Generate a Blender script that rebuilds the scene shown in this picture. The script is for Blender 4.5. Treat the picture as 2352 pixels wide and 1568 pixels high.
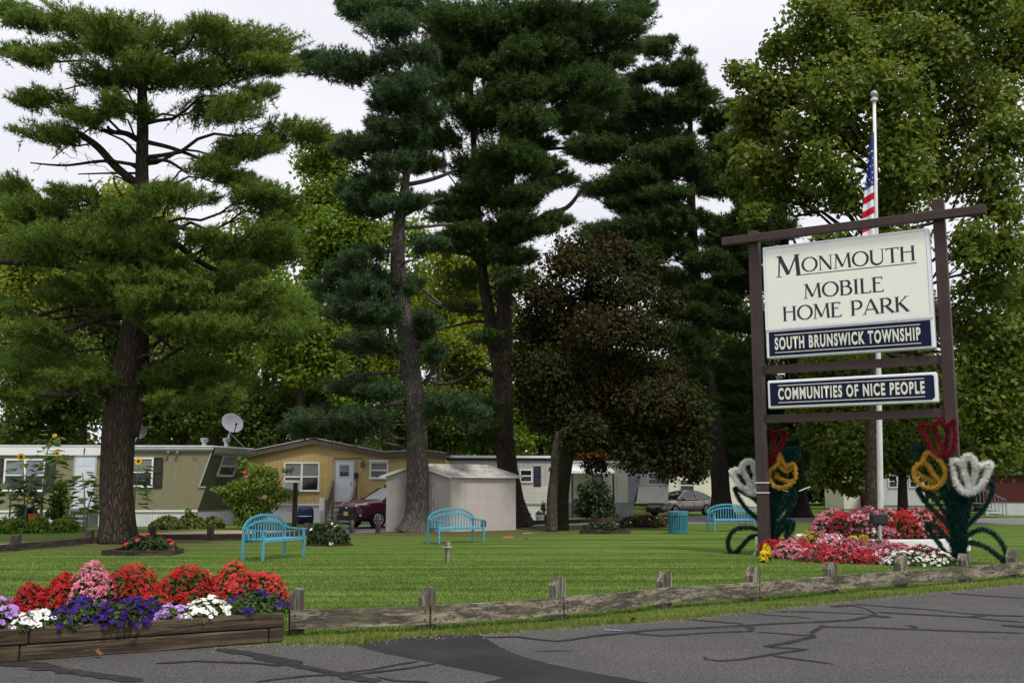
import bpy, math, random
import numpy as np
from mathutils import Vector, Matrix

S = bpy.context.scene
for o in list(bpy.data.objects):
    bpy.data.objects.remove(o)

# ------------------------------------------------------------------ camera
FPX, CX, CY, HZ = 2352.0, 1176.0, 784.0, 1120.0     # measured on the photograph (2352 px wide)
CAM_H = 1.6
PITCH = math.atan((HZ - CY) / FPX)
cam = bpy.data.cameras.new('camera')
cam.sensor_fit = 'HORIZONTAL'; cam.sensor_width = 36.0; cam.lens = 36.0
cam.clip_start = 0.1; cam.clip_end = 3000
camo = bpy.data.objects.new('camera', cam)
S.collection.objects.link(camo)
camo.location = (0, 0, CAM_H)
camo.rotation_euler = (math.radians(90) + PITCH, 0, 0)
S.camera = camo

# ------------------------------------------------------------------ sky, sun, exposure
SUN_EL, SUN_AZ = math.radians(59), math.radians(148)   # azimuth clockwise from +Y
w = bpy.data.worlds.new('World'); S.world = w; w.use_nodes = True
nt = w.node_tree; nt.nodes.clear()
def N(t, **k):
    n = nt.nodes.new(t)
    for a, b in k.items(): setattr(n, a, b)
    return n
out = N('ShaderNodeOutputWorld'); bg = N('ShaderNodeBackground')
sky = N('ShaderNodeTexSky'); sky.sky_type = 'NISHITA'; sky.sun_disc = False
sky.sun_elevation = SUN_EL; sky.sun_rotation = SUN_AZ
tc = N('ShaderNodeTexCoord'); sep = N('ShaderNodeSeparateXYZ')
nt.links.new(tc.outputs['Generated'], sep.inputs[0])
# CIE overcast: brighter towards the zenith
p3 = N('ShaderNodeMath', operation='POWER'); p3.inputs[1].default_value = 2.6
ov = N('ShaderNodeMath', operation='MULTIPLY_ADD'); ov.inputs[1].default_value = 4.5; ov.inputs[2].default_value = 9.7; ov.use_clamp = False
mx = N('ShaderNodeMath', operation='MAXIMUM'); mx.inputs[1].default_value = 0.0
nt.links.new(sep.outputs['Z'], mx.inputs[0]); nt.links.new(mx.outputs[0], p3.inputs[0]); nt.links.new(p3.outputs[0], ov.inputs[0])
noi = N('ShaderNodeTexNoise'); noi.inputs['Scale'].default_value = 3.2; noi.inputs['Detail'].default_value = 5
mp = N('ShaderNodeMapping'); mp.inputs['Scale'].default_value = (1, 1, 3.0)
nt.links.new(tc.outputs['Generated'], mp.inputs[0]); nt.links.new(mp.outputs[0], noi.inputs['Vector'])
ramp = N('ShaderNodeValToRGB')
ramp.color_ramp.elements[0].position = 0.36; ramp.color_ramp.elements[0].color = (0.92, 0.92, 0.985, 1)
ramp.color_ramp.elements[1].position = 0.62; ramp.color_ramp.elements[1].color = (1.02, 1.01, 1.06, 1)
nt.links.new(noi.outputs['Fac'], ramp.inputs[0])
mul = N('ShaderNodeVectorMath', operation='SCALE')
nt.links.new(ramp.outputs[0], mul.inputs[0]); nt.links.new(ov.outputs[0], mul.inputs['Scale'])
mix = N('ShaderNodeMix', data_type='RGBA'); mix.inputs[0].default_value = 0.93
nt.links.new(sky.outputs[0], mix.inputs[6]); nt.links.new(mul.outputs[0], mix.inputs[7])
nt.links.new(mix.outputs[2], bg.inputs['Color']); bg.inputs['Strength'].default_value = 0.1
nt.links.new(bg.outputs[0], out.inputs[0])

sl = bpy.data.lights.new('sun', 'SUN'); sl.energy = 3.0; sl.angle = math.radians(8); sl.color = (1.0, 0.95, 0.86)
so = bpy.data.objects.new('sun', sl); S.collection.objects.link(so)
sd = Vector((math.sin(SUN_AZ) * math.cos(SUN_EL), math.cos(SUN_AZ) * math.cos(SUN_EL), math.sin(SUN_EL)))
so.rotation_euler = (-sd).to_track_quat('-Z', 'Y').to_euler()
so.location = (0, -20, 40)

S.view_settings.view_transform = 'Standard'; S.view_settings.look = 'None'
S.view_settings.exposure = 0.0; S.view_settings.gamma = 1.0
S.render.engine = 'CYCLES'

# ------------------------------------------------------------------ pixel -> place
cp, sp = math.cos(PITCH), math.sin(PITCH)
def ray(u, v):
    a, b = (u - CX) / FPX, (CY - v) / FPX
    return Vector((a, cp - b * sp, sp + b * cp))
def G(u, v, z=0.0):                       # where the ray meets the height z
    d = ray(u, v); t = (z - CAM_H) / d.z
    return Vector((0, 0, CAM_H)) + d * t
def AT(u, v, Y):                          # the point on the ray at distance Y
    d = ray(u, v); return Vector((0, 0, CAM_H)) + d * (Y / d.y)
def M_PX(Y): return Y / FPX

# ------------------------------------------------------------------ materials
MATS = {}
def lin(c):                               # sRGB 0-255 to linear
    r = []
    for x in c:
        x /= 255.0
        r.append(x / 12.92 if x <= 0.04045 else ((x + 0.055) / 1.055) ** 2.4)
    return tuple(r)
class NB:
    def __init__(s, name):
        s.m = bpy.data.materials.new(name); s.m.use_nodes = True
        s.t = s.m.node_tree; s.t.nodes.clear()
        s.out = s.n('ShaderNodeOutputMaterial'); s.b = s.n('ShaderNodeBsdfPrincipled')
        s.l(s.b.outputs[0], s.out.inputs[0]); s._tc = None
    def n(s, t, **k):
        x = s.t.nodes.new(t)
        for a, b in k.items(): setattr(x, a, b)
        return x
    def l(s, a, b): s.t.links.new(a, b)
    def coord(s, kind='Object', scale=(1, 1, 1), rot=(0, 0, 0)):
        t = s.n('ShaderNodeTexCoord'); m = s.n('ShaderNodeMapping')
        m.inputs['Scale'].default_value = scale; m.inputs['Rotation'].default_value = rot
        s.l(t.outputs[kind], m.inputs[0]); return m.outputs[0]
    def noise(s, sc, det=4, co=None, rough=0.6, dist=0.0):
        x = s.n('ShaderNodeTexNoise'); x.inputs['Scale'].default_value = sc; x.inputs['Detail'].default_value = det
        x.inputs['Roughness'].default_value = rough; x.inputs['Distortion'].default_value = dist
        if co is not None: s.l(co, x.inputs['Vector'])
        return x.outputs['Fac']
    def ramp(s, f, stops):
        r = s.n('ShaderNodeValToRGB'); e = r.color_ramp.elements
        while len(e) < len(stops): e.new(0.5)
        for i, (p, c) in enumerate(stops):
            e[i].position = p; e[i].color = tuple(c) + (1,) if len(c) == 3 else c
        s.l(f, r.inputs[0]); return r.outputs[0]
    def mix(s, f, a, b, mode='MIX'):
        x = s.n('ShaderNodeMix', data_type='RGBA', blend_type=mode)
        for inp, v in ((x.inputs[0], f), (x.inputs[6], a), (x.inputs[7], b)):
            if hasattr(v, 'is_output'): s.l(v, inp)
            elif isinstance(v, (int, float)): inp.default_value = v
            else: inp.default_value = tuple(v) + (1,)
        return x.outputs[2]
    def math(s, op, a, b=0.0):
        x = s.n('ShaderNodeMath', operation=op)
        for inp, v in ((x.inputs[0], a), (x.inputs[1], b)):
            if hasattr(v, 'is_output'): s.l(v, inp)
            else: inp.default_value = v
        return x.outputs[0]
    def bump(s, h, st=0.3, d=0.02):
        b = s.n('ShaderNodeBump'); b.inputs['Strength'].default_value = st; b.inputs['Distance'].default_value = d
        s.l(h, b.inputs['Height']); s.l(b.outputs[0], s.b.inputs['Normal'])
    def col(s, c):
        if hasattr(c, 'is_output'): s.l(c, s.b.inputs['Base Color'])
        else: s.b.inputs['Base Color'].default_value = tuple(c) + (1,)
    def set(s, rough=0.6, metal=0.0, spec=0.4):
        s.b.inputs['Roughness'].default_value = rough; s.b.inputs['Metallic'].default_value = metal
        s.b.inputs['Specular IOR Level'].default_value = spec
        MATS[s.m.name] = s.m; return s.m

def m_paint(name, c, rough=0.55, var=0.12, sc=6.0, metal=0.0, spec=0.4, streak=0.0, bump=0.0):
    """painted or plain surface, a little uneven, with optional vertical dirt streaks"""
    k = NB(name); co = k.coord('Object')
    dark = tuple(x * (1 - var) for x in c); light = tuple(min(1, x * (1 + var)) for x in c)
    cc = k.ramp(k.noise(sc, 5, co), [(0.3, dark), (0.7, light)])
    if streak:
        cs = k.coord('Object', (9, 9, 0.5))
        f = k.ramp(k.noise(1.0, 6, cs, 0.7), [(0.45, (0, 0, 0)), (0.75, (1, 1, 1))])
        cc = k.mix(k.math('MULTIPLY', f, streak), cc, tuple(x * 0.35 for x in c))
    k.col(cc)
    if bump: k.bump(k.noise(40, 4, co), bump, 0.01)
    return k.set(rough, metal, spec)

def m_grooved(name, c, pitch, horiz=False, var=0.08, streak=0.0, depth=0.02, dark=0.30):
    """siding: grooves every `pitch` metres along local x (or up z), drawn as real bump and a dark joint"""
    k = NB(name); co = k.coord('Object')
    sx = k.n('ShaderNodeSeparateXYZ'); k.l(co, sx.inputs[0])
    src = sx.outputs['Z'] if horiz else sx.outputs['X']
    fr = k.math('FRACT', k.math('DIVIDE', src, pitch))
    cc = k.ramp(k.noise(2.5, 6, co), [(0.3, tuple(x * (1 - var) for x in c)), (0.7, tuple(min(1, x * (1 + var)) for x in c))])
    if streak:
        cs = k.coord('Object', (5, 5, 0.35))
        f = k.ramp(k.noise(1.0, 6, cs, 0.7), [(0.45, (0, 0, 0)), (0.8, (1, 1, 1))])
        cc = k.mix(k.math('MULTIPLY', f, streak), cc, tuple(x * 0.4 for x in c))
    groove = k.ramp(fr, [(0.0, (0, 0, 0)), (0.09, (1, 1, 1))]) if not horiz else k.ramp(fr, [(0.0, (0, 0, 0)), (0.16, (0.85, 0.85, 0.85)), (1.0, (1, 1, 1))])
    cc = k.mix(k.ramp(fr, [(0.0, (dark, dark, dark)), (0.1, (0, 0, 0))]), cc, tuple(x * 0.45 for x in c))
    k.col(cc); k.bump(groove, 0.7, depth)
    return k.set(0.6, 0, 0.3)

def m_wood(name, c, dark, axis='X', scale=3.0, rough=0.85, stain=0.8):
    k = NB(name)
    sc = {'X': (0.5, 6, 9), 'Y': (6, 0.5, 9), 'Z': (7, 7, 0.5)}[axis]; ss = {'X': (0.28, 2, 6.5), 'Y': (2, 0.28, 6.5), 'Z': (6, 6, 0.7)}[axis]
    co = k.coord('Object', sc); c2 = k.coord('Object'); c3 = k.coord('Object', ss)
    g = k.noise(scale, 9, co, 0.75, 0.8)
    cc = k.ramp(g, [(0.40, tuple(x * 0.22 for x in c)), (0.47, tuple(x * 0.7 for x in c)), (0.56, c), (0.68, tuple(min(1, x * 1.3) for x in c))])
    st = k.ramp(k.noise(1.5, 7, c3, 0.75), [(0.46, (1, 1, 1)), (0.57, (0, 0, 0))])
    cc = k.mix(k.math('MULTIPLY', st, stain), cc, dark)
    gg = k.ramp(k.noise(2.3, 3, c2), [(0.5, (0, 0, 0)), (0.75, (1, 1, 1))])
    cc = k.mix(k.math('MULTIPLY', gg, 0.3), cc, (c[0] * 0.7, c[1] * 0.85, c[2] * 0.5))
    k.col(cc); k.bump(g, 0.8, 0.015)
    return k.set(rough, 0, 0.2)

def m_bark(name, c, dark, sc=1.0, moss=0.0):
    k = NB(name); co = k.coord('Object', (11 * sc, 11 * sc, 1.5 * sc)); c2 = k.coord('Object')
    v = k.n('ShaderNodeTexVoronoi', feature='DISTANCE_TO_EDGE'); v.inputs['Scale'].default_value = 1.6
    nz = k.n('ShaderNodeTexNoise'); nz.inputs['Scale'].default_value = 2.0; nz.inputs['Detail'].default_value = 5
    k.l(co, nz.inputs['Vector'])
    add = k.mix(0.35, co, nz.outputs['Color'], 'ADD')
    k.l(add, v.inputs['Vector'])
    f = k.ramp(v.outputs['Distance'], [(0.0, (0, 0, 0)), (0.22, (1, 1, 1))])
    cc = k.mix(f, tuple(.6 * p + .4 * q for p, q in zip(dark, c)), k.ramp(k.noise(3.0, 6, c2), [(0.3, tuple(x * 0.72 for x in c)), (0.7, tuple(x * 1.25 for x in c))]))
    if moss:
        mf = k.ramp(k.noise(1.1, 4, c2), [(0.5, (0, 0, 0)), (0.7, (1, 1, 1))])
        cc = k.mix(k.math('MULTIPLY', mf, moss), cc, (0.07, 0.08, 0.04))
    k.col(cc); k.bump(f, 1.0, 0.05)
    return k.set(0.95, 0, 0.1)

def m_leaf(name, cols, trans=0.3, nsc=0.5, rough=0.55, spec=0.25, isl=0.38):
    """foliage: every leaf its own shade of the palette, drifting slowly through the crown"""
    k = NB(name); co = k.coord('Object')
    g = k.n('ShaderNodeNewGeometry')
    f = k.math('ADD', k.math('MULTIPLY', g.outputs['Random Per Island'], isl), k.math('MULTIPLY', k.noise(nsc, 5, co, 0.7), 1.05 - isl))
    n = len(cols)
    cc = k.ramp(f, [(0.22 + 0.6 * i / max(1, n - 1), c) for i, c in enumerate(cols)])
    k.col(cc)
    m = k.set(rough, 0, spec)
    if trans:
        tb = k.n('ShaderNodeBsdfTranslucent'); ms = k.n('ShaderNodeMixShader'); ms.inputs[0].default_value = trans
        k.l(k.mix(0.5, cc, (1.0, 1.0, 0.35), 'MULTIPLY'), tb.inputs['Color'])
        k.l(k.b.outputs[0], ms.inputs[1]); k.l(tb.outputs[0], ms.inputs[2]); k.l(ms.outputs[0], k.out.inputs[0])
    return m

# ------------------------------------------------------------------ mesh building
class MB:
    def __init__(s): s.v = []; s.f = []
    def add(s, vs, fs):
        n = len(s.v); s.v += [tuple(p) for p in vs]; s.f += [tuple(i + n for i in q) for q in fs]; return s
    def box(s, x0, x1, y0, y1, z0, z1):
        return s.add([(x0, y0, z0), (x1, y0, z0), (x1, y1, z0), (x0, y1, z0), (x0, y0, z1), (x1, y0, z1), (x1, y1, z1), (x0, y1, z1)],
                     [(0, 3, 2, 1), (4, 5, 6, 7), (0, 1, 5, 4), (1, 2, 6, 5), (2, 3, 7, 6), (3, 0, 4, 7)])
    def bbox(s, x0, x1, y0, y1, z0, z1, b=0.01):          # box with chamfered edges
        c = Vector(((x0 + x1) / 2, (y0 + y1) / 2, (z0 + z1) / 2)); h = Vector((abs(x1 - x0) / 2, abs(y1 - y0) / 2, abs(z1 - z0) / 2))
        b = min(b, h.x * 0.45, h.y * 0.45, h.z * 0.45); vs = []; idx = {}
        for sx in (-1, 1):
            for sy in (-1, 1):
                for sz in (-1, 1):
                    for ax in range(3):
                        p = [sx * (h.x - b), sy * (h.y - b), sz * (h.z - b)]; p[ax] = (sx, sy, sz)[ax] * h[ax]
                        idx[(sx, sy, sz, ax)] = len(vs); vs.append(c + Vector(p))
        fs = []
        for ax in range(3):
            o1, o2 = [i for i in range(3) if i != ax]
            for sg in (-1, 1):
                q = []
                for a1, a2 in ((-1, -1), (1, -1), (1, 1), (-1, 1)):
                    k = [0, 0, 0]; k[ax] = sg; k[o1] = a1; k[o2] = a2; q.append(idx[(k[0], k[1], k[2], ax)])
                fs.append(q)
            for s1 in (-1, 1):
                for s2 in (-1, 1):
                    q = []
                    for a, axx in ((-1, o1), (1, o1), (1, o2), (-1, o2)):
                        k = [0, 0, 0]; k[ax] = a; k[o1] = s1; k[o2] = s2; q.append(idx[(k[0], k[1], k[2], axx)])
                    fs.append(q)
        for sx in (-1, 1):
            for sy in (-1, 1):
                for sz in (-1, 1): fs.append([idx[(sx, sy, sz, a)] for a in range(3)])
        return s.add(vs, fs)
    def bar(s, a, b, w, h=None, up=(0, 0, 1)):            # rectangular bar from a to b
        a, b = Vector(a), Vector(b); h = h or w; d = (b - a).normalized(); u = Vector(up)
        if abs(d.dot(u)) > 0.95: u = Vector((1, 0, 0))
        r = d.cross(u).normalized(); u = r.cross(d).normalized()
        vs = [p + r * (i * w / 2) + u * (j * h / 2) for p in (a, b) for i, j in ((-1, -1), (1, -1), (1, 1), (-1, 1))]
        return s.add(vs, [(0, 1, 2, 3), (7, 6, 5, 4), (0, 4, 5, 1), (1, 5, 6, 2), (2, 6, 7, 3), (3, 7, 4, 0)])
    def tube(s, pts, rad, n=8, cap=True, closed=False):
        pts = [Vector(p) for p in pts]; m = len(pts)
        if not hasattr(rad, '__len__'): rad = [rad] * m
        vs = []; prev = None
        for i, p in enumerate(pts):
            if closed: d = pts[(i + 1) % m] - pts[i - 1]
            else: d = pts[min(i + 1, m - 1)] - pts[max(i - 1, 0)]
            d = d.normalized() if d.length > 1e-9 else Vector((0, 0, 1))
            if prev is None:
                r = d.orthogonal().normalized()
            else:
                r = prev - d * prev.dot(d); r = r.normalized() if r.length > 1e-6 else d.orthogonal().normalized()
            prev = r; q = d.cross(r)
            for k in range(n):
                a = 2 * math.pi * k / n; vs.append(p + (r * math.cos(a) + q * math.sin(a)) * rad[i])
        fs = []
        for i in range(m if closed else m - 1):
            j = (i + 1) % m
            for k in range(n): fs.append((i * n + k, i * n + (k + 1) % n, j * n + (k + 1) % n, j * n + k))
        if cap and not closed: fs += [tuple(range(n - 1, -1, -1)), tuple((m - 1) * n + k for k in range(n))]
        return s.add(vs, fs)
    def lathe(s, prof, c=(0, 0, 0), n=24, M=None):        # prof: (radius, z)
        vs = []; fs = []; c = Vector(c)
        for r, z in prof:
            for k in range(n):
                a = 2 * math.pi * k / n; p = Vector((r * math.cos(a), r * math.sin(a), z))
                vs.append((M @ p if M else p) + c)
        for i in range(len(prof) - 1):
            for k in range(n): fs.append((i * n + k, i * n + (k + 1) % n, (i + 1) * n + (k + 1) % n, (i + 1) * n + k))
        return s.add(vs, fs)
    def prism(s, poly, d0, d1, axis='z'):                 # polygon pushed along an axis
        n = len(poly)
        def P(p, d): return {'z': (p[0], p[1], d), 'y': (p[0], d, p[1]), 'x': (d, p[0], p[1])}[axis]
        return s.add([P(p, d0) for p in poly] + [P(p, d1) for p in poly],
                     [tuple(range(n)), tuple(range(2 * n - 1, n - 1, -1))] + [(i, i + n, (i + 1) % n + n, (i + 1) % n) for i in range(n)])
    def build(s, name, mat, parent=None, smooth=False, world=False):
        me = bpy.data.meshes.new(name); v = s.v
        if world and parent is not None:
            inv = XF[parent].inverted(); v = [inv @ Vector(p) for p in v]
        me.from_pydata(v, [], s.f)
        import bmesh
        bm = bmesh.new(); bm.from_mesh(me); bmesh.ops.recalc_face_normals(bm, faces=bm.faces); bm.to_mesh(me); bm.free()
        return link(name, me, mat, parent, smooth)
XF = {}
def link(name, me, mat, parent=None, smooth=False):
    o = bpy.data.objects.new(name, me); S.collection.objects.link(o)
    if mat is not None: me.materials.append(MATS[mat] if isinstance(mat, str) else mat)
    if smooth is True: me.polygons.foreach_set('use_smooth', [True] * len(me.polygons))
    elif smooth:
        me.polygons.foreach_set('use_smooth', [True] * len(me.polygons)); me.set_sharp_from_angle(angle=math.radians(smooth))
    if parent is not None: o.parent = parent
    XF[o] = XF[parent] if parent in XF else Matrix.Identity(4)
    return o
def np_mesh(name, V, k, mat, parent=None, origin=None):
    """V: (n*k,3) array, each k vertices one face"""
    V = np.asarray(V, dtype=np.float32)
    if origin is not None: V = V - np.array(origin, dtype=np.float32)
    n = len(V) // k; me = bpy.data.meshes.new(name)
    me.vertices.add(n * k); me.vertices.foreach_set('co', V.ravel())
    me.loops.add(n * k); me.loops.foreach_set('vertex_index', np.arange(n * k, dtype=np.int32))
    me.polygons.add(n); me.polygons.foreach_set('loop_start', np.arange(0, n * k, k, dtype=np.int32))
    try: me.polygons.foreach_set('loop_total', np.full(n, k, dtype=np.int32))
    except Exception: pass
    me.update(); me.validate()
    return link(name, me, mat, parent)
def thing(name, label, cat, loc=(0, 0, 0), rz=0.0, group=None):
    o = bpy.data.objects.new(name, None); S.collection.objects.link(o); o.empty_display_size = 0.2
    o.location = loc; o.rotation_euler = (0, 0, rz)
    XF[o] = Matrix.Translation(Vector(loc)) @ Matrix.Rotation(rz, 4, 'Z')
    return tag(o, label, cat, group)
def tag(o, label, cat, group=None):
    o['label'] = label; o['category'] = cat
    if group: o['group'] = group
    return o
def struct(o): o['kind'] = 'structure'; return o
def copy_tree(o, parent=None):
    c = o.copy(); S.collection.objects.link(c)
    if parent is not None: c.parent = parent
    for ch in list(o.children): copy_tree(ch, c)
    return c
class Wall:
    """a vertical plane from A to B; local x runs along it, local y into it"""
    def __init__(s, A, B):
        s.A = Vector((A[0], A[1], 0)); B = Vector((B[0], B[1], 0)); d = B - s.A
        s.L = d.length; s.e = d.normalized(); s.rz = math.atan2(d.y, d.x); s.n = Vector((-s.e.y, s.e.x, 0))
    def hit(s, u, v, off=0.0):
        d = ray(u, v); o = Vector((0, 0, CAM_H)); P0 = s.A + s.n * off
        t = (P0 - o).dot(s.n) / d.dot(s.n); p = o + d * t
        return (p - s.A).dot(s.e), p.z
    def rect(s, u0, v0, u1, v1, off=0.0):
        vm, um = (v0 + v1) / 2, (u0 + u1) / 2
        return s.hit(u0, vm, off)[0], s.hit(u1, vm, off)[0], s.hit(um, v1, off)[1], s.hit(um, v0, off)[1]
rng = np.random.default_rng(7)
random.seed(7)
# ------------------------------------------------------------------ palette
m_paint('white_paint', (0.74, 0.75, 0.76), 0.5, 0.06, 5, streak=0.25)
m_paint('clean_white', (0.78, 0.79, 0.80), 0.45, 0.04, 5, streak=0.12)
m_paint('grey_trim', (0.40, 0.42, 0.43), 0.5, 0.1, 5, streak=0.3)
m_paint('olive_trim', (0.20, 0.205, 0.15), 0.55, 0.1, 5, streak=0.3)
m_paint('brown_trim', (0.105, 0.078, 0.058), 0.6, 0.15, 5, streak=0.3)
m_paint('navy_trim', (0.012, 0.017, 0.05), 0.5, 0.1, 5)
m_paint('shutter_black', (0.016, 0.017, 0.022), 0.5, 0.1, 5)
m_paint('cream_wall', (0.72, 0.69, 0.57), 0.6, 0.06, 3, streak=0.35)
m_paint('door_white', (0.62, 0.66, 0.72), 0.45, 0.03, 3, streak=0.1)
m_paint('curtain', (0.20, 0.205, 0.20), 0.9, 0.15, 8)
m_paint('blind', (0.20, 0.205, 0.19), 0.9, 0.1, 8)
m_paint('blind_light', (0.20, 0.235, 0.27), 0.9, 0.1, 8)
m_paint('galvanised', (0.46, 0.48, 0.50), 0.35, 0.15, 9, metal=0.75)
m_paint('dish_grey', (0.38, 0.37, 0.41), 0.45, 0.05, 4)
m_paint('dark_metal', (0.02, 0.021, 0.023), 0.45, 0.15, 8)
m_paint('rail_metal', (0.16, 0.165, 0.17), 0.45, 0.15, 8, metal=0.4)
m_paint('blue_plastic', (0.012, 0.04, 0.22), 0.4, 0.12, 4)
m_paint('blue_tarp', (0.008, 0.022, 0.09), 0.4, 0.3, 5)
m_paint('orange_plastic', (0.55, 0.16, 0.01), 0.45, 0.1, 4)
m_paint('red_plastic', (0.55, 0.07, 0.04), 0.45, 0.1, 4)
m_paint('bench_blue', (0.072, 0.285, 0.385), 0.45, 0.2, 9, streak=0.5)
m_paint('can_teal', (0.035, 0.20, 0.25), 0.4, 0.14, 7, streak=0.3)
m_paint('can_dark', (0.012, 0.05, 0.065), 0.6, 0.1, 7)
m_paint('sign_brown', (0.058, 0.040, 0.037), 0.6, 0.15, 3, streak=0.35, spec=0.2)
m_paint('sign_white', (0.80, 0.80, 0.84), 0.35, 0.04, 3, streak=0.18)
m_paint('sign_cream', (0.86, 0.86, 0.78), 0.4, 0.03, 1.2, streak=0.05)
m_paint('sign_navy', (0.007, 0.011, 0.040), 0.6, 0.25, 2.5, spec=0.15)
m_paint('sign_ink', (0.013, 0.024, 0.034), 0.5, 0.25, 14)
m_paint('sign_letter', (0.72, 0.73, 0.60), 0.45, 0.06, 10)
m_paint('pole_white', (0.62, 0.63, 0.62), 0.4, 0.08, 3, streak=0.4)
m_paint('ball_grey', (0.30, 0.32, 0.34), 0.4, 0.1, 3, metal=0.3)
m_paint('concrete', (0.36, 0.35, 0.33), 0.9, 0.12, 4, bump=0.3, streak=0.15)
m_paint('pale_block', (0.62, 0.62, 0.62), 0.85, 0.06, 4, bump=0.2, streak=0.2)
m_paint('soil', (0.035, 0.024, 0.017), 1.0, 0.4, 12, bump=1.0, spec=0.05)
m_paint('pot_red', (0.30, 0.06, 0.04), 0.7, 0.1, 4)
m_paint('brick_red', (0.085, 0.018, 0.015), 0.85, 0.2, 10)
m_paint('rust', (0.10, 0.05, 0.03), 0.8, 0.3, 20)
m_grooved('olive_siding', (0.225, 0.212, 0.128), 0.30, streak=0.14, depth=0.006, dark=0.12)
m_grooved('olive_shaded_siding', (0.085, 0.088, 0.055), 0.16, horiz=True, streak=0.2)  # darker olive end siding, the shade by the bush also put into its colour
m_grooved('yellow_siding', (0.53, 0.385, 0.165), 0.20, streak=0.22)
m_grooved('white_skirt', (0.64, 0.65, 0.68), 0.12, streak=0.3)
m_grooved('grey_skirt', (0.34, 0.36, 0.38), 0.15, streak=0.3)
m_grooved('pale_siding', (0.47, 0.45, 0.42), 0.22, streak=0.35)
m_grooved('pale_lap', (0.62, 0.60, 0.55), 0.14, horiz=True, streak=0.3)
m_grooved('shed_siding', (0.44, 0.40, 0.375), 0.61, streak=0.2, depth=0.003, dark=0.10)
m_grooved('shed_gable_shaded', (0.36, 0.33, 0.315), 0.24, streak=0.2, depth=0.003, dark=0.08)  # shed siding toned down: the gable's side away from the light, painted in
m_wood('fence_wood', (0.31, 0.27, 0.21), (0.035, 0.030, 0.026), 'X')
m_wood('post_wood', (0.29, 0.26, 0.21), (0.035, 0.031, 0.027), 'Z')
m_wood('timber_wood', (0.125, 0.092, 0.058), (0.028, 0.022, 0.017), 'X', stain=0.85)
m_wood('dark_timber', (0.085, 0.066, 0.05), (0.022, 0.018, 0.015), 'X')
m_wood('dark_post', (0.11, 0.09, 0.07), (0.025, 0.02, 0.017), 'Z')
m_wood('stair_wood', (0.22, 0.19, 0.15), (0.06, 0.05, 0.04), 'Z')
k = NB('shed_shingle'); co = k.coord('Object')
k.col(k.mix(k.ramp(k.noise(3.5, 6, co), [(0.45, (0, 0, 0)), (0.7, (1, 1, 1))]), (0.42, 0.40, 0.37), (0.20, 0.18, 0.14))); k.bump(k.noise(30, 4, co), 0.5, 0.01); k.set(0.9, 0, 0.1)
k = NB('glass'); k.col((0.012, 0.014, 0.016)); k.set(0.06, 0, 0.6)
k = NB('car_glass'); k.col((0.015, 0.02, 0.02)); k.set(0.03, 0, 1.0)
k = NB('car_maroon'); k.col((0.075, 0.004, 0.012)); k.b.inputs['Coat Weight'].default_value = 0.45; k.b.inputs['Coat Roughness'].default_value = 0.04; k.set(0.4, 0.2, 0.3)
k = NB('car_taupe'); k.col((0.36, 0.29, 0.27)); k.b.inputs['Coat Weight'].default_value = 0.8; k.b.inputs['Coat Roughness'].default_value = 0.05; k.set(0.35, 0.55, 0.5)
k = NB('chrome'); k.col((0.7, 0.7, 0.72)); k.set(0.12, 1.0, 0.5)
k = NB('lamp_glass'); k.col((0.75, 0.78, 0.80)); k.set(0.08, 0.3, 0.8)
k = NB('rubber'); k.col((0.012, 0.012, 0.013)); k.set(0.8, 0, 0.2)
m_paint('plate_yellow', (0.58, 0.50, 0.14), 0.5, 0.2, 20)
k = NB('flag_red'); k.col((0.46, 0.012, 0.028)); k.set(0.8, 0, 0.1)
k = NB('flag_white'); k.col((0.72, 0.72, 0.74)); k.set(0.8, 0, 0.1)
k = NB('flag_blue'); k.col((0.03, 0.055, 0.20)); k.set(0.8, 0, 0.1)
for nm, c in (('tinsel_red', (0.20, 0.005, 0.016)), ('tinsel_gold', (0.55, 0.33, 0.035)), ('tinsel_white', (0.82, 0.81, 0.80)), ('tinsel_green', (0.004, 0.045, 0.033))):
    m_leaf(nm, [tuple(x * 0.55 for x in c), c, tuple(min(1, x * 1.4) for x in c)], 0.1, 3.0, 0.4, 0.35)
m_bark('bark_grey', (0.20, 0.178, 0.158), (0.05, 0.043, 0.038), 1.4)
m_bark('bark_brown', (0.085, 0.066, 0.052), (0.018, 0.015, 0.013), 1.0, 0.25)
m_bark('bark_shaded', (0.045, 0.037, 0.031), (0.012, 0.010, 0.009), 1.0, 0.2)  # bark_brown made darker, deep shade on the rear pine trunks in the colour
m_bark('bark_moss', (0.045, 0.040, 0.027), (0.017, 0.015, 0.012), 1.3, 0.6)
m_bark('bark_dead', (0.13, 0.108, 0.09), (0.07, 0.055, 0.045), 1.6)
m_bark('bark_pale', (0.30, 0.28, 0.24), (0.10, 0.09, 0.075), 0.7)
m_leaf('pine_yellowgreen', [(0.062, 0.112, 0.016), (0.125, 0.200, 0.030), (0.195, 0.275, 0.052)], 0.36, 0.45)
m_leaf('pine_bluegreen', [(0.028, 0.062, 0.026), (0.056, 0.105, 0.042), (0.095, 0.155, 0.065)], 0.25, 0.45)
m_leaf('pine_deep', [(0.027, 0.058, 0.014), (0.054, 0.104, 0.023), (0.094, 0.158, 0.036)], 0.25, 0.45)
m_leaf('sycamore_leaf', [(0.055, 0.098, 0.011), (0.100, 0.155, 0.017), (0.160, 0.215, 0.028), (0.23, 0.215, 0.045)], 0.45, 0.35)
m_leaf('copper_leaf', isl=0.30, rough=0.85, spec=0.08, cols=[(0.015, 0.036, 0.008), (0.026, 0.046, 0.010), (0.036, 0.040, 0.013), (0.066, 0.036, 0.018), (0.110, 0.050, 0.026)], trans=0.22, nsc=0.45)
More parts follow.
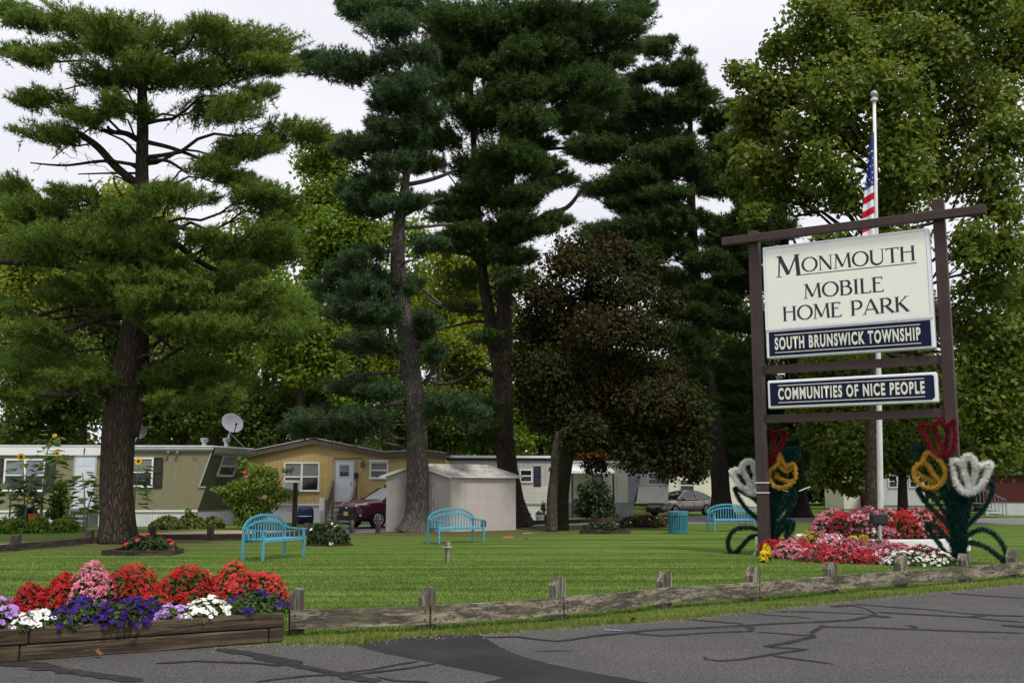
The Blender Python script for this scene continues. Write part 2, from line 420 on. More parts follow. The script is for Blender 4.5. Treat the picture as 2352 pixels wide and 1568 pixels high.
m_leaf('yellow_leaf', [(0.13, 0.19, 0.016), (0.23, 0.29, 0.026), (0.34, 0.34, 0.042)], 0.55, 0.3)
m_leaf('lime_leaf', [(0.085, 0.155, 0.014), (0.155, 0.245, 0.024), (0.23, 0.31, 0.040)], 0.52, 0.3)
m_leaf('wood_leaf', [(0.036, 0.066, 0.010), (0.070, 0.112, 0.015), (0.125, 0.160, 0.023)], 0.42, 0.25)
m_paint('grit', (0.20, 0.19, 0.175), 0.95, 0.3, 30)
m_leaf('orange_leaf', [(0.09, 0.09, 0.015), (0.26, 0.12, 0.03), (0.38, 0.15, 0.05)], 0.3, 0.5)
m_leaf('shrub_leaf', [(0.055, 0.105, 0.010), (0.115, 0.20, 0.016), (0.18, 0.27, 0.030)], 0.3, 1.2)
m_leaf('dark_shrub', [(0.012, 0.026, 0.008), (0.024, 0.046, 0.012), (0.04, 0.065, 0.018)], 0.2, 1.2)
m_leaf('bedding_leaf', [(0.022, 0.042, 0.010), (0.045, 0.085, 0.016), (0.08, 0.13, 0.026)], 0.2, 3.0)
m_leaf('bronze_leaf', [(0.030, 0.022, 0.012), (0.055, 0.05, 0.018), (0.08, 0.085, 0.025)], 0.2, 3.0)
m_leaf('hosta_leaf', [(0.05, 0.075, 0.014), (0.10, 0.13, 0.024), (0.24, 0.22, 0.07)], 0.25, 2.0)
m_leaf('sunflower_leaf', [(0.07, 0.125, 0.035), (0.13, 0.20, 0.06), (0.20, 0.27, 0.10)], 0.3, 2.0)
m_leaf('verge_blade', [(0.085, 0.12, 0.022), (0.145, 0.18, 0.035), (0.25, 0.23, 0.075)], 0.25, 1.5, 0.7, 0.15)
for nm, cs in (('bloom_red', [(0.20, 0.004, 0.008), (0.42, 0.008, 0.015), (0.56, 0.028, 0.030)]),
               ('bloom_crimson', [(0.26, 0.005, 0.020), (0.46, 0.012, 0.040), (0.60, 0.05, 0.09)]),
               ('bloom_coral', [(0.32, 0.010, 0.014), (0.55, 0.024, 0.028), (0.66, 0.09, 0.085)]),
               ('bloom_pink', [(0.42, 0.06, 0.12), (0.64, 0.17, 0.26), (0.78, 0.38, 0.46)]),
               ('bloom_white', [(0.66, 0.66, 0.62), (0.80, 0.80, 0.76), (0.86, 0.86, 0.84)]),
               ('bloom_violet', [(0.016, 0.004, 0.070), (0.032, 0.008, 0.135), (0.055, 0.016, 0.20)]),
               ('bloom_lavender', [(0.24, 0.10, 0.42), (0.40, 0.22, 0.58), (0.58, 0.40, 0.70)]),
               ('bloom_yellow', [(0.62, 0.36, 0.008), (0.80, 0.55, 0.012), (0.85, 0.65, 0.03)]),
               ('bloom_orange', [(0.62, 0.12, 0.008), (0.75, 0.20, 0.012), (0.80, 0.30, 0.02)])):
    m_leaf(nm, cs, 0.15, 4.0, 0.6, 0.15)
m_paint('seed_head', (0.045, 0.018, 0.008), 0.95, 0.3, 40)
m_paint('stalk_green', (0.17, 0.21, 0.075), 0.7, 0.1, 8)

# ------------------------------------------------------------------ ground
PINE_A = G(955, 1221); PINE_B = G(1190, 1207); PINE_L = G(270, 1247)
def turf(k, co, extra=None, gain=1.0):
    """mown turf: soft mowing streaks across the lawn, clumps and dry patches"""
    s1 = k.noise(1.0, 3, k.coord('Object', (0.10, 1.5, 1), (0, 0, math.radians(-12))), 0.5); s2 = k.noise(1.0, 4, k.coord('Object', (0.28, 4.2, 1), (0, 0, math.radians(-9))), 0.6)
    f = k.math('ADD', k.math('MULTIPLY', s1, 0.34), k.math('MULTIPLY', s2, 0.40)); f = k.math('ADD', f, k.math('MULTIPLY', k.noise(1.6, 6, co, 0.65), 0.14))
    f = k.math('ADD', f, k.math('MULTIPLY', extra, 0.12))
    g = lambda *c: tuple(x * gain * .90 for x in c)
    return k.ramp(f, [(0.40, g(0.046, 0.098, 0.014)), (0.48, g(0.086, 0.150, 0.022)), (0.55, g(0.138, 0.205, 0.036)), (0.63, g(0.225, 0.265, 0.070))])
k = NB('lawn'); co = k.coord('Object'); fine = k.noise(38, 6, co, 0.75)
cc = turf(k, co, fine, 0.85)
# worn, needle-strewn earth round the big pines
for p, r in ((PINE_A, 7.0), (PINE_B, 5.5), (PINE_L, 6.0), (G(1284, 1214), 4.0)):
    d = k.n('ShaderNodeVectorMath', operation='DISTANCE'); k.l(co, d.inputs[0]); d.inputs[1].default_value = (p.x, p.y, 0)
    q = k.math('ADD', k.math('DIVIDE', d.outputs['Value'], r), k.math('MULTIPLY', k.math('SUBTRACT', k.noise(1.5, 5, co), 0.5), 1.3))
    cc = k.mix(k.ramp(q, [(0.15, (0.85, 0.85, 0.85)), (0.5, (0.45, 0.45, 0.45)), (1.0, (0, 0, 0))]), cc, (0.090, 0.066, 0.036))
k.col(cc); k.bump(fine, 0.8, 0.03); k.set(0.9, 0, 0.1)
gm = MB()
xs = [-500, -60, -25, 0, 25, 60, 500]; ys = [-60, 0, 10, 20, 30, 45, 70, 120, 600]
gm.v = [(x, y, 0) for y in ys for x in xs]
gm.f = [(j * 7 + i, j * 7 + i + 1, (j + 1) * 7 + i + 1, (j + 1) * 7 + i) for j in range(8) for i in range(6)]
struct(gm.build('lawn', 'lawn'))

k = NB('grass_blade'); co = k.coord('Object'); gi = k.n('ShaderNodeNewGeometry').outputs['Random Per Island']; k.col(turf(k, co, k.math('ADD', k.math('MULTIPLY', gi, 1.4), -0.2), 1.12)); k.set(0.6, 0, 0.2)
k = NB('asphalt'); co = k.coord('Object')
sp_ = k.noise(42, 4, co, 0.9); pat = k.noise(0.55, 5, co, 0.6); grit = k.noise(320, 2, co)
a = k.ramp(sp_, [(0.33, (0.030, 0.0295, 0.0285)), (0.50, (0.071, 0.069, 0.067)), (0.64, (0.165, 0.159, 0.152))])
a = k.mix(k.ramp(pat, [(0.35, (0.45, 0.45, 0.45)), (0.65, (0, 0, 0))]), a, k.mix(1.0, a, (0.62, 0.62, 0.64), 'MULTIPLY'))
streak = k.noise(1.0, 5, k.coord('Object', (0.25, 3.0, 1), (0, 0, math.radians(-35))), 0.6)
a = k.mix(k.ramp(streak, [(0.55, (0, 0, 0)), (0.75, (0.5, 0.5, 0.5))]), a, k.mix(1.0, a, (0.6, 0.6, 0.62), 'MULTIPLY'))
k.col(a); k.bump(k.math('ADD', sp_, grit), 0.6, 0.008); k.set(0.95, 0, 0.12)
k = NB('fresh_asphalt'); co = k.coord('Object'); sp_ = k.noise(120, 3, co, 0.7)
k.col(k.mix(k.ramp(k.noise(0.9, 5, co), [(0.4, (0, 0, 0)), (0.7, (0.6, 0.6, 0.6))]), k.ramp(sp_, [(0.35, (0.016, 0.016, 0.017)), (0.7, (0.038, 0.037, 0.038))]), (0.045, 0.043, 0.043))); k.bump(sp_, 0.4, 0.005); k.set(1.0, 0, 0.05)
k = NB('tar'); co = k.coord('Object')
k.col(k.ramp(k.noise(9, 6, co), [(0.35, (0.018, 0.017, 0.017)), (0.75, (0.042, 0.040, 0.040))])); k.set(0.9, 0, 0.08)
k = NB('pink_paving'); co = k.coord('Object'); k.col(k.ramp(k.noise(6, 6, co), [(0.3, (0.26, 0.19, 0.155)), (0.7, (0.40, 0.30, 0.25))])); k.set(0.9, 0, 0.1)
k = NB('lane_asphalt'); co = k.coord('Object'); k.col(k.ramp(k.noise(5, 6, co), [(0.3, (0.11, 0.11, 0.118)), (0.7, (0.19, 0.19, 0.195))])); k.set(0.9, 0, 0.2)

def jitter_edge(pts, n=14, amp=0.02):
    out = []
    for a, b in zip(pts[:-1], pts[1:]):
        for i in range(n):
            t = i / n; p = a.lerp(b, t); q = amp * (rng.random() - 0.5) * 2
            out.append(Vector((p.x, p.y + q, 0)))
    return out + [pts[-1]]
EDGE_PX = [(0, 1517), (320, 1497), (625, 1480), (809, 1482), (925, 1465), (1105, 1457), (1207, 1450), (1372, 1437), (1539, 1425), (1726, 1406), (1914, 1385), (2039, 1371), (2352, 1342)]
edge = [G(u, v) for u, v in EDGE_PX]
edge = [Vector((-40, -9, 0)), Vector((-7.0, 8.4, 0))] + edge + [edge[-1] + Vector((30, 25.5, 0))]
EDGE_X = np.array([p.x for p in edge]); EDGE_Y = np.array([p.y for p in edge])
def sheet(name, pts, mat, z):
    mb = MB(); mb.add([(p.x, p.y, z) for p in pts], [tuple(range(len(pts)))])
    return struct(mb.build(name, mat))
sheet('road', [edge[0]] + jitter_edge(edge[1:-1], 14, 0.025) + [edge[-1], Vector((40, -30, 0)), Vector((-40, -30, 0))], 'asphalt', 0.004)
Z7 = lambda X, Y: (588 + .375 * X, 1225 + .375 * Y)
Z8 = lambda X, Y: (1372 + .4167 * X, 1225 + .4167 * Y)
Z1 = lambda X, Y: (.4061 * X, 931 + .4061 * Y)
patch = [Z7(*p) for p in [(590, 683), (720, 664), (900, 640), (1110, 624), (1375, 622), (1430, 655), (1480, 690), (1560, 728), (1650, 760), (1780, 795), (1900, 822), (2100, 860), (2352, 905), (2900, 1000), (2600, 1250), (1500, 1150), (1400, 915), (1520, 885), (1360, 850), (1200, 818), (1000, 778), (800, 738)]]
pp = [G(*p) for p in patch]; q_ = []
for i_ in range(len(pp)):
    p0, p1 = pp[i_], pp[(i_ + 1) % len(pp)]; n_ = max(2, min(24, int((p1 - p0).length / .06))); w_ = (p1 - p0).normalized()
    for j_ in range(n_): q_.append(p0.lerp(p1, j_ / n_) + Vector((-w_.y, w_.x, 0)) * (rng.random() - .5) * .022)
sheet('asphalt_patch', q_, 'fresh_asphalt', 0.0062)

def seams():
    L = [(Z8, [(0, 570), (180, 545), (360, 530), (600, 520), (800, 510), (1000, 497), (1200, 490), (1400, 478), (1520, 455)], 6),
         (Z8, [(480, 472), (620, 485), (780, 497), (860, 520), (840, 540), (700, 545), (560, 552), (360, 566), (180, 550)], 5),
         (Z8, [(800, 505), (830, 520), (860, 538)], 18), (Z8, [(1500, 448), (1550, 458), (1620, 465)], 14), (Z8, [(1220, 505), (1260, 515), (1300, 518)], 12),
         (Z8, [(840, 440), (960, 452), (1100, 460), (1190, 472)], 3), (Z8, [(980, 432), (1150, 432), (1350, 440), (1500, 448)], 4),
         (Z8, [(1290, 405), (1400, 397), (1480, 415), (1540, 450)], 7), (Z8, [(1420, 390), (1600, 405), (1800, 418), (2000, 440), (2352, 460)], 4),
         (Z8, [(1540, 435), (1800, 450), (2050, 462), (2200, 480), (2352, 490)], 6), (Z8, [(1230, 515), (1500, 520), (1750, 530), (2000, 540), (2352, 550)], 5),
         (Z8, [(2040, 462), (2140, 452), (2352, 456)], 5), (Z8, [(2230, 505), (2300, 512), (2420, 520)], 13),
         (Z8, [(880, 545), (1000, 552), (1100, 560), (1200, 565)], 4),
         (Z8, [(1240, 515), (1180, 550), (1195, 568), (1050, 605), (920, 625)], 7), (Z8, [(920, 625), (1040, 633), (1160, 640), (1000, 662), (800, 695), (680, 705), (600, 695), (590, 680)], 5),
         (Z8, [(960, 675), (1120, 697), (1300, 722)], 6), (Z8, [(1700, 508), (1760, 514), (1740, 528)], 6), (Z8, [(1950, 330), (2100, 342), (2352, 358)], 4),
         (Z7, [(0, 760), (150, 790), (300, 822), (480, 860), (600, 872)], 15), (Z7, [(480, 862), (700, 838), (850, 808), (1000, 785)], 7),
         (Z7, [(0, 912), (100, 897), (300, 877), (480, 864)], 6), (Z7, [(520, 872), (640, 895), (720, 905), (700, 930)], 20), (Z7, [(600, 866), (900, 832), (1100, 800)], 7),
         (Z7, [(740, 880), (850, 905), (1060, 914)], 6), (Z7, [(1390, 640), (1600, 634), (1720, 650), (1840, 662), (1950, 650), (2100, 625), (2352, 605)], 5),
         (Z7, [(1700, 725), (1950, 718)], 2), (Z1, [(0, 1460), (200, 1468), (350, 1500), (560, 1530), (800, 1562)], 16),
         (Z1, [(150, 1495), (400, 1498), (600, 1530)], 6), (Z1, [(880, 1462), (1100, 1448), (1300, 1455), (1450, 1460), (1600, 1475)], 6),
         (Z1, [(1230, 1380), (1400, 1405), (1560, 1435), (1700, 1465)], 14)]
    mb = MB()
    for zi, (fn, pts, wd) in enumerate(L):
        P = [G(*fn(*p)) for p in pts]; q = []
        for a, b in zip(P[:-1], P[1:]):
            n = max(2, int((b - a).length / 0.10)); q += [a.lerp(b, i / n) for i in range(n)]
        q.append(P[-1]); vs = []; z = 0.0078 + 0.00008 * zi
        base = wd * (0.375 if fn is Z7 else 0.41) * 0.5
        for i, p in enumerate(q):
            d = (q[min(i + 1, len(q) - 1)] - q[max(i - 1, 0)]).normalized(); nn = Vector((-d.y, d.x, 0))
            # the widths were read off vertically in a foreshortened picture
            wm = base * p.y / FPX * (p.y / CAM_H) * abs(nn.y) + base * p.y / FPX * 1.2
            wm = max(0.014, min(wm * 1.15, 0.26)) * (0.75 + 0.5 * rng.random()); e = 0.012 * (rng.random() - 0.5)
            if i in (0, len(q) - 1): wm *= 0.3
            vs += [p + nn * (wm / 1 + e) + Vector((0, 0, z)), p - nn * (wm / 1 - e) + Vector((0, 0, z))]
        mb.add(vs, [(2 * i, 2 * i + 1, 2 * i + 3, 2 * i + 2) for i in range(len(q) - 1)])
    struct(mb.build('tar_seams', 'tar'))
seams()
sheet('path', [G(*p) for p in [(-300, 1290), (0, 1263), (234, 1248), (392, 1241), (600, 1236), (735, 1229), (730, 1217), (564, 1217), (392, 1221), (300, 1226), (234, 1236), (0, 1250), (-300, 1272)]], 'pink_paving', 0.004)
sheet('lane', [G(*p) for p in [(760, 1225), (880, 1221), (1050, 1215), (1190, 1210), (1300, 1206), (1480, 1207), (1600, 1203), (1760, 1200), (2352, 1204), (2800, 1207), (2800, 1190), (2352, 1190), (1900, 1189), (1640, 1182), (1480, 1182), (1430, 1196), (1300, 1198), (1000, 1203), (840, 1206), (745, 1209)]], 'lane_asphalt', 0.004)

def grass(name, n, lo, hi, hmin, hmax, wd, mat, verge):
    V = []
    y = lo * (hi / lo) ** (rng.random(n * 2) ** (1.0 if verge else 1.35)); x = (rng.random(n * 2) * 2 - 1) * (0.53 * y + 0.8)
    ye = np.interp(x, EDGE_X, EDGE_Y); fx = np.array([p[0] for p in FENCE]); fy = np.array([p[1] for p in FENCE])
    yf = np.interp(x, fx, fy)
    if verge: keep = (y > ye - 0.05) & (y < yf + 0.05) & (x > -2.38) & ((rng.random(len(x)) < .45) | (y < ye + .28))
    else: keep = (y > yf - 0.05) & ((x > -2.45) | (y > np.interp(x, [-7, -2.3], [8.35 + 1.45, 10.7 + 1.45])))
    x, y = x[keep][:n], y[keep][:n]; m = len(x)
    if verge:   # tussocks along the kerb side
        lump = (0.6 + 0.7 * (np.sin(x * 3.1) * np.sin(x * 7.7 + 1) * 0.5 + 0.5)) * np.where(y < np.interp(x, EDGE_X, EDGE_Y) + .3, 1.25, .7)
    else: lump = np.ones(m)
    h = (hmin + (hmax - hmin) * rng.random(m)) * lump * (1 if verge else np.clip((hi - y) / (hi * .35), .15, 1)); a = rng.random(m) * 6.2832; b = rng.random(m) * 6.2832
    lean = h * (0.35 + 0.5 * rng.random(m)); wv = wd * (0.7 + 0.6 * rng.random(m)) * (0.6 + 0.4 * y / lo)
    P0 = np.stack([x - np.cos(a) * wv, y - np.sin(a) * wv, np.zeros(m)], 1); P1 = np.stack([x + np.cos(a) * wv, y + np.sin(a) * wv, np.zeros(m)], 1)
    keepf = 1
    P2 = np.stack([x + np.cos(b) * lean, y + np.sin(b) * lean, h], 1)
    o = np_mesh(name, np.stack([P0, P1, P2], 1).reshape(-1, 3), 3, mat); o['kind'] = 'stuff'
    return o
# ------------------------------------------------------------------ low timber fence along the road
FP = [(681, 1459), (985, 1447), (1290, 1424), (1535, 1396), (1740, 1381), (1918, 1363), (2081, 1349), (2225, 1337), (2337, 1326)]
FENCE = [G(*p) for p in FP]
FENCE.append(FENCE[-1] + (FENCE[-1] - FENCE[-2]) * 1.15)
for _ in range(4): FENCE.append(FENCE[-1] + (FENCE[-1] - FENCE[-2]))
def low_fence(name, label, pts, ph, z0, z1, pw, th, mp_, mb_, group=None, skip_last=0, slope_tops=True, toward=-1):
    t = thing(name, label, 'fence', pts[0], 0, group)
    for i, p in enumerate(pts):
        a = pts[max(i - 1, 0)]; b = pts[min(i + 1, len(pts) - 1)]; d = (b - a).normalized(); n = Vector((d.y, -d.x, 0)) * -toward * -1
        n = Vector((d.y, -d.x, 0))      # towards the viewer
        h = ph * (0.95 + 0.12 * rng.random()); w2 = pw / 2; mb = MB()
        if slope_tops: poly = [(-w2, -0.05), (w2, -0.05), (w2, h), (w2 * 0.0, h + 0.012), (-w2 * 0.35, h - 0.02), (-w2, h - 0.085 - 0.04 * rng.random())]
        else: poly = [(-w2, -0.05), (w2, -0.05), (w2 * .95, h), (0, h + 0.02), (-w2 * .95, h - 0.01)]
        ln = (rng.random() - 0.5) * 0.05
        fr = [p + d * (x + ln * z) + Vector((0, 0, z)) for x, z in poly]; bk = [q - n * pw for q in fr]; m = len(poly)
        mb.add(fr + bk, [tuple(range(m)), tuple(range(2 * m - 1, m - 1, -1))] + [(j, j + m, (j + 1) % m + m, (j + 1) % m) for j in range(m)])
        mb.build('post', mp_, t, world=True)
    for i in range(len(pts) - 1):
        a, b = pts[i], pts[i + 1]; d = (b - a).normalized(); n = Vector((d.y, -d.x, 0)); mb = MB()
        a2 = a + d * (0.0 if i == 0 else 0.006) - (d * pw * .5 if i == 0 else Vector()); b2 = b - d * 0.006; vs = []; nn = 7
        for j in range(nn):
            q = a2.lerp(b2, j / (nn - 1)); sag = -0.012 * math.sin(math.pi * j / (nn - 1)) * rng.random(); tt = (rng.random() - .5) * .006
            for o_, z in ((0.004, z0 + sag), (0.004 + th, z0 + sag), (0.004 + th + tt, z1 + sag), (0.004 + tt, z1 + sag)): vs.append(q + n * o_ + Vector((0, 0, z)))
        fs = [(0, 3, 2, 1), tuple(4 * (nn - 1) + k for k in range(4))]
        for j in range(nn - 1):
            for k in range(4): fs.append((4 * j + k, 4 * j + (k + 1) % 4, 4 * j + 4 + (k + 1) % 4, 4 * j + 4 + k))
        mb.add(vs, fs); pl = mb.build('plank', mb_, t, world=True)
        if name == 'roadside_fence':
            for q, e in ((a2, 0.05), (b2, -0.05)):
                for zz in (z0 + 0.05, z1 - 0.05):
                    bl = MB(); c = q + d * e + n * (0.004 + th + 0.002) + Vector((0, 0, zz)); bl.tube([c - n * 0.01, c + n * 0.006], 0.014, 6); bl.build('bolt', 'rust', pl, world=True)
    return t
low_fence('roadside_fence', 'low weathered grey timber fence along the road edge, long planks on short posts', FENCE, 0.47, 0.075, 0.275, 0.155, 0.045, 'post_wood', 'fence_wood')
low_fence('timber_rail', 'low dark timber rail on stubby posts along the pink path by the green trailer',
          [G(-200, 1285), G(42, 1264), G(211, 1248.5), G(351, 1240), G(482, 1240), G(600, 1238), G(712, 1229)], 0.40, 0.02, 0.19, 0.20, 0.05, 'dark_post', 'dark_timber', slope_tops=False)
low_fence('timber_rail', 'short low timber rail right of the leaning maple trunk, in front of the porch awning',
          [G(1195, 1209), G(1265, 1207), G(1369, 1204), G(1424, 1201)], 0.42, 0.08, 0.25, 0.22, 0.05, 'dark_post', 'dark_timber', slope_tops=False)
for u, v, lb in ((808, 1224, 'stubby weathered timber bollard right of the white flowered bush'), (868, 1224, 'stubby weathered timber bollard just left of the shed in front of the maroon car wheel')):
    p = G(u, v); mb = MB(); mb.lathe([(0, 0.46), (0.07, 0.46), (0.09, 0.43), (0.095, 0.2), (0.10, -0.03)], n=10)
    o = mb.build('bollard', 'dark_post', None, 40); o.location = p; o.rotation_euler = (0.02, 0.03, u); tag(o, lb, 'bollard', 'timber bollards by the driveway')

# ------------------------------------------------------------------ sign
L_, R_ = G(1757, 1275), G(2205, 1290)
W = Wall(L_, R_)
sg = thing('park_sign', 'large brown framed roadside sign of a mobile home park with cream and navy boards', 'sign', W.A, W.rz)
def zt(u, v, off=-0.15): return W.hit(u, v, off)[1]
def tt(u, v, off=-0.15): return W.hit(u, v, off)[0]
for t_, uv in ((0.0, (1738, 532)), (W.L, (2163, 458))):
    top = zt(*uv, 0); mb = MB(); mb.bbox(t_ - .125, t_ + .125, -.12, .12, -.1, top, .012); p_ = mb.build('post', 'sign_brown', sg)
    if t_ == 0.0:
        for zz in (1132, 1109): b2 = MB(); b2.box(t_ - .135, t_ + .135, -.132, .132, zt(1748, zz), zt(1748, zz) + .022); b2.build('strap', 'clean_white', p_)
        b3 = MB(); zb = zt(1742, 1242); b3.bbox(t_ - .20, t_ - .127, -.09, .03, zb - .10, zb + .10, .008); b3.tube([(t_ - .165, -.03, zb - .1), (t_ - .165, -.03, .25), (t_ - .2, -.05, .1), (t_ - .26, -.08, -.02)], .018, 8)
        b3.build('electric_box', 'grey_trim', p_)
mb = MB(); a = (tt(1660, 566, -.2), zt(1660, 566, -.2)); b = (tt(2264, 470, -.2), zt(2264, 470, -.2))
zb_ = (a[1] + b[1]) / 2; mb.bbox(a[0], b[0], -.29, -.124, zb_ - .10, zb_ + .10, .012); mb.build('top_beam', 'sign_brown', sg)
for (u1, v1), (u2, v2) in (((1780, 850), (2160, 823)), ((1780, 965), (2165, 944))):
    z = (zt(u1, v1, -.06) + zt(u2, v2, -.06)) / 2; mb = MB(); mb.bbox(.127, W.L - .127, -.07, .07, z - .10, z + .10, .01); mb.build('crossbeam', 'sign_brown', sg)
def strip_mesh(mb, pts, wid, y):
    n = len(pts); vs = []
    for i in range(n):
        a = pts[max(i - 1, 0)]; b = pts[min(i + 1, n - 1)]; dx, dz = b[0] - a[0], b[1] - a[1]; l = math.hypot(dx, dz) or 1
        nx, nz = -dz / l, dx / l; w_ = wid[i] / 2
        vs += [(pts[i][0] + nx * w_, y, pts[i][1] + nz * w_), (pts[i][0] - nx * w_, y, pts[i][1] - nz * w_)]
    mb.add(vs, [(2 * i, 2 * i + 1, 2 * i + 3, 2 * i + 2) for i in range(n - 1)])
def arc_(cx, cz, rx, rz, a0, a1, n=18): return [(cx + rx * math.cos(math.radians(a0 + (a1 - a0) * i / n)), cz + rz * math.sin(math.radians(a0 + (a1 - a0) * i / n))) for i in range(n + 1)]
TK, TN = .15, .062
def glyph(ch):
    """thick-and-thin serif capitals, cap height 1: (advance, strokes of points and widths, serif positions)"""
    def st(x0, z0, x1, z1, w_): return ([(x0, z0), (x1, z1)], [w_, w_])
    def bowl(cx, cz, rx, rz, a0=90, a1=-90):
        p = arc_(cx, cz, rx, rz, a0, a1); return (p, [TN + (TK - TN) * max(0, math.cos(math.radians(a0 + (a1 - a0) * i / 18))) for i in range(19)])
    if ch == 'M': return .98, [st(.10, 0, .15, 1, TN), st(.14, 1, .47, .10, TK), st(.47, .10, .80, 1, TN), st(.80, 1, .86, 0, TK)], [(.10, 0), (.86, 0), (.12, 1), (.82, 1)]
    if ch == 'O':
        p = arc_(.46, .5, .39, .48, 0, 360, 40); return .93, [(p, [TN + (TK - TN) * abs(math.cos(2 * math.pi * i / 40)) ** 1.3 for i in range(41)])], []
    if ch == 'N': return .86, [st(.12, 0, .12, 1, TN), st(.12, 1, .70, 0, TK), st(.70, 0, .70, 1, TN)], [(.12, 0), (.70, 1), (.10, 1)]
    if ch == 'U':
        p = [(.12, 1), (.12, .34)] + arc_(.41, .34, .29, .34, 180, 360, 14)[1:] + [(.70, 1)]; return .86, [(p, [TK] * 4 + [TK - (TK - TN) * i / 12 for i in range(12)] + [TN] * (len(p) - 16))], [(.12, 1), (.70, 1)]
    if ch == 'T': return .72, [st(.35, 0, .35, .97, TK), st(.02, .97, .68, .97, TN), st(.03, .99, .05, .84, TN), st(.67, .99, .65, .84, TN)], [(.35, 0)]
    if ch == 'H': return .84, [st(.13, 0, .13, 1, TK), st(.68, 0, .68, 1, TK), st(.13, .62, .68, .62, TN)], [(.13, 0), (.68, 0), (.13, 1), (.68, 1)]
    if ch == 'B': return .70, [st(.14, 0, .14, 1, TK), st(.1, .975, .34, .975, TN), st(.1, .58, .36, .58, TN), st(.1, .025, .36, .025, TN), bowl(.34, .777, .20, .197), bowl(.36, .30, .26, .277)], [(.12, 0), (.12, 1)]
    if ch == 'I': return .36, [st(.18, 0, .18, 1, TK)], [(.18, 0), (.18, 1)]
    if ch == 'L': return .62, [st(.14, 0, .14, 1, TK), st(.1, .025, .56, .025, TN), st(.55, 0, .58, .17, TN)], [(.14, 0), (.14, 1)]
    if ch == 'E': return .66, [st(.14, 0, .14, 1, TK), st(.1, .975, .54, .975, TN), st(.1, .60, .46, .60, TN), st(.1, .025, .58, .025, TN), st(.53, .99, .56, .84, TN), st(.57, 0, .60, .17, TN)], [(.12, 0), (.12, 1)]
    if ch == 'P': return .68, [st(.14, 0, .14, 1, TK), st(.1, .975, .34, .975, TN), st(.1, .42, .36, .42, TN), bowl(.34, .70, .27, .277)], [(.14, 0), (.12, 1)]
    if ch == 'A': return .90, [st(.08, 0, .44, 1, TN), st(.44, 1, .80, 0, TK), st(.20, .32, .68, .32, TN)], [(.08, 0), (.80, 0)]
    if ch == 'R': return .80, [st(.14, 0, .14, 1, TK), st(.1, .975, .34, .975, TN), st(.1, .47, .34, .47, TN), bowl(.34, .72, .25, .25), st(.34, .47, .72, 0, TK)], [(.14, 0), (.12, 1), (.73, 0)]
    if ch == 'K': return .80, [st(.14, 0, .14, 1, TK), st(.16, .45, .64, 1, TN), st(.28, .57, .70, 0, TK)], [(.14, 0), (.14, 1), (.64, 1), (.71, 0)]
    return .45, [], []
YC = [0.0]
def serif_text(mb, txt, t0, t1, zb, h, y, caps=None):
    adv = []; caps = caps or {}
    for i, c in enumerate(txt): adv.append(glyph(c)[0] * caps.get(i, 1.0))
    sx = (t1 - t0) / sum(adv); x = t0
    for i, c in enumerate(txt):
        g = glyph(c); k_ = caps.get(i, 1.0); zo = zb - (k_ - 1) * h * (0.40 if k_ > 1 else 0); hh = h * k_; s_ = sx * k_
        for pts, wid in g[1]:
            YC[0] += 0.00004; strip_mesh(mb, [(x + p[0] * s_, zo + p[1] * hh) for p in pts], [q * (s_ * 0.5 + hh * 0.5) * (1.1 if k_ > 1 else 1) for q in wid], y - YC[0])
        for q in g[2]:
            YC[0] += 0.00004; zz = zo + q[1] * hh + (0.018 if q[1] == 0 else -0.018) * hh; strip_mesh(mb, [(x + (q[0] - .115) * s_, zz), (x + (q[0] + .115) * s_, zz)], [.036 * hh] * 2, y - YC[0])
        x += g[0] * s_
def font_text(name, txt, t0, t1, z0, z1, y, mat, parent, bold=0.036):
    cu = bpy.data.curves.new('lettering', 'FONT'); cu.body = txt; cu.offset = bold; cu.resolution_u = 6; cu.space_character = 1.22
    ob = bpy.data.objects.new('lettering_source', cu); S.collection.objects.link(ob)
    dg = bpy.context.evaluated_depsgraph_get(); me = bpy.data.meshes.new_from_object(ob.evaluated_get(dg)); bpy.data.objects.remove(ob); bpy.data.curves.remove(cu)
    n = len(me.vertices); co = np.zeros(n * 3); me.vertices.foreach_get('co', co); co = co.reshape(-1, 3)
    lo, hi = co.min(0), co.max(0); u = (co[:, 0] - lo[0]) / (hi[0] - lo[0]); v_ = (co[:, 1] - lo[1]) / (hi[1] - lo[1])
    new = np.stack([t0 + (t1 - t0) * u, np.full(n, y), z0 + (z1 - z0) * v_], 1).astype(np.float32)
    me.vertices.foreach_set('co', new.ravel()); me.update()
    return link(name, me, mat, parent)
# upper cabinet
t0, t1 = tt(1757, 700), tt(2140, 650); z1 = (zt(1757, 574) + zt(2140, 517)) / 2; z0 = (zt(1760, 826) + zt(2148, 796)) / 2
mb = MB(); mb.bbox(t0, t1, -.16, .10, z0, z1, .02); cab = mb.build('sign_cabinet', 'sign_white', sg, 30)
zm = (zt(1765, 768) + zt(2140, 733)) / 2 + .02            # top of the navy strip
mb = MB(); mb.box(t0 + .065, t1 - .075, -.168, -.161, zm + .10, z1 - .065); mb.build('cream_panel', 'sign_cream', cab)
mb = MB()
for x0, x1, za, zb in ((t0 + .002, t1 - .002, z1 - .05, z1 - .002), (t0 + .002, t1 - .002, zm + .045, zm + .085), (t0 + .002, t0 + .05, zm + .085, z1 - .05), (t1 - .06, t1 - .002, zm + .085, z1 - .05)): mb.box(x0, x1, -.178, -.1605, za, zb)
for u in (1941, 2002, 2062): x = tt(u, 742); mb.box(x - .008, x + .008, -.184, -.1605, zm + .02, zm + .09)
mb.build('cabinet_trim', 'sign_white', cab)
mb = MB(); mb.box(t0 + .075, t1 - .075, -.168, -.161, z0 + .05, zm); mb.build('navy_strip', 'sign_navy', cab)
mb = MB(); YL = -.1685
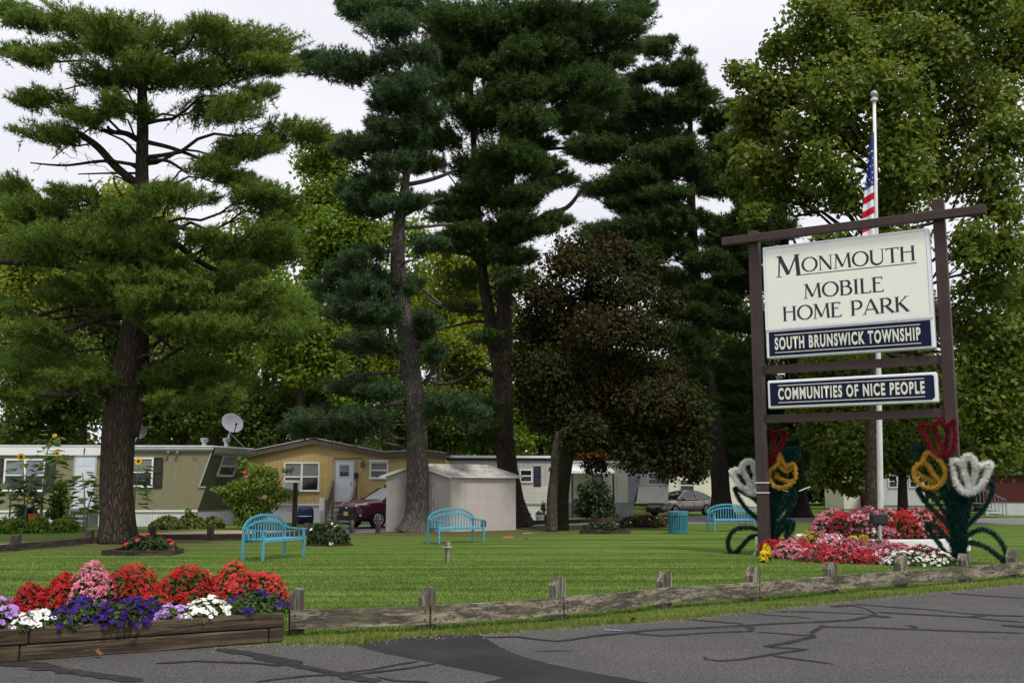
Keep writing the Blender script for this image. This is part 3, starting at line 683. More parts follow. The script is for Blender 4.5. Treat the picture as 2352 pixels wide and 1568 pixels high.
serif_text(mb, 'MONMOUTH', tt(1783, 620), tt(2104, 580), (zt(1845, 630) + zt(2100, 594)) / 2, zt(1975, 576) - zt(1975, 610), YL, {0: 1.48})
serif_text(mb, 'MOBILE', tt(1846, 660), tt(2031, 640), (zt(1850, 688) + zt(2028, 668)) / 2, zt(1938, 643) - zt(1938, 677), YL)
serif_text(mb, 'HOME PARK', tt(1798, 720), tt(2090, 700), (zt(1800, 741) + zt(2090, 711)) / 2, zt(1945, 690) - zt(1945, 724), YL)
zz = (zt(1840, 634) + zt(2104, 601)) / 2; mb.box(tt(1834, 620), tt(2106, 600), YL - .003, YL - .0005, zz - .010, zz + .008)
mb.build('lettering', 'sign_ink', cab)
def navy_text(par, txt, ua, ub, va, vb, ta, tb, za, zb):
    font_text('lettering', txt, ta, tb, za, zb, -.1725, 'sign_letter', par)
    mb = MB(); h = zb - za
    for z in (zb + .055, za - .065): mb.box(ta, tb, -.1725, -.1685, z - .008, z + .008)
    mb.build('rule_line', 'sign_letter', par)
h_ = zm - z0 - .05; navy_text(cab, 'SOUTH BRUNSWICK TOWNSHIP', 0, 0, 0, 0, tt(1780, 790), tt(2115, 768), z0 + .05 + h_ * .24, z0 + .05 + h_ * .76)
# lower cabinet
t0, t1 = tt(1764, 910), tt(2153, 885); z1 = (zt(1764, 877) + zt(2150, 851)) / 2; z0 = (zt(1766, 941) + zt(2155, 920)) / 2
mb = MB(); mb.bbox(t0, t1, -.16, .10, z0, z1, .02); cab2 = mb.build('lower_sign_cabinet', 'sign_white', sg, 30)
e = .06; mb = MB(); mb.prism([(t0 + e, z0 + e), (t1 - e - .06, z0 + e), (t1 - e, z0 + e + .06), (t1 - e, z1 - e - .04), (t1 - e - .03, z1 - e), (t0 + e, z1 - e)], -.168, -.161, 'y'); mb.build('navy_strip', 'sign_navy', cab2)
h_ = z1 - z0 - 2 * e; navy_text(cab2, 'COMMUNITIES OF NICE PEOPLE', 0, 0, 0, 0, tt(1788, 905), tt(2124, 885), z0 + e + h_ * .25, z0 + e + h_ * .77)
for x in (t0 + .5, t1 - .5):
    tag_hang = MB(); tag_hang.tube([(x, 0, z1 - .02), (x, 0, z1 + .5)], .012, 6); tag_hang.build('hanger_rod', 'dark_metal', sg)

# ------------------------------------------------------------------ flagpole and flag
YP = 28.0; PB = AT(2024, 1255, YP); PB = Vector((PB.x, YP, 0)); ztop = AT(2008, 232, YP).z
fp = thing('flagpole', 'tall white flagpole with a grey ball finial behind the park sign', 'flagpole', PB)
pole_lean = AT(2008, 232, YP).x - PB.x
def pole_at(z): return PB + Vector((pole_lean * z / ztop, 0, z))
mb = MB(); mb.tube([pole_at(z) for z in (0, .5, 3, 6, 9, ztop)], [.084, .082, .076, .067, .055, .044], 16); mb.build('pole', 'pole_white', fp, True, True)
mb = MB(); mb.lathe([(.05, -.02), (.10, 0), (.10, .07), (.06, .08), (.045, .13)], pole_at(ztop), 16); mb.build('truck_collar', 'pole_white', fp, 40, True)
mb = MB(); c = pole_at(ztop + .20); mb.lathe([(.105 * math.sin(a * math.pi / 12), -.105 * math.cos(a * math.pi / 12)) for a in range(13)], c, 20); mb.build('ball', 'ball_grey', fp, True, True)
FL = thing('flag', 'american flag hanging limp in folds beside the white pole', 'flag', pole_at(ztop - 1.2))
left = [(305, 2003), (335, 1997), (380, 1990), (430, 1983), (470, 1979), (500, 1977), (535, 1978), (575, 1979)]
def flag_pt(s, r):
    """s: 0 at the pole to 1 at the free edge; r: 0 top to 1 bottom, measured along the drooping stripes"""
    v = 312 + 262 * r; lu = np.interp(v, [a for a, _ in left], [b for _, b in left]); ru = np.interp(v, [215, 1170], [2007, 2023]) - 3
    u = ru + (lu - ru) * s; v2 = v + 16 * s * min(1, r * 3) - 8
    p = AT(u, v2, YP); fold = .07 * math.sin(s * 9 + r * 3) * min(1, r * 4)
    return Vector((p.x, YP - .05 + fold, p.z))
bands = [(0.0, .46, 'B')]; r = .46
for i in range(7): bands.append((r, r + .062, 'WRWRWRW'[i])); r += .062
bands.append((r, 1.0, 'R'))
for r0, r1, c in bands:
    mb = MB(); nr = 14 if c == 'B' else (5 if r1 < .95 else 6); ns = 14
    vs = [flag_pt(i / ns, r0 + (r1 - r0) * j / nr) for j in range(nr + 1) for i in range(ns + 1)]
    mb.add(vs, [(j * (ns + 1) + i, j * (ns + 1) + i + 1, (j + 1) * (ns + 1) + i + 1, (j + 1) * (ns + 1) + i) for j in range(nr) for i in range(ns)])
    q = mb.build('canton' if c == 'B' else 'stripe', {'B': 'flag_blue', 'R': 'flag_red', 'W': 'flag_white'}[c], FL, True, True)
    if c == 'B':
        st = MB()
        for j, r in enumerate((.16, .22, .28, .34, .39, .43)):
            for s_ in ((.35, .75) if j % 2 else (.2, .55, .88)):
                p = flag_pt(s_, r) + Vector((0, -.012, 0)); rr = .030
                st.add([p + Vector((math.sin(a * math.pi / 5) * (rr if a % 2 == 0 else rr * .42), -.02 * (a % 2 == 0) * 0, math.cos(a * math.pi / 5) * (rr if a % 2 == 0 else rr * .42))) for a in range(10)], [tuple(range(10))])
        st.build('stars', 'flag_white', q, False, True)

# ------------------------------------------------------------------ tinsel tulip sculptures
Z5 = lambda X, Y: (1617 + .3125 * X, 931 + .3125 * Y)
def smooth(pts, closed, n=8):
    m = len(pts); out = []
    for i in range(m if closed else m - 1):
        p0 = pts[(i - 1) % m] if closed or i > 0 else pts[0]; p1 = pts[i]; p2 = pts[(i + 1) % m]; p3 = pts[(i + 2) % m] if closed or i + 2 < m else pts[-1]
        for j in range(n):
            t = j / n; out.append(0.5 * ((2 * p1) + (p2 - p0) * t + (2 * p0 - 5 * p1 + 4 * p2 - p3) * t * t + (3 * p1 - p0 - 3 * p2 + p3) * t ** 3))
    if not closed: out.append(pts[-1])
    return out
def garland(name, mat, parent, paths, rad):
    mb = MB(); V = []
    for pts, closed in paths:
        sm = smooth(pts, closed); mb.tube(sm, rad * .40, 6, True, closed)
        Ln = sum((b - a).length for a, b in zip(sm[:-1], sm[1:])); n = int(Ln * 2300 * rad / .07); P = np.array([tuple(p) for p in sm])
        seg = rng.integers(0, len(P) - 1, n); t = rng.random((n, 1)); base = P[seg] * (1 - t) + P[seg + 1] * t
        d = rng.normal(size=(n, 3)); d /= np.linalg.norm(d, axis=1, keepdims=True); ln = rad * (.7 + .75 * rng.random((n, 1))); sd = np.cross(d, rng.normal(size=(n, 3))); sd /= np.linalg.norm(sd, axis=1, keepdims=True)
        V.append(np.stack([base + sd * .009, base - sd * .009, base + d * ln], 1).reshape(-1, 3))
    V = np.concatenate(V); o = XF[parent].translation; base_n = len(mb.v)
    f0 = len(mb.f); mb.v += [tuple(x) for x in V]; mb.f += [(base_n + 3 * i, base_n + 3 * i + 1, base_n + 3 * i + 2) for i in range(len(V) // 3)]
    me = bpy.data.meshes.new(name); me.from_pydata([tuple(Vector(p) - o) for p in mb.v], [], mb.f)
    return link(name, me, mat, parent)
def sculpture(label, off, base_px, items):
    bt = tt(*Z5(*base_px), off); bp = W.A + W.e * bt + W.n * off
    t = thing('tulip_sculpture', label, 'sculpture', bp, 0, 'tinsel tulip sculptures on the sign posts')
    for nm, mat, rad, paths in items:
        pp = []
        for k_, (pts, closed) in enumerate(paths):
            q = []
            for p in pts:
                a_, z_ = W.hit(*Z5(*p), off); q.append(W.A + W.e * a_ + W.n * (off + (k_ % 3 - 1) * .05 - (0.06 if 'blossom' in nm else 0)) + Vector((0, 0, max(z_, .02))))
            pp.append((q, closed))
        garland(nm, mat, t, pp, rad)
    return t
C, O = True, False
sculpture('giant tinsel tulips with broad dark green leaves on the right sign post', -.34, (1885, 1175), [
    ('blossom', 'tinsel_red', .07, [([(1592, 152), (1640, 150), (1695, 165), (1720, 122), (1760, 128), (1790, 160), (1838, 112), (1850, 180), (1850, 260), (1835, 330), (1790, 372), (1740, 372), (1690, 340), (1655, 280), (1625, 210)], C), ([(1695, 165), (1720, 240), (1765, 320), (1775, 365)], O), ([(1792, 160), (1790, 230), (1775, 300), (1770, 365)], O)]),
    ('blossom', 'tinsel_gold', .062, [([(1642, 348), (1610, 410), (1558, 455), (1555, 530), (1600, 585), (1680, 608), (1740, 580), (1778, 520), (1775, 460), (1730, 395), (1680, 352)], C), ([(1615, 420), (1660, 450), (1690, 500), (1745, 570)], O), ([(1560, 490), (1620, 530), (1680, 560), (1700, 600)], O)]),
    ('blossom', 'tinsel_white', .085, [([(1825, 408), (1880, 415), (1905, 430), (1925, 385), (1960, 375), (1990, 405), (2000, 445), (2050, 440), (2108, 432), (2085, 500), (2055, 570), (2010, 620), (1950, 642), (1890, 615), (1855, 560), (1838, 480)], C), ([(1900, 430), (1920, 500), (1945, 570), (1955, 635)], O), ([(2005, 450), (1985, 530), (1965, 590), (1955, 635)], O)]),
    ('stem', 'tinsel_green', .12, [([(1885, 1175), (1880, 1000), (1865, 800), (1840, 600), (1810, 390)], O), ([(1870, 1170), (1850, 960), (1800, 720), (1745, 580)], O), ([(1895, 1170), (1900, 960), (1925, 780), (1955, 650)], O), ([(1850, 1150), (1840, 900), (1830, 700), (1800, 650)], O), ([(1905, 1160), (1890, 980), (1880, 760), (1890, 690)], O), ([(1875, 1100), (1870, 900), (1855, 720)], O)]),
    ('leaf', 'tinsel_green', .075, [([(1575, 405), (1535, 350), (1545, 300), (1600, 300), (1640, 325), (1600, 370)], C), ([(1580, 340), (1600, 330), (1575, 380)], O)]),
    ('leaf', 'tinsel_green', .075, [([(1840, 930), (1760, 840), (1680, 760), (1610, 680), (1580, 615), (1640, 625), (1710, 700), (1780, 800), (1830, 880)], C)]),
    ('leaf', 'tinsel_green', .075, [([(1910, 900), (1990, 830), (2070, 740), (2120, 640), (2115, 575), (2050, 590), (1985, 660), (1930, 760), (1900, 850)], C)]),
    ('leaf', 'tinsel_green', .075, [([(1860, 1120), (1780, 1080), (1720, 1000), (1665, 920), (1645, 875), (1700, 885), (1770, 950), (1840, 1040)], C)]),
    ('leaf', 'tinsel_green', .075, [([(1905, 1010), (1960, 940), (2040, 910), (2120, 935), (2190, 1010), (2225, 1100), (2222, 1160), (2180, 1120), (2100, 1055), (2010, 1015), (1940, 1005)], C)])])
sculpture('giant tinsel tulips half hidden behind the left sign post', .34, (495, 1030), [
    ('blossom', 'tinsel_red', .07, [([(430, 175), (490, 190), (520, 215), (560, 195), (612, 205), (590, 260), (560, 320), (525, 390), (490, 405), (455, 340)], C), ([(520, 215), (515, 290), (495, 400)], O)]),
    ('blossom', 'tinsel_gold', .062, [([(565, 360), (555, 430), (505, 470), (490, 530), (520, 585), (570, 605), (630, 590), (680, 530), (670, 430), (620, 445), (590, 410)], C), ([(560, 440), (600, 480), (640, 470), (670, 440)], O), ([(530, 520), (580, 545), (640, 560)], O)]),
    ('blossom', 'tinsel_white', .085, [([(222, 480), (285, 470), (300, 430), (335, 410), (370, 425), (385, 470), (440, 460), (440, 560), (400, 630), (360, 645), (310, 615), (255, 560)], C), ([(290, 480), (330, 550), (365, 630)], O), ([(385, 480), (380, 560), (368, 630)], O)]),
    ('stem', 'tinsel_green', .12, [([(490, 1010), (490, 800), (485, 600), (490, 420)], O), ([(500, 1010), (505, 850), (530, 700), (565, 610)], O), ([(485, 1000), (470, 850), (410, 700), (370, 650)], O), ([(500, 980), (500, 820), (500, 640)], O)]),
    ('leaf', 'tinsel_green', .075, [([(600, 400), (590, 340), (640, 322), (690, 325), (688, 390), (640, 425)], C), ([(615, 360), (660, 350), (655, 400), (620, 390)], C)]),
    ('leaf', 'tinsel_green', .075, [([(470, 880), (400, 830), (320, 760), (260, 680), (235, 610), (300, 640), (380, 690), (450, 780)], C)]),
    ('leaf', 'tinsel_green', .075, [([(505, 870), (545, 770), (600, 680), (655, 630), (668, 680), (630, 770), (570, 850)], C), ([(530, 820), (600, 740), (650, 660)], O)]),
    ('leaf', 'tinsel_green', .075, [([(470, 945), (380, 905), (290, 895), (215, 925), (180, 1000), (198, 1075), (240, 1095), (275, 1040), (340, 970), (410, 955)], C)]),
    ('leaf', 'tinsel_green', .075, [([(510, 990), (545, 910), (600, 855), (655, 855), (655, 900), (610, 980), (595, 1000)], O), ([(515, 985), (570, 920), (620, 885), (600, 960)], O)])])
# plastic rods tied across the sculptures
for lb, a_, b_, off in (('thin white rod sticking out of the left tulip sculpture', (545, 612), (620, 632), .28), ('thin white rod poking right of the left tulip sculpture', (700, 628), (780, 596), .30)):
    q = []
    for p in (a_, b_):
        x, z = W.hit(*Z5(*p), off); q.append(W.A + W.e * x + W.n * off + Vector((0, 0, z)))
    mb = MB(); mb.tube([v - q[0] for v in q], .014, 6); o = mb.build('rod', 'clean_white'); o.location = q[0]; tag(o, lb, 'rod')
# ------------------------------------------------------------------ buildings
def window(par, wl, px, frame='clean_white', sash=True, mull=0, cover=None, cover_h=.5, off=0.0, sill=True, fw=.07):
    t0, t1, z0, z1 = wl.rect(*px, off); y = off
    mb = MB()
    for a in ((t0, t1, z1 - fw, z1), (t0, t1, z0, z0 + fw), (t0, t0 + fw, z0 + fw, z1 - fw), (t1 - fw, t1, z0 + fw, z1 - fw)): mb.box(a[0], a[1], y - .05, y - .002, a[2], a[3])
    if sash: zm = (z0 + z1) / 2; mb.box(t0 + fw, t1 - fw, y - .042, y - .012, zm - .03, zm + .03)
    for i in range(mull): x = t0 + (t1 - t0) * (i + 1) / (mull + 1); mb.box(x - .045, x + .045, y - .046, y - .010, z0 + fw, z1 - fw)
    f = mb.build('window', frame, par)
    mb = MB(); mb.box(t0 + fw * .8, t1 - fw * .8, y - .016, y - .006, z0 + fw * .8, z1 - fw * .8); mb.build('pane', 'glass', f)
    if cover:
        mb = MB(); mb.box(t0 + fw, t1 - fw, y - .0175, y - .0165, z1 - fw - (z1 - z0 - 2 * fw) * cover_h, z1 - fw); mb.build('blind', cover, f)
    if sill: mb = MB(); mb.bbox(t0 - .03, t1 + .03, y - .09, y - .051, z0 - .02, z0 + .03, .008); mb.build('sill', frame, f)
    return f
def shutter(par, wl, px, mat, off=0.0):
    t0, t1, z0, z1 = wl.rect(*px, off); mb = MB()
    for a in ((t0, t1, z1 - .07, z1), (t0, t1, z0, z0 + .07), (t0, t0 + .05, z0 + .07, z1 - .07), (t1 - .05, t1, z0 + .07, z1 - .07), (t0 + .05, t1 - .05, (z0 + z1) / 2 - .03, (z0 + z1) / 2 + .03)): mb.box(a[0], a[1], off - .04, off - .003, a[2], a[3])
    n = 16
    for i in range(n): z = z0 + .08 + (z1 - z0 - .16) * i / n; mb.box(t0 + .05, t1 - .05, off - .028, off - .006, z, z + .03)
    return mb.build('shutter', mat, par)
def poly_wall(name, pts_t, y, mat, par, th=.08):
    mb = MB(); mb.prism(pts_t, y, y + th, 'y'); return mb.build(name, mat, par)
def panel_door(par, wl, px, off=0.0, lite=None, mat='door_white', knob_right=True):
    t0, t1, z0, z1 = wl.rect(*px, off); mb = MB(); mb.bbox(t0, t1, off - .045, off - .004, z0, z1, .006)
    wd, h = t1 - t0, z1 - z0
    for i, (a, b) in enumerate(((.05, .28), (.32, .52), (.56, .76), (.80, .95))):
        if lite and b > .52: continue
        for c, d_ in ((.12, .47), (.53, .88)): mb.bbox(t0 + wd * c, t0 + wd * d_, off - .054, off - .044, z0 + h * a, z0 + h * b, .008)
    d = mb.build('door', mat, par)
    mb = MB()
    for a in ((t0 - .07, t0 - .004, z0, z1 + .07), (t1 + .004, t1 + .07, z0, z1 + .07), (t0 - .004, t1 + .004, z1 + .004, z1 + .07)): mb.box(a[0], a[1], off - .055, off - .003, a[2], a[3])
    mb.build('door_frame', 'grey_trim', d)
    kx = t1 - wd * .12 if knob_right else t0 + wd * .12; mb = MB(); mb.lathe([(0, -.03), (.03, -.02), (.03, .0), (.012, .02)], (kx, off - .07, z0 + h * .44), 10, Matrix.Rotation(math.radians(90), 4, 'X'))
    mb.lathe([(0, -.02), (.022, -.015), (.022, .01)], (kx, off - .055, z0 + h * .50), 10, Matrix.Rotation(math.radians(90), 4, 'X')); mb.build('handle', 'dark_metal', d)
    if lite:
        a0, a1, b0, b1 = wl.rect(*lite, off); mb = MB()
        for q in ((a0, a1, b1 - .03, b1), (a0, a1, b0, b0 + .03), (a0, a0 + .03, b0 + .03, b1 - .03), (a1 - .03, a1, b0 + .03, b1 - .03), (a0 + .03, a1 - .03, (b0 + b1) / 2 - .02, (b0 + b1) / 2 + .02)): mb.box(q[0], q[1], off - .062, off - .046, q[2], q[3])
        mb.build('door_window_frame', 'grey_trim', d); mb = MB(); mb.box(a0 + .02, a1 - .02, off - .052, off - .047, b0 + .02, b1 - .02); mb.build('door_window', 'glass', d)
        mb = MB(); mb.box(a0 + .04, a1 - .04, off - .0545, off - .053, (b0 + b1) / 2 + .03, b1 - .03); mb.build('curtain', 'curtain', d)
    return d

# ---- green trailer
WG = Wall((-23.2, 43.15), (-12.95, 44.05))
gh = thing('mobile_home', 'olive green single-wide trailer with white skirting and black shutters on the left', 'mobile home', WG.A, WG.rz)
LG = WG.L; zr = (WG.hit(60, 1030)[1] + WG.hit(470, 1036)[1]) / 2; zs = (WG.hit(350, 1169)[1] + WG.hit(100, 1173)[1]) / 2
tTop, tMid, tMid2, tBot = WG.hit(488, 1042)[0], WG.hit(458, 1118)[0], WG.hit(473, 1119)[0], WG.hit(454, 1168)[0]
zMid = WG.hit(458, 1118)[1]
poly_wall('front_wall', [(0, zs), (tBot, zs), (tMid2, zMid - .01), (tMid, zMid), (tTop, zr), (0, zr)], 0, 'olive_siding', gh)
# end wall: slopes outwards in two steps; runs back at an angle
ed = Vector((math.cos(math.radians(72) - WG.rz), math.sin(math.radians(72) - WG.rz), 0)) * 3.0
mb = MB()
def quad3(mb, a, b, d): mb.add([a, a + d, b + d, b], [(0, 1, 2, 3)])
P = lambda t, z: Vector((t, .002, z))
quad3(mb, P(tMid, zMid), P(tTop, zr), ed); quad3(mb, P(tMid2, zMid), P(tMid, zMid), ed); quad3(mb, P(tBot, zs), P(tMid2, zMid), ed)
mb.build('end_wall', 'olive_shaded_siding', gh)
mb = MB(); mb.bar(P(tMid - .01, zMid) + Vector((0, -.03, 0)), P(tTop - .01, zr) + Vector((0, -.03, 0)), .05); mb.bar(P(tMid, zMid) + Vector((0, -.03, 0)), P(tMid2, zMid) + Vector((0, -.03, 0)), .05); mb.build('corner_trim', 'grey_trim', gh)
zf = WG.hit(120, 1045)[1]
mb = MB(); mb.box(0, WG.hit(300, 1036)[0], -.10, .04, zf, zr + .14); mb.build('fascia', 'clean_white', gh)
mb = MB(); mb.box(WG.hit(300, 1036)[0] + .01, tTop, -.09, .04, zr - .04, zr + .02); mb.box(WG.hit(300, 1036)[0] + .01, tTop + .05, -.14, .05, zr + .025, zr + .12); mb.build('gutter', 'grey_trim', gh)
mb = MB(); a = P(tTop, 0); rp = [Vector((0, -.12, 0)), a + Vector((.04, -.12, 0)), a + ed + Vector((.1, .1, 0)), ed + Vector((0, .1, 0))]
for zz in (zr + .145, zr + .20):
    mb.v += [tuple(p + Vector((0, 0, zz))) for p in rp]
mb.f += [(0, 1, 2, 3), (4, 5, 6, 7), (0, 1, 5, 4), (1, 2, 6, 5), (2, 3, 7, 6), (3, 0, 4, 7)]; mb.build('roof', 'white_paint', gh)
mb = MB(); q0 = a + Vector((.03, -.11, 0)); q1 = q0 + ed * 1.02; z_a, z_b = zr - .22, zr + .14
for zz, o_ in ((z_a, 0.0), (z_a + .12, .06), (z_b, .10)):
    mb.v += [tuple(q0 + Vector((o_, -.0, zz))), tuple(q1 + Vector((o_, 0, zz)))]
mb.f += [(0, 1, 3, 2), (2, 3, 5, 4)]; mb.build('end_fascia', 'olive_trim', gh)
mb = MB(); mb.box(0, tBot - .03, .02, .06, -.02, zs - .08); mb.build('skirting', 'white_skirt', gh)
mb = MB(); mb.box(0, tBot, -.03, .05, zs - .078, zs - .002); mb.build('skirt_trim', 'clean_white', gh)
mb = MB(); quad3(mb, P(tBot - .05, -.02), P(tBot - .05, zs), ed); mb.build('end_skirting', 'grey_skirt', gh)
window(gh, WG, (9, 1053, 104, 1128), mull=1, cover='blind_light', cover_h=.45); shutter(gh, WG, (-14, 1053, 7, 1128), 'shutter_black'); shutter(gh, WG, (106, 1053, 127, 1128), 'shutter_black')
window(gh, WG, (302, 1050, 352, 1118), mull=0, cover='curtain', cover_h=.42); shutter(gh, WG, (353, 1050, 374, 1120), 'shutter_black'); shutter(gh, WG, (280, 1050, 301, 1120), 'shutter_black')
panel_door(gh, WG, (171, 1046, 217, 1168))
# end window, lying on the leaning end wall
we = ed.normalized(); up = (P(tTop, zr) - P(tMid, zMid)).normalized(); nrm = we.cross(up); nrm = nrm if nrm.x > 0 else -nrm
def on_end(s, h, o_=0.0): return P(tMid, zMid) + we * s + up * h + nrm * o_
Hh = (P(tTop, zr) - P(tMid, zMid)).length; mb = MB(); s0, s1, h0, h1 = .95, 2.15, Hh * .32, Hh * .86
for a_, b_ in (((s0, h0), (s1, h0)), ((s0, h1), (s1, h1)), ((s0, (h0 + h1) / 2), (s1, (h0 + h1) / 2)), ((s0, h0), (s0, h1)), ((s1, h0), (s1, h1))): mb.bar(on_end(*a_, .03), on_end(*b_, .03), .08, .05, nrm)
f = mb.build('window', 'grey_trim', gh); mb = MB(); mb.add([on_end(s0, h0, .012), on_end(s1, h0, .012), on_end(s1, h1, .012), on_end(s0, h1, .012)], [(0, 1, 2, 3)]); mb.build('pane', 'glass', f)
mb = MB(); mb.add([on_end(s0 + .05, h1 - .5, .016), on_end(s1 - .05, h1 - .5, .016), on_end(s1 - .05, h1 - .04, .016), on_end(s0 + .05, h1 - .04, .016)], [(0, 1, 2, 3)]); mb.build('blind', 'curtain', f)
x0, x1, z0, z1 = WG.rect(442.5, 1050, 451, 1056.5); font_text('house_number', '10', x0, x1, z0, z1, -.012, 'sign_ink', gh, 0.0)
for u in (388, 409):
    x, z = WG.hit(u, 1037); mb = MB(); mb.lathe([(.02, 0), (.05, .03), (.075, .12), (.07, .14), (0, .145)], (x, -.06, z), 12, Matrix.Rotation(math.radians(125), 4, 'X')); mb.build('floodlight', 'galvanised', gh, 40)
# bracket on the fascia
x, z = WG.hit(196, 1030); mb = MB(); mb.box(x - .02, x + .02, -.13, -.102, z - .22, z + .02); mb.build('bracket', 'rust', gh)
# porch steps with metal railing
t0, t1, z0, z1 = WG.rect(150, 1170, 228, 1190)
st = thing('porch', 'grey metal porch with railing at the white door of the green trailer', 'porch', WG.A + WG.e * t0 + WG.n * -.06, WG.rz); wdt = t1 - t0; zp = WG.hit(195, 1168)[1]
mb = MB(); mb.bbox(0, wdt, -1.2, 0, zp - .1, zp - .02, .01); mb.build('platform', 'rail_metal', st)
mb = MB(); [mb.bbox(wdt * .45, wdt * .95, -1.2 - .28 * (i + 1), -1.202 - .28 * i, zp - .1 - .19 * (i + 1), zp - .05 - .19 * (i + 1), .01) for i in range(3)]; mb.build('steps', 'concrete', st)
for sd_, xx in ((0, .03), (1, wdt * .42)):
    mb = MB(); mb.bar((xx, -1.18, -.02), (xx, -1.18, zp + .95), .05)
    if sd_ == 0:
        for zz in (zp + .95, zp + .12): mb.bar((0, -1.18, zz), (wdt * .45, -1.18, zz), .045)
        for i in range(1, 8): mb.bar((wdt * .42 * i / 8, -1.18, zp + .12), (wdt * .42 * i / 8, -1.18, zp + .93), .022)
    else: mb.bar((xx, -1.18, zp + .93), (xx + .3, -2.1, .7), .045); mb.bar((xx, -1.18, zp + .1), (xx + .3, -2.1, 0), .03)
    mb.build('railing', 'rail_metal', st)
for xx, yy in ((.04, -.05), (wdt - .04, -.05), (wdt - .04, -1.16)): mb = MB(); mb.bar((xx, yy, -.02), (xx, yy, zp - .1), .06); mb.build('leg', 'rail_metal', st)
# roof things
def vent(u, v, label):
    p = AT(u, v, 45.3); z = zr + .2; o = thing('roof_vent', label, 'vent', (p.x, 45.3, z), 0, 'roof vents on the green trailer'); h = AT(u, v - 17, 45.3).z - z
    mb = MB(); mb.lathe([(.10, -.05), (.10, h * .55), (.09, h * .56)], n=14); mb.build('pipe', 'galvanised', o, 40)
    mb = MB(); mb.lathe([(.09, h * .57), (.17, h * .60), (.17, h * .72), (.12, h * .75), (.17, h * .80), (.17, h * .95), (0, h)], n=14); mb.build('cap', 'galvanised', o, 40)
vent(469, 1022, 'galvanised round roof vent left of the satellite dish'); vent(520, 1022, 'galvanised round roof vent just under the satellite dish')
def dish(u, v, Y, wpx, hpx, foot, label, yaw, tilt, mat):
    c = AT(u, v, Y); ft = AT(*foot, Y); o = thing('satellite_dish', label, 'satellite dish', ft, 0, 'satellite dishes on the green trailer'); r = wpx * Y / FPX / 2
    M = Matrix.Rotation(yaw, 4, 'Z') @ Matrix.Rotation(tilt, 4, 'X'); mb = MB(); pr = [(r * i / 6, .35 * r * (i / 6) ** 2) for i in range(7)]
    mb.lathe([(max(a_, .001), b_) for a_, b_ in pr] + [(r * 1.02, .35 * r)] + [(max(a_, .001), b_ - .03) for a_, b_ in reversed(pr)], c - ft, 24, M); mb.build('reflector', mat, o, 40)
    mb = MB(); a_ = (M @ Vector((0, -r, .35 * r))) + c - ft; f_ = (M @ Vector((0, -r * .55, r * 1.0))) + c - ft; mb.tube([a_, f_], .025, 6); mb.lathe([(.0, -.08), (.05, -.06), (.05, .06), (0, .08)], f_, 10, M); mb.build('feed_arm', 'dark_metal', o)
    mb = MB(); mb.tube([c - ft - M @ Vector((0, 0, .04)), (c - ft) * .75 + Vector((.0, .12, 0)), (0, 0, -.05)], .035, 8)
    if r > .4: mb.tube([(c - ft) * .6, (.95, .2, -.3)], .014, 5); mb.tube([(c - ft) * .6, (-.25, .5, -.05)], .014, 5)
    mb.build('mast', 'galvanised', o)
dish(531, 975, 45.5, 50, 40, (521, 1021), 'large grey satellite dish on a mast at the right end of the green trailer roof', math.radians(38), math.radians(62), 'dish_grey')
dish(318, 992, 47.0, 34, 30, (306, 1020), 'dark satellite dish peeping out right of the big pine trunk', math.radians(25), math.radians(75), 'dark_metal')

# ---- yellow house
WY = Wall(Vector((-12.6, 48.2, 0)), Vector((-2.9, 48.2, 0)))
yh = thing('mobile_home', 'mustard yellow double-wide home with a low gable and wooden steps', 'mobile home', WY.A, WY.rz)
hz = lambda u, v: WY.hit(u, v)
base = hz(700, 1156)[1]; top_px = [(560, 1049), (722, 1016), (882, 1047), (975, 1043), (1023, 1050)]; tp = [hz(*p) for p in top_px]
poly_wall('front_wall', [(tp[0][0], base), (tp[-1][0], base)] + tp[::-1], 0, 'yellow_siding', yh)
rt = [hz(*p) for p in [(556, 1047), (722, 1013), (882, 1045), (975, 1041), (1025, 1048)]]; mb = MB(); th_ = .26
for (a0, b0), (a1, b1) in zip(rt[:-1], rt[1:]):
    mb.add([(a0, -.22, b0 - th_ / 2), (a1, -.22, b1 - th_ / 2), (a1, -.22, b1 + th_ / 2), (a0, -.22, b0 + th_ / 2), (a0, .0, b0 - th_ / 2), (a1, .0, b1 - th_ / 2), (a1, 0, b1 + th_ / 2), (a0, 0, b0 + th_ / 2)], [(0, 1, 2, 3), (0, 4, 5, 1), (3, 2, 6, 7), (0, 3, 7, 4), (1, 5, 6, 2)])
mb.build('fascia', 'brown_trim', yh)
mb = MB()
for (a0, b0), (a1, b1) in zip(rt[:-1], rt[1:]): mb.add([(a0, -.26, b0 + th_ / 2 + .004), (a1, -.26, b1 + th_ / 2 + .004), (a1, 12, b1 + th_ / 2 + .004), (a0, 12, b0 + th_ / 2 + .004), (a0, -.26, b0 + th_ / 2 + .05), (a1, -.26, b1 + th_ / 2 + .05), (a1, 12, b1 + th_ / 2 + .05), (a0, 12, b0 + th_ / 2 + .05)], [(0, 1, 2, 3), (4, 5, 6, 7), (0, 1, 5, 4), (3, 2, 6, 7)])
mb.build('roof', 'grey_trim', yh)
mb = MB(); mb.box(tp[-1][0] - .06, tp[-1][0] - .002, .082, 12, base, tp[-1][1] - .1); mb.build('side_wall', 'yellow_siding', yh)
mb = MB(); mb.box(tp[0][0], tp[-1][0], .03, .08, -.02, base - .09); mb.build('skirting', 'white_skirt', yh)
mb = MB(); mb.box(tp[0][0], tp[-1][0], -.03, .07, base - .088, base - .003); mb.build('skirt_trim', 'white_paint', yh)
wf = window(yh, WY, (652, 1061, 734, 1128), mull=1, cover='blind', cover_h=.5)
window(yh, WY, (849, 1060, 892, 1099), cover='blind', cover_h=.5)
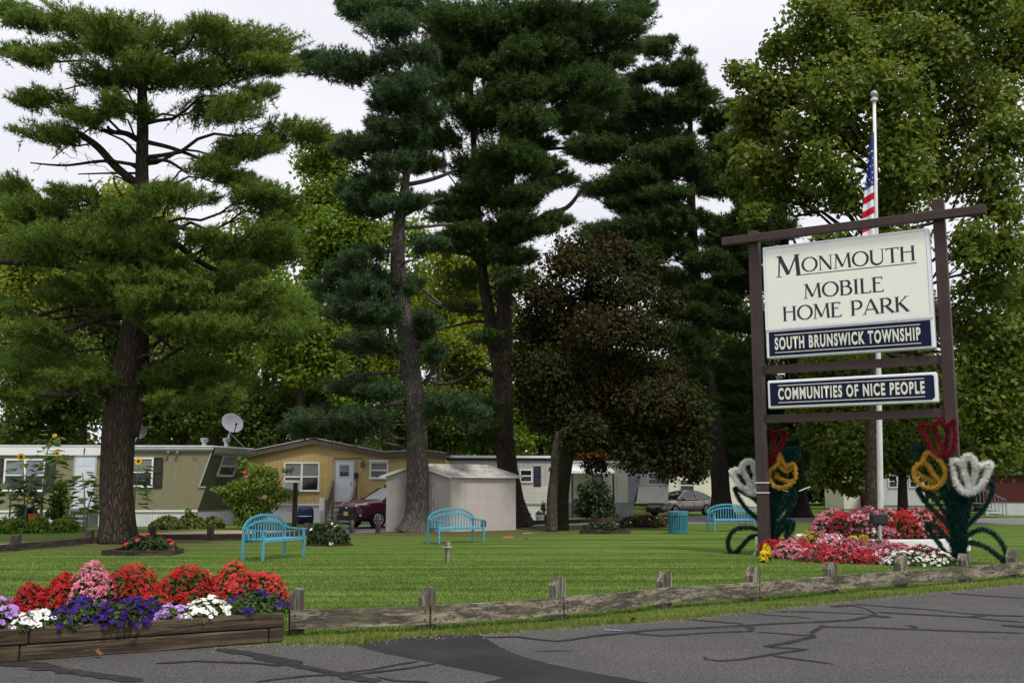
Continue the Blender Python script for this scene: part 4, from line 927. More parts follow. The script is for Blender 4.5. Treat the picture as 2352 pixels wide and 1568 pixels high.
t0, t1, z0, z1 = WY.rect(848, 1058, 893, 1061); mb = MB(); mb.bbox(t0, t1, -.12, -.052, z0 + .02, z1 + .05, .01); mb.build('window_hood', 'clean_white', yh)
panel_door(yh, WY, (771, 1058.5, 812, 1152), lite=(780, 1067, 803, 1094))
t0, t1, z0, z1 = WY.rect(814, 1085, 823, 1099); mb = MB(); mb.bbox(t0, t1, -.14, -.003, z0, z1, .02); mb.build('mailbox', 'dark_metal', yh)
x, z = hz(834, 1066); mb = MB(); mb.lathe([(.02, -.16), (.09, -.14), (.11, .04), (.06, .12), (.0, .14)], (x, -.16, z), 10); mb.bar((x, -.01, z + .1), (x, -.16, z + .12), .04); mb.build('porch_lamp', 'brown_trim', yh, 40)
mb = MB(); q = [hz(u, v) for u, v in ((766, 1060), (767, 1053), (831, 1052), (835, 1060))]; mb.tube([(a_, -.02, b_) for a_, b_ in q], .018, 6); mb.build('conduit', 'brown_trim', yh)
t0, t1, z0, z1 = WY.rect(656, 1103, 690, 1125)
ac = thing('air_conditioner', 'white window air conditioner in the wide window of the yellow home', 'air conditioner', WY.A + WY.e * t0 + Vector((0, 0, z0)), WY.rz); mb = MB(); mb.bbox(0, t1 - t0, -.45, -.06, 0, z1 - z0, .02); mb.build('case', 'white_paint', ac)
mb = MB(); [mb.box(.06, t1 - t0 - .06, -.462, -.452, .06 + i * .055, .085 + i * .055) for i in range(int((z1 - z0 - .1) / .055))]; mb.build('louvres', 'grey_trim', ac)
# number panel on the right end of the roof edge
# wooden steps
ws = thing('steps', 'weathered wooden steps with slatted rails at the yellow home door', 'steps', (hz(771, 1150)[0] + WY.A.x, 48.05, 0), 0); zd = hz(790, 1152)[1]; sw = hz(812, 1150)[0] - hz(771, 1150)[0] + .1
mb = MB()
n = 5
for i in range(n): mb.bbox(-.05, sw, -.35 * (i + 1), -.35 * i - .004, zd - .05 - (zd - .02) * i / n - .06, zd - .05 - (zd - .02) * i / n, .01)
mb.build('treads', 'stair_wood', ws)
for xx in (-.10, sw + .05):
    mb = MB(); y1 = -.35 * n
    mb.bar((xx, -.05, zd + .95), (xx, y1, 1.0), .09, .06); mb.bar((xx, -.05, zd + .1), (xx, y1, .2), .09, .06); mb.bar((xx, -.06, 0), (xx, -.06, zd + 1.0), .09); mb.bar((xx, y1, 0), (xx, y1, 1.08), .09)
    for i in range(1, 11): f_ = i / 11; mb.bar((xx, -.05 + (y1 + .05) * f_, zd + .1 + (.1 - zd) * f_), (xx, -.05 + (y1 + .05) * f_, zd + .93 + (.05 - zd) * f_), .045, .03)
    mb.build('railing', 'stair_wood', ws)
# things by the steps
p = G(717, 1200); tp_ = thing('water_tank', 'covered blue drum standing against the white skirting left of the wooden steps', 'drum', (p.x, 46.6, 0)); mb = MB(); mb.lathe([(.30, 0), (.36, .05), (.38, .35), (.37, .62), (.30, .74), (.0, .78)], n=18); mb.build('cover', 'blue_tarp', tp_, 60); mb = MB(); mb.lathe([(.385, .33), (.40, .35), (.385, .37)], n=18); mb.build('band', 'galvanised', tp_)
p = G(737, 1216); sp0 = thing('info_post', 'narrow white panel on a grey post in front of the wooden steps', 'sign post', p, .2); mb = MB(); mb.bbox(-.035, .035, -.035, .035, 0, 1.15, .006); mb.build('post', 'grey_trim', sp0); mb = MB(); mb.bbox(-.09, .09, -.075, -.037, .72, 1.22, .01); mb.build('panel', 'clean_white', sp0)
p = AT(676, 1208, 43.6); ut = thing('garden_post', 'thin dark post standing left of the blue bench behind its arch', 'post', (p.x, 43.6, 0)); mb = MB(); mb.bbox(-.09, .09, -.09, .09, 0, 1.75, .01); mb.lathe([(.12, 1.75), (.12, 1.79), (0, 1.84)], n=4); mb.build('shaft', 'dark_post', ut)

# ---- shed
C0 = Vector((-2.27, 38.4, 0)); gd = Vector((-2.42, .25, 0)); ld = Vector((2.42, 1.75, 0))
sh = thing('shed', 'low beige garden shed with a lichen-stained gable roof between the pine trunks', 'shed', C0, math.atan2(ld.y, ld.x)); Rm = XF[sh].inverted()
ze = AT(1037, 1094, 38.4).z; za = ze + .40
def sl_(p): return Rm @ p
c0, c1, c2, c3 = Vector(C0), C0 + gd, C0 + ld, C0 + gd + ld; ap, ap2 = C0 + gd * .5, C0 + gd * .5 + ld; Zv = lambda p, z: sl_(Vector((p.x, p.y, z)))
mb = MB(); mb.add([Zv(c0, 0), Zv(c2, 0), Zv(c2, ze), Zv(c0, ze)], [(0, 1, 2, 3)]); mb.add([Zv(c2, 0), Zv(c3, 0), Zv(c3, ze), Zv(ap2, za), Zv(c2, ze)], [(0, 1, 2, 3, 4)]); mb.add([Zv(c3, 0), Zv(c1, 0), Zv(c1, ze), Zv(c3, ze)], [(0, 1, 2, 3)]); mb.build('wall', 'shed_siding', sh)
mb = MB(); mb.add([Zv(c1, 0), Zv(c0, 0), Zv(c0, ze), Zv(ap, za), Zv(c1, ze)], [(0, 1, 2, 3, 4)]); mb.build('gable_wall', 'shed_gable_shaded', sh)
mb = MB(); n1 = -ld.normalized() * .12; sg_ = -gd.normalized()
for s_, e0 in ((1, c0), (-1, c1)):
    a_ = e0 + sg_ * s_ * .14 + n1; b_ = e0 + ld + sg_ * s_ * .14 - n1; r0 = ap + n1; r1 = ap2 - n1; dz = .14 * (za - ze) / (gd.length / 2)
    for th2 in (.03, .085): mb.v += [tuple(Zv(a_, ze - dz + th2)), tuple(Zv(b_, ze - dz + th2)), tuple(Zv(r1, za + th2)), tuple(Zv(r0, za + th2))]
    n_ = len(mb.v) - 8; mb.f += [tuple(n_ + i for i in q) for q in ((0, 1, 2, 3), (4, 5, 6, 7), (0, 1, 5, 4), (1, 2, 6, 5), (3, 0, 4, 7))]
mb.build('roof', 'shed_shingle', sh)
mb = MB()
for e0, s_ in ((c0, 1), (c1, -1)): mb.bar(Zv(e0 + sg_ * s_ * .15 + n1 * 1.15, ze - .03), Zv(ap + n1 * 1.15, za + .03), .03, .10)
mb.bar(Zv(c0 + sg_ * .16 + n1, ze - .005), Zv(c2 + sg_ * .16 - n1, ze - .005), .03, .07); mb.build('eaves_trim', 'pale_block', sh)
gu = gd.normalized(); gn = ld.normalized()
dr = MB(); fr = MB()
def gp(s, z, o_=0.0): return Zv(C0 + gu * s + Vector((gu.y, -gu.x, 0)) * -o_, z)
for s0, s1 in ((.55, 1.2), (1.22, 1.87)):
    d_ = MB(); v_ = [gp(s0, .06, .0), gp(s1, .06, .0), gp(s1, 1.88, .0), gp(s0, 1.88, .0)]; o2 = [gp(s0, .06, -.03), gp(s1, .06, -.03), gp(s1, 1.88, -.03), gp(s0, 1.88, -.03)]; o3 = [gp(s0, .06, .03), gp(s1, .06, .03), gp(s1, 1.88, .03), gp(s0, 1.88, .03)]
    d_.add(o2 + o3, [(0, 1, 2, 3), (4, 5, 6, 7), (0, 1, 5, 4), (1, 2, 6, 5), (2, 3, 7, 6), (3, 0, 4, 7)])
    for z0, z1 in ((.15, .95), (1.08, 1.72)):
        for a_, b_ in (((s0 + .14, z0), (s1 - .14, z0)), ((s0 + .14, z1), (s1 - .14, z1)), ((s0 + .14, z0), (s0 + .14, z1)), ((s1 - .14, z0), (s1 - .14, z1))): d_.bar(gp(*a_, -.035), gp(*b_, -.035), .03); d_.bar(gp(*a_, .035), gp(*b_, .035), .03)
    dd = d_.build('door', 'shed_gable_shaded', sh); for_z = None
    for z in (.35, 1.0, 1.65): hh = MB(); hx = s0 + .03 if s0 < 1 else s1 - .03; hh.bar(gp(hx, z, .04), gp(hx, z + .14, .04), .05); hh.bar(gp(hx, z, -.04), gp(hx, z + .14, -.04), .05); hh.build('hinge', 'grey_trim', dd)

# ---- pale trailer with navy shutters
W3 = Wall((-4.2, 51.6), (2.42, 52.4))
h3 = thing('mobile_home', 'weathered pale grey trailer with a navy shutter behind the shed', 'mobile home', W3.A, W3.rz)
hz3 = lambda u, v: W3.hit(u, v); zt3 = hz3(1200, 1052)[1]; zm3 = hz3(1200, 1117)[1]; zs3 = hz3(1220, 1157)[1]; tR, tRb = hz3(1289, 1055)[0], hz3(1268, 1160)[0]; tRm = tRb + (tR - tRb) * (zm3 - zs3) / (zt3 - zs3)
poly_wall('front_wall', [(0, zm3 + .002), (tRm, zm3 + .002), (tR, zt3), (0, zt3)], 0, 'pale_siding', h3); poly_wall('lower_wall', [(0, zs3), (tRb, zs3), (tRm, zm3), (0, zm3)], -.02, 'pale_lap', h3)
mb = MB(); mb.box(0, tRb - .05, .04, .08, -.02, zs3 - .01); mb.build('skirting', 'white_skirt', h3)
mb = MB(); mb.box(-.05, tR + .05, -.12, 3.2, zt3 + .01, zt3 + .13); mb.build('roof', 'clean_white', h3); mb = MB(); mb.box(0, tR + .02, -.08, .05, zt3 - .11, zt3 + .006); mb.build('fascia', 'navy_trim', h3)
mb = MB(); mb.add([(tRb, .085, zs3), (tR, .085, zt3), (tR + .3, 3.1, zt3), (tRb + .3, 3.1, zs3)], [(0, 1, 2, 3)]); mb.build('end_wall', 'pale_lap', h3)
window(h3, W3, (1193, 1077, 1223, 1108), sill=False); shutter(h3, W3, (1226, 1070, 1242, 1117), 'navy_trim'); shutter(h3, W3, (1171, 1070, 1187, 1117), 'navy_trim')
window(h3, W3, (1062, 1066, 1120, 1100), frame='navy_trim', mull=1, sill=False)
# small steps, pot and toy truck at its right
for nm, lb, cat, u, v, prof, mat in (('planter_pot', 'small grey pot at the foot of the pale grey trailer', 'pot', 1240, 1195, [(.10, 0), (.17, .02), (.2, .3), (.22, .32), (.19, .33), (.0, .30)], 'concrete'), ('bucket', 'dark bucket with a yellow handle right of the shed', 'bucket', 1210, 1190, [(.15, 0), (.2, .35), (.22, .36), (.19, .34), (0, .3)], 'dark_metal')):
    p = G(u, v + 5); p.y = min(p.y, 50.5); o = thing(nm, lb, cat, p); mb = MB(); mb.lathe(prof, n=14); mb.build('body', mat, o, 40)
    if nm == 'bucket': mb = MB(); mb.tube([(-.2, 0, .35), (-.15, 0, .5), (0, 0, .56), (.15, 0, .5), (.2, 0, .35)], .02, 6); mb.build('handle', 'bloom_yellow', o)

# ---- white metal porch awning and the white trailer beyond it
W4 = Wall((2.6, 58.6), (13.2, 60.0)); hz4 = lambda u, v: W4.hit(u, v)
h4 = thing('mobile_home', 'white and cream trailer with a stepped leaning end behind the taupe sedan', 'mobile home', W4.A, W4.rz)
zt4 = hz4(1450, 1063)[1]; zs4 = hz4(1440, 1154)[1]; a0, a1, a2 = hz4(1417, 1100)[0], hz4(1442, 1100)[0], hz4(1470, 1100)[0]; tE = hz4(1535, 1100)[0]; zk = hz4(1500, 1114)[1]
poly_wall('porch_wall', [(0, zs4), (a0, zs4), (a0, zt4), (0, zt4)], .05, 'cream_wall', h4); poly_wall('cream_panel', [(a0 + .004, zs4), (a1, zs4), (a1, zt4), (a0 + .004, zt4)], .0, 'cream_wall', h4)
poly_wall('grey_panel', [(a1 + .004, zs4), (hz4(1457, 1155)[0], zs4), (hz4(1467, 1116)[0], zk), (a2, zk), (a2, zt4), (a1 + .004, zt4)], -.01, 'grey_skirt', h4)
poly_wall('end_wall', [(a2 + .004, zk), (tE, zk), (tE, zt4), (a2 + .004, zt4)], -.03, 'pale_lap', h4)
mb = MB(); b0, b1 = hz4(1467, 1116)[0], hz4(1456, 1155)[0]; mb.add([(b0, -.03, zk), (tE, -.03, zk), (tE - .2, -.55, zs4), (b1, -.55, zs4)], [(0, 1, 2, 3)]); mb.bar((b0, -.04, zk), (tE, -.04, zk), .06); mb.build('leaning_panel', 'pale_lap', h4)
mb = MB(); mb.box(0, b1, .06, .10, -.02, zs4 - .01); mb.build('skirting', 'grey_skirt', h4)
mb = MB(); mb.box(-.1, tE + .1, -.15, 3.2, zt4 + .005, zt4 + .12); mb.build('roof', 'white_paint', h4)
window(h4, W4, (1487, 1085, 1520, 1113), off=-.03, frame='white_paint', sill=False); mb = MB(); x, z = hz4(1464, 1104); mb.box(x - .05, x + .05, -.05, -.012, z - .03, z + .03); mb.build('door_latch', 'dark_metal', h4)
window(h4, W4, (1362, 1092, 1385, 1140), off=.05, frame='navy_trim', sill=False)
pc = thing('porch_awning', 'white sloping metal awning on thin dark posts left of the white trailer', 'awning', W4.A, W4.rz); p0, p1 = hz4(1310, 1085)[0], hz4(1415, 1085)[0]
zaw = W4.hit(1350, 1084, -2.6)[1]; zab = zt4 - .1; x0 = W4.hit(1312, 1084, -2.6)[0]; x1 = W4.hit(1412, 1084, -2.6)[0]
mb = MB(); mb.add([(x0, -2.6, zaw), (x1, -2.6, zaw), (x1, -.2, zab), (x0, -.2, zab), (x0, -2.6, zaw + .05), (x1, -2.6, zaw + .05), (x1, -.2, zab + .05), (x0, -.2, zab + .05)], [(0, 1, 2, 3), (4, 5, 6, 7), (0, 1, 5, 4), (1, 2, 6, 5), (3, 0, 4, 7)])
for i in range(18): xx = x0 + (x1 - x0) * (i + .5) / 18; mb.bar((xx, -2.6, zaw + .07), (xx, -.2, zab + .07), .05, .04)
mb.build('roof_sheet', 'clean_white', pc); mb = MB(); mb.box(x0, x1, -2.63, -2.604, zaw - .06, zaw + .06); mb.build('edge_trim', 'clean_white', pc)
for f_ in (.03, .5, .97): mb = MB(); xx = x0 + (x1 - x0) * f_; mb.bar((xx, -2.55, 0), (xx, -2.55, zaw), .09); mb.build('post', 'dark_metal', pc)

# ---- buildings further right
def far_home(label, A, B, px_roof, px_skirt, wall, wins, skirt='grey_skirt', roof='white_paint', dep=4.0):
    wl = Wall(A, B); o = thing('mobile_home', label, 'mobile home', wl.A, wl.rz); zt_ = wl.hit(*px_roof)[1]; zs_ = wl.hit(*px_skirt)[1]
    mb = MB(); mb.box(0, wl.L, 0, dep, zs_, zt_); mb.build('wall', wall, o); mb = MB(); mb.box(-.1, wl.L + .1, -.15, dep + .1, zt_ + .004, zt_ + .18); mb.build('roof', roof, o)
    mb = MB(); mb.box(.02, wl.L - .02, .03, dep - .05, -.02, zs_ - .004); mb.build('skirting', skirt, o)
    for wpx in wins: window(o, wl, wpx, sill=False, frame='white_paint')
    return o, wl
h5, w5 = far_home('cream trailer with a white roof edge behind the tall pine right of the sedan', AT(1530, 1150, 70).to_2d(), AT(1745, 1150, 71).to_2d(), (1620, 1085), (1620, 1163), 'cream_wall', [(1560, 1100, 1595, 1128)])
h6, w6 = far_home('white trailer half hidden behind the flagpole and low sycamore leaves', AT(2010, 1140, 64).to_2d(), AT(2125, 1140, 63).to_2d(), (2070, 1072), (2070, 1160), 'white_skirt', [(2040, 1090, 2062, 1120), (2088, 1090, 2108, 1120)])
h7, w7 = far_home('small cream building with a red door left of the flagpole base', AT(1938, 1140, 66).to_2d(), AT(1998, 1140, 66).to_2d(), (1960, 1085), (1960, 1168), 'cream_wall', [])
t0, t1, z0, z1 = w7.rect(1976, 1130, 1990, 1166); mb = MB(); mb.bbox(t0, t1, -.06, -.003, z0, z1, .01); mb.build('door', 'brick_red', h7)
h8, w8 = far_home('dark red building with a white base at the far right edge', AT(2262, 1140, 62).to_2d(), AT(2480, 1140, 60).to_2d(), (2320, 1092), (2320, 1153), 'brick_red', [], 'white_skirt', 'dark_timber')
p = AT(2300, 1180, 58); fs = thing('steps', 'dark metal steps with a barred railing in front of the red building', 'steps', (p.x, 58, 0)); mb = MB(); [mb.box(-1.5 + .35 * i, -1.16 + .35 * i, -.6, .6, .2 * (3 - i) + .12, .2 * (3 - i) + .17) for i in range(4)]; mb.box(-2.6, -1.5, -.6, .6, .74, .8); mb.build('treads', 'rail_metal', fs)
mb = MB(); mb.bar((-2.6, -.6, 1.65), (-1.5, -.6, 1.65), .06); mb.bar((-1.5, -.6, 1.65), (0, -.6, .95), .06)
for i in range(14): x = -2.6 + 2.6 * i / 13; zt_ = 1.65 if x < -1.5 else 1.65 - .7 * (x + 1.5) / 1.5; mb.bar((x, -.6, zt_ - .85), (x, -.6, zt_), .03)
mb.build('railing', 'rail_metal', fs)
# ------------------------------------------------------------------ benches and bin
def make_bench():
    t = thing('bench', 'x', 'bench'); Lb, D, sh_ = 1.70, .52, .44
    legs = [(.03, 0), (Lb - .03, 0), (.03, -D), (Lb - .03, -D)]
    for x, y in legs:
        mb = MB(); back = y == 0; mb.bbox(x - .028, x + .028, y - .028, y + .028, 0, .74 if back else .66, .006); mb.build('leg', 'bench_blue', t)
    mb = MB()
    mb.bbox(.06, Lb - .06, -D - .02, -D + .02, sh_ - .05, sh_ - .002, .006); mb.bbox(.06, Lb - .06, -.02, .02, sh_ - .05, sh_ - .002, .006)
    for i in range(9): y = -D + .01 + (D - .03) * i / 8; mb.bbox(.06, Lb - .06, y - .019, y + .019, sh_, sh_ + .02, .005)
    mb.build('seat', 'bench_blue', t)
    mb = MB(); n = 20
    def arch(x, z0, h): q = (x - Lb / 2) / (Lb / 2 - .03); return z0 + h * math.sqrt(max(0, 1 - q * q * .985)) - h * math.sqrt(.015)
    xs_ = [.03 + (Lb - .06) * i / n for i in range(n + 1)]
    for z0, h, w_ in ((.72, .31, .05), (.60, .29, .042)):
        p = [(x, -.0, arch(x, z0, h)) for x in xs_]
        for a, b in zip(p[:-1], p[1:]): mb.bar(a, b, .034, w_, (0, 0, 1))
    for i in range(1, 15): x = .03 + (Lb - .06) * i / 15; mb.bar((x, 0, sh_ - .01), (x, 0, arch(x, .60, .29)), .030, .016, (0, 1, 0))
    for i in range(1, 22): x = .03 + (Lb - .06) * i / 22; mb.bar((x, 0, arch(x, .60, .29)), (x + (x - Lb / 2) * .07, 0, arch(min(Lb - .04, max(.04, x + (x - Lb / 2) * .07)), .72, .31)), .018, .014, (0, 1, 0))
    mb.build('backrest', 'bench_blue', t)
    for x in (.03, Lb - .03):
        mb = MB(); p = [(x, 0, .70), (x, -.15, .67), (x, -.35, .655), (x, -D - .03, .655), (x, -D - .06, .635)]
        for a, b in zip(p[:-1], p[1:]): mb.bar(a, b, .05, .03)
        for i in range(1, 4): mb.bar((x, -D * i / 4, sh_), (x, -D * i / 4, .65), .02)
        mb.build('armrest', 'bench_blue', t)
    return t
BN = [((-6.0, 23.2), 69, 'light blue arched metal bench nearest the road, beside the white flowered bush'),
      ((-2.46, 30.3), 40, 'light blue slatted metal bench with arched back on the grass in front of the shed'),
      ((7.28, 38.8), 17, 'light blue slatted metal bench with arched back just right of the teal litter bin')]
b0 = make_bench()
for i, (p, a, lb) in enumerate(BN):
    b = b0 if i == 0 else copy_tree(b0)
    b.location = (p[0], p[1], 0); b.rotation_euler = (0, 0, math.radians(a)); tag(b, lb, 'bench', 'blue arched benches on the lawn'); XF[b] = Matrix.Translation(Vector((p[0], p[1], 0)))
p = G(1558, 1224); can = thing('litter_bin', 'teal slatted round metal litter bin on the lawn in front of the sedan', 'litter bin', p)
mb = MB(); r, h = .335, .78
for i in range(26): a = 2 * math.pi * i / 26; mb.bar((r * math.cos(a), r * math.sin(a), .04), (r * 1.04 * math.cos(a), r * 1.04 * math.sin(a), h - .1), .05, .012, (math.cos(a), math.sin(a), .01))
mb.build('slats', 'can_teal', can); mb = MB(); mb.lathe([(r + .005, 0), (r + .02, .02), (r + .02, .07), (r + .003, .08), (r - .02, .08), (r - .02, 0)], n=26); mb.build('base_ring', 'can_teal', can, 40)
mb = MB(); mb.lathe([(r + .02, h - .16), (r + .035, h - .15), (r + .04, h - .02), (r + .02, h), (r - .03, h + .005), (r - .09, h - .03)], n=26); mb.build('rim', 'can_teal', can, 40)
mb = MB(); mb.lathe([(r - .04, .02), (r - .035, h - .05), (r - .06, h - .06), (r - .06, .1), (0, .1)], n=20); mb.build('liner', 'can_dark', can, 40)
mb = MB(); mb.lathe([(0, 0), (.055, .004), (.05, .012), (0, .014)], (-.12, -r - .045, h - .1), 12, Matrix.Rotation(math.radians(90), 4, 'X')); mb.build('badge', 'rust', can)
# stub post with a wire in the lawn
p = G(1028, 1293); o = thing('lawn_post', 'short round weathered stump post with a wire tie alone on the lawn', 'post', p); mb = MB(); mb.lathe([(.03, -.03), (.045, 0), (.05, .15), (.058, .30), (.072, .33), (.070, .42), (.055, .45), (0, .455)], n=12); mb.build('post', 'post_wood', o, 50)
mb = MB(); mb.tube([(-.1, -.075, .35), (0, -.078, .345), (.1, -.07, .35)], .006, 5); mb.build('wire', 'galvanised', o)

# ------------------------------------------------------------------ cars
def car(name, label, loc, rz, spec, paint):
    """spec rows: (x, half width, sill z, waist z, centre-line z) from nose to tail; roof rows: (x, z, half width)"""
    t = thing(name, label, 'car', loc, rz); Lc = spec['rows']
    mb = MB(); R = []
    for x, hw, z0, zw, zc in Lc:
        s = [(-.0, z0), (-.72 * hw, z0), (-.93 * hw, z0 + .06), (-hw, z0 + .35 * (zw - z0)), (-.985 * hw, z0 + .72 * (zw - z0)), (-.92 * hw, zw), (-.60 * hw, zw + .75 * (zc - zw)), (0, zc)]
        ring = s + [(-a, b) for a, b in s[-2:0:-1]]; R.append([(x, a, b) for a, b in ring])
    m = len(R[0]); mb.v = [p for r_ in R for p in r_]
    for i in range(len(R) - 1):
        for k_ in range(m): mb.f.append((i * m + k_, i * m + (k_ + 1) % m, (i + 1) * m + (k_ + 1) % m, (i + 1) * m + k_))
    mb.f += [tuple(range(m - 1, -1, -1)), tuple((len(R) - 1) * m + k_ for k_ in range(m))]
    b = mb.build('body', paint, t, True); sd = b.modifiers.new('smooth', 'SUBSURF'); sd.levels = sd.render_levels = 2
    rf = spec['roof']; bw = spec['belt_w']; bz = spec['belt_z']
    # greenhouse: glass shell, then roof skin and pillars over it
    mb = MB(); n = len(rf); vs = []
    for x, z, hw in rf: vs += [(x, -hw, z), (x, -hw * .55, z + .03), (x, hw * .55, z + .03), (x, hw, z)]
    lo = [(x, -bw, bz) for x, _, _ in spec['belt']] ; low = []
    for x, hw, z in spec['belt']: low += [(x, -hw, z), (x, hw, z)]
    mb.v = vs + low; o = len(vs)
    for i in range(n - 1):
        mb.f += [(4 * i + k_, 4 * i + k_ + 1, 4 * i + 5 + k_, 4 * i + 4 + k_) for k_ in range(3)]
        mb.f += [(4 * i, 4 * i + 4, o + 2 * i + 2, o + 2 * i), (4 * i + 3, o + 2 * i + 1, o + 2 * i + 3, 4 * i + 7)]
    mb.f += [(0, o, o + 1, 3, 2, 1), (4 * n - 4, 4 * n - 3, 4 * n - 2, 4 * n - 1, o + 2 * n - 1, o + 2 * n - 2)]
    mb.build('windows', 'car_glass', t)
    mb = MB(); vs = []
    for x, z, hw in rf: vs += [(x, -hw - .012, z - .02), (x, -hw * .8, z + .03), (x, 0, z + .055), (x, hw * .8, z + .03), (x, hw + .012, z - .02)]
    mb.add(vs, [(5 * i + k_, 5 * i + k_ + 1, 5 * i + 6 + k_, 5 * i + 5 + k_) for i in range(n - 1) for k_ in range(4)]); mb.build('roof', paint, t, True)
    mb = MB()
    for i in spec['pillars']:
        x, z, hw = rf[i]; bx_, bh, bzz = spec['belt'][i]
        for s in (-1, 1): mb = MB(); mb.bar((bx_, s * (bh + .008), bzz), (x, s * (hw + .008), z), .07 if i in (0, n - 1) else .06, .05); mb.build('pillar', paint, t)
    wr = spec['wheel']
    for x in spec['axles']:
        for s in (-1, 1):
            yw = s * (spec['track']); wt = MB(); M = Matrix.Rotation(math.radians(90), 4, 'X'); wt.lathe([(wr * .62, -.1), (wr * .9, -.11), (wr, -.07), (wr, .07), (wr * .9, .11), (wr * .62, .1)], (x, yw, wr), 28, M); w_ = wt.build('wheel', 'rubber', t, 40)
            rm = MB(); rm.lathe([(wr * .66, -.03), (wr * .64, -.10 * 1), (wr * .6, -.07)], (x, yw, wr), 28, M if s < 0 else Matrix.Rotation(math.radians(-90), 4, 'X'))
            rm = MB(); ys = yw + s * .085
            for k_ in range(10): a = 2 * math.pi * k_ / 10; rm.bar((x, ys, wr), (x + wr * .62 * math.cos(a), ys, wr + wr * .62 * math.sin(a)), .045, .03, (0, 1, 0))
            rm.tube([(x + wr * .62 * math.cos(a * math.pi / 12), ys, wr + wr * .62 * math.sin(a * math.pi / 12)) for a in range(24)], .022, 6, True, True); rm.build('rim', 'galvanised', w_, True)
            ar = MB(); rr = wr * 1.13; yy = s * (spec['track'] + .045)
            pts = [(x + rr * math.cos(a * math.pi / 14), wr + rr * math.sin(a * math.pi / 14)) for a in range(-1, 16)]
            ar.prism(pts, min(yy, yy - s * .5), max(yy, yy - s * .5), 'y'); ar.build('wheel_arch', 'rubber', t)
    for s in (-1, 1):
        mb = MB(); q = spec['headlight']; mb.prism([(a, b_) for a, b_ in q['poly']], s * q['y'], s * (q['y'] + .05), 'y')
        # wrap-round lamp: a bevelled wedge from nose to wing
        mb = MB(); pts = [Vector((p_[0], s * p_[1], p_[2])) for p_ in q['pts']]; mb.add(pts + [v + Vector((-.12, -s * .06, 0)) for v in pts], [(0, 1, 2, 3), (7, 6, 5, 4), (0, 4, 5, 1), (1, 5, 6, 2), (2, 6, 7, 3), (3, 7, 4, 0)]); mb.build('headlight', 'lamp_glass', t)
        x, y, z = spec['mirror']; mb = MB(); mb.bbox(x - .08, x + .1, s * y if s > 0 else -y - .22, s * y + .22 if s > 0 else -y, z, z + .16, .04); mb.build('mirror', paint, t, 60)
    for nm, mat, bx_ in spec['front']:
        mb = MB(); mb.bbox(*bx_, .015); mb.build(nm, mat, t)
    for nm, mat, segs, w_ in spec['lines']:
        for a, b_ in segs:
            for s in (-1, 1): mb = MB(); mb.bar((a[0], s * a[1], a[2]), (b_[0], s * b_[1], b_[2]), w_); mb.build(nm, mat, t)
    return t
suv = dict(rows=[(2.28, .62, .42, .72, .80), (2.24, .76, .30, .86, .96), (2.05, .87, .26, .98, 1.06), (1.6, .92, .26, 1.04, 1.13), (1.0, .93, .26, 1.08, 1.17), (.2, .93, .26, 1.10, 1.12), (-.8, .93, .26, 1.12, 1.14), (-1.6, .92, .27, 1.13, 1.16), (-2.1, .88, .32, 1.12, 1.16), (-2.3, .78, .42, 1.05, 1.10)],
           roof=[(.38, 1.58, .56), (.1, 1.64, .60), (-.6, 1.66, .61), (-1.3, 1.64, .60), (-1.75, 1.58, .57), (-1.95, 1.50, .54)], belt=[(1.08, .78, 1.10), (.25, .84, 1.08), (-.6, .85, 1.09), (-1.3, .85, 1.10), (-1.9, .82, 1.11), (-2.2, .74, 1.12)], belt_w=.85, belt_z=1.1, pillars=[0, 2, 3, 5],
           wheel=.355, axles=[1.40, -1.30], track=.83, headlight=dict(poly=[(0, 0), (1, 0), (1, 1)], y=.5, pts=[(2.26, .50, .84), (1.93, .885, .93), (1.90, .89, 1.02), (2.23, .52, .94)]), mirror=(.82, .90, 1.08),
           front=[('grille', 'dark_metal', (2.20, 2.31, -.52, .52, .60, .86)), ('bumper', 'dark_metal', (2.16, 2.33, -.70, .70, .30, .55)), ('number_plate', 'plate_yellow', (2.33, 2.35, -.16, .16, .50, .66)), ('skid_plate', 'galvanised', (2.22, 2.34, -.45, .45, .25, .30)), ('badge', 'chrome', (2.31, 2.325, -.07, .07, .78, .84))],
           lines=[('roof_rail', 'dark_metal', [((.1, .60, 1.70), (-1.5, .58, 1.70)), ((.1, .6, 1.66), (.0, .6, 1.70))], .04), ('door_seam', 'dark_metal', [((.85, .93, .45), (.80, .925, 1.05)), ((-.25, .932, .40), (-.25, .925, 1.06)), ((-1.1, .932, .7), (-1.15, .92, 1.07))], .012), ('fog_lamp', 'lamp_glass', [((2.19, .74, .52), (2.13, .80, .53))], .07), ('sill_trim', 'dark_metal', [((1.0, .925, .34), (-.9, .925, .34))], .1)])
fw = G(866, 1213); a = math.radians(222); Rz = Matrix.Rotation(a, 3, 'Z'); c_ = Vector((fw.x, fw.y, 0)) - Rz @ Vector((1.40, .83, 0))
c1_ = car('suv_car', 'maroon sport utility car parked nose out left of the shed', c_, a, suv, 'car_maroon')
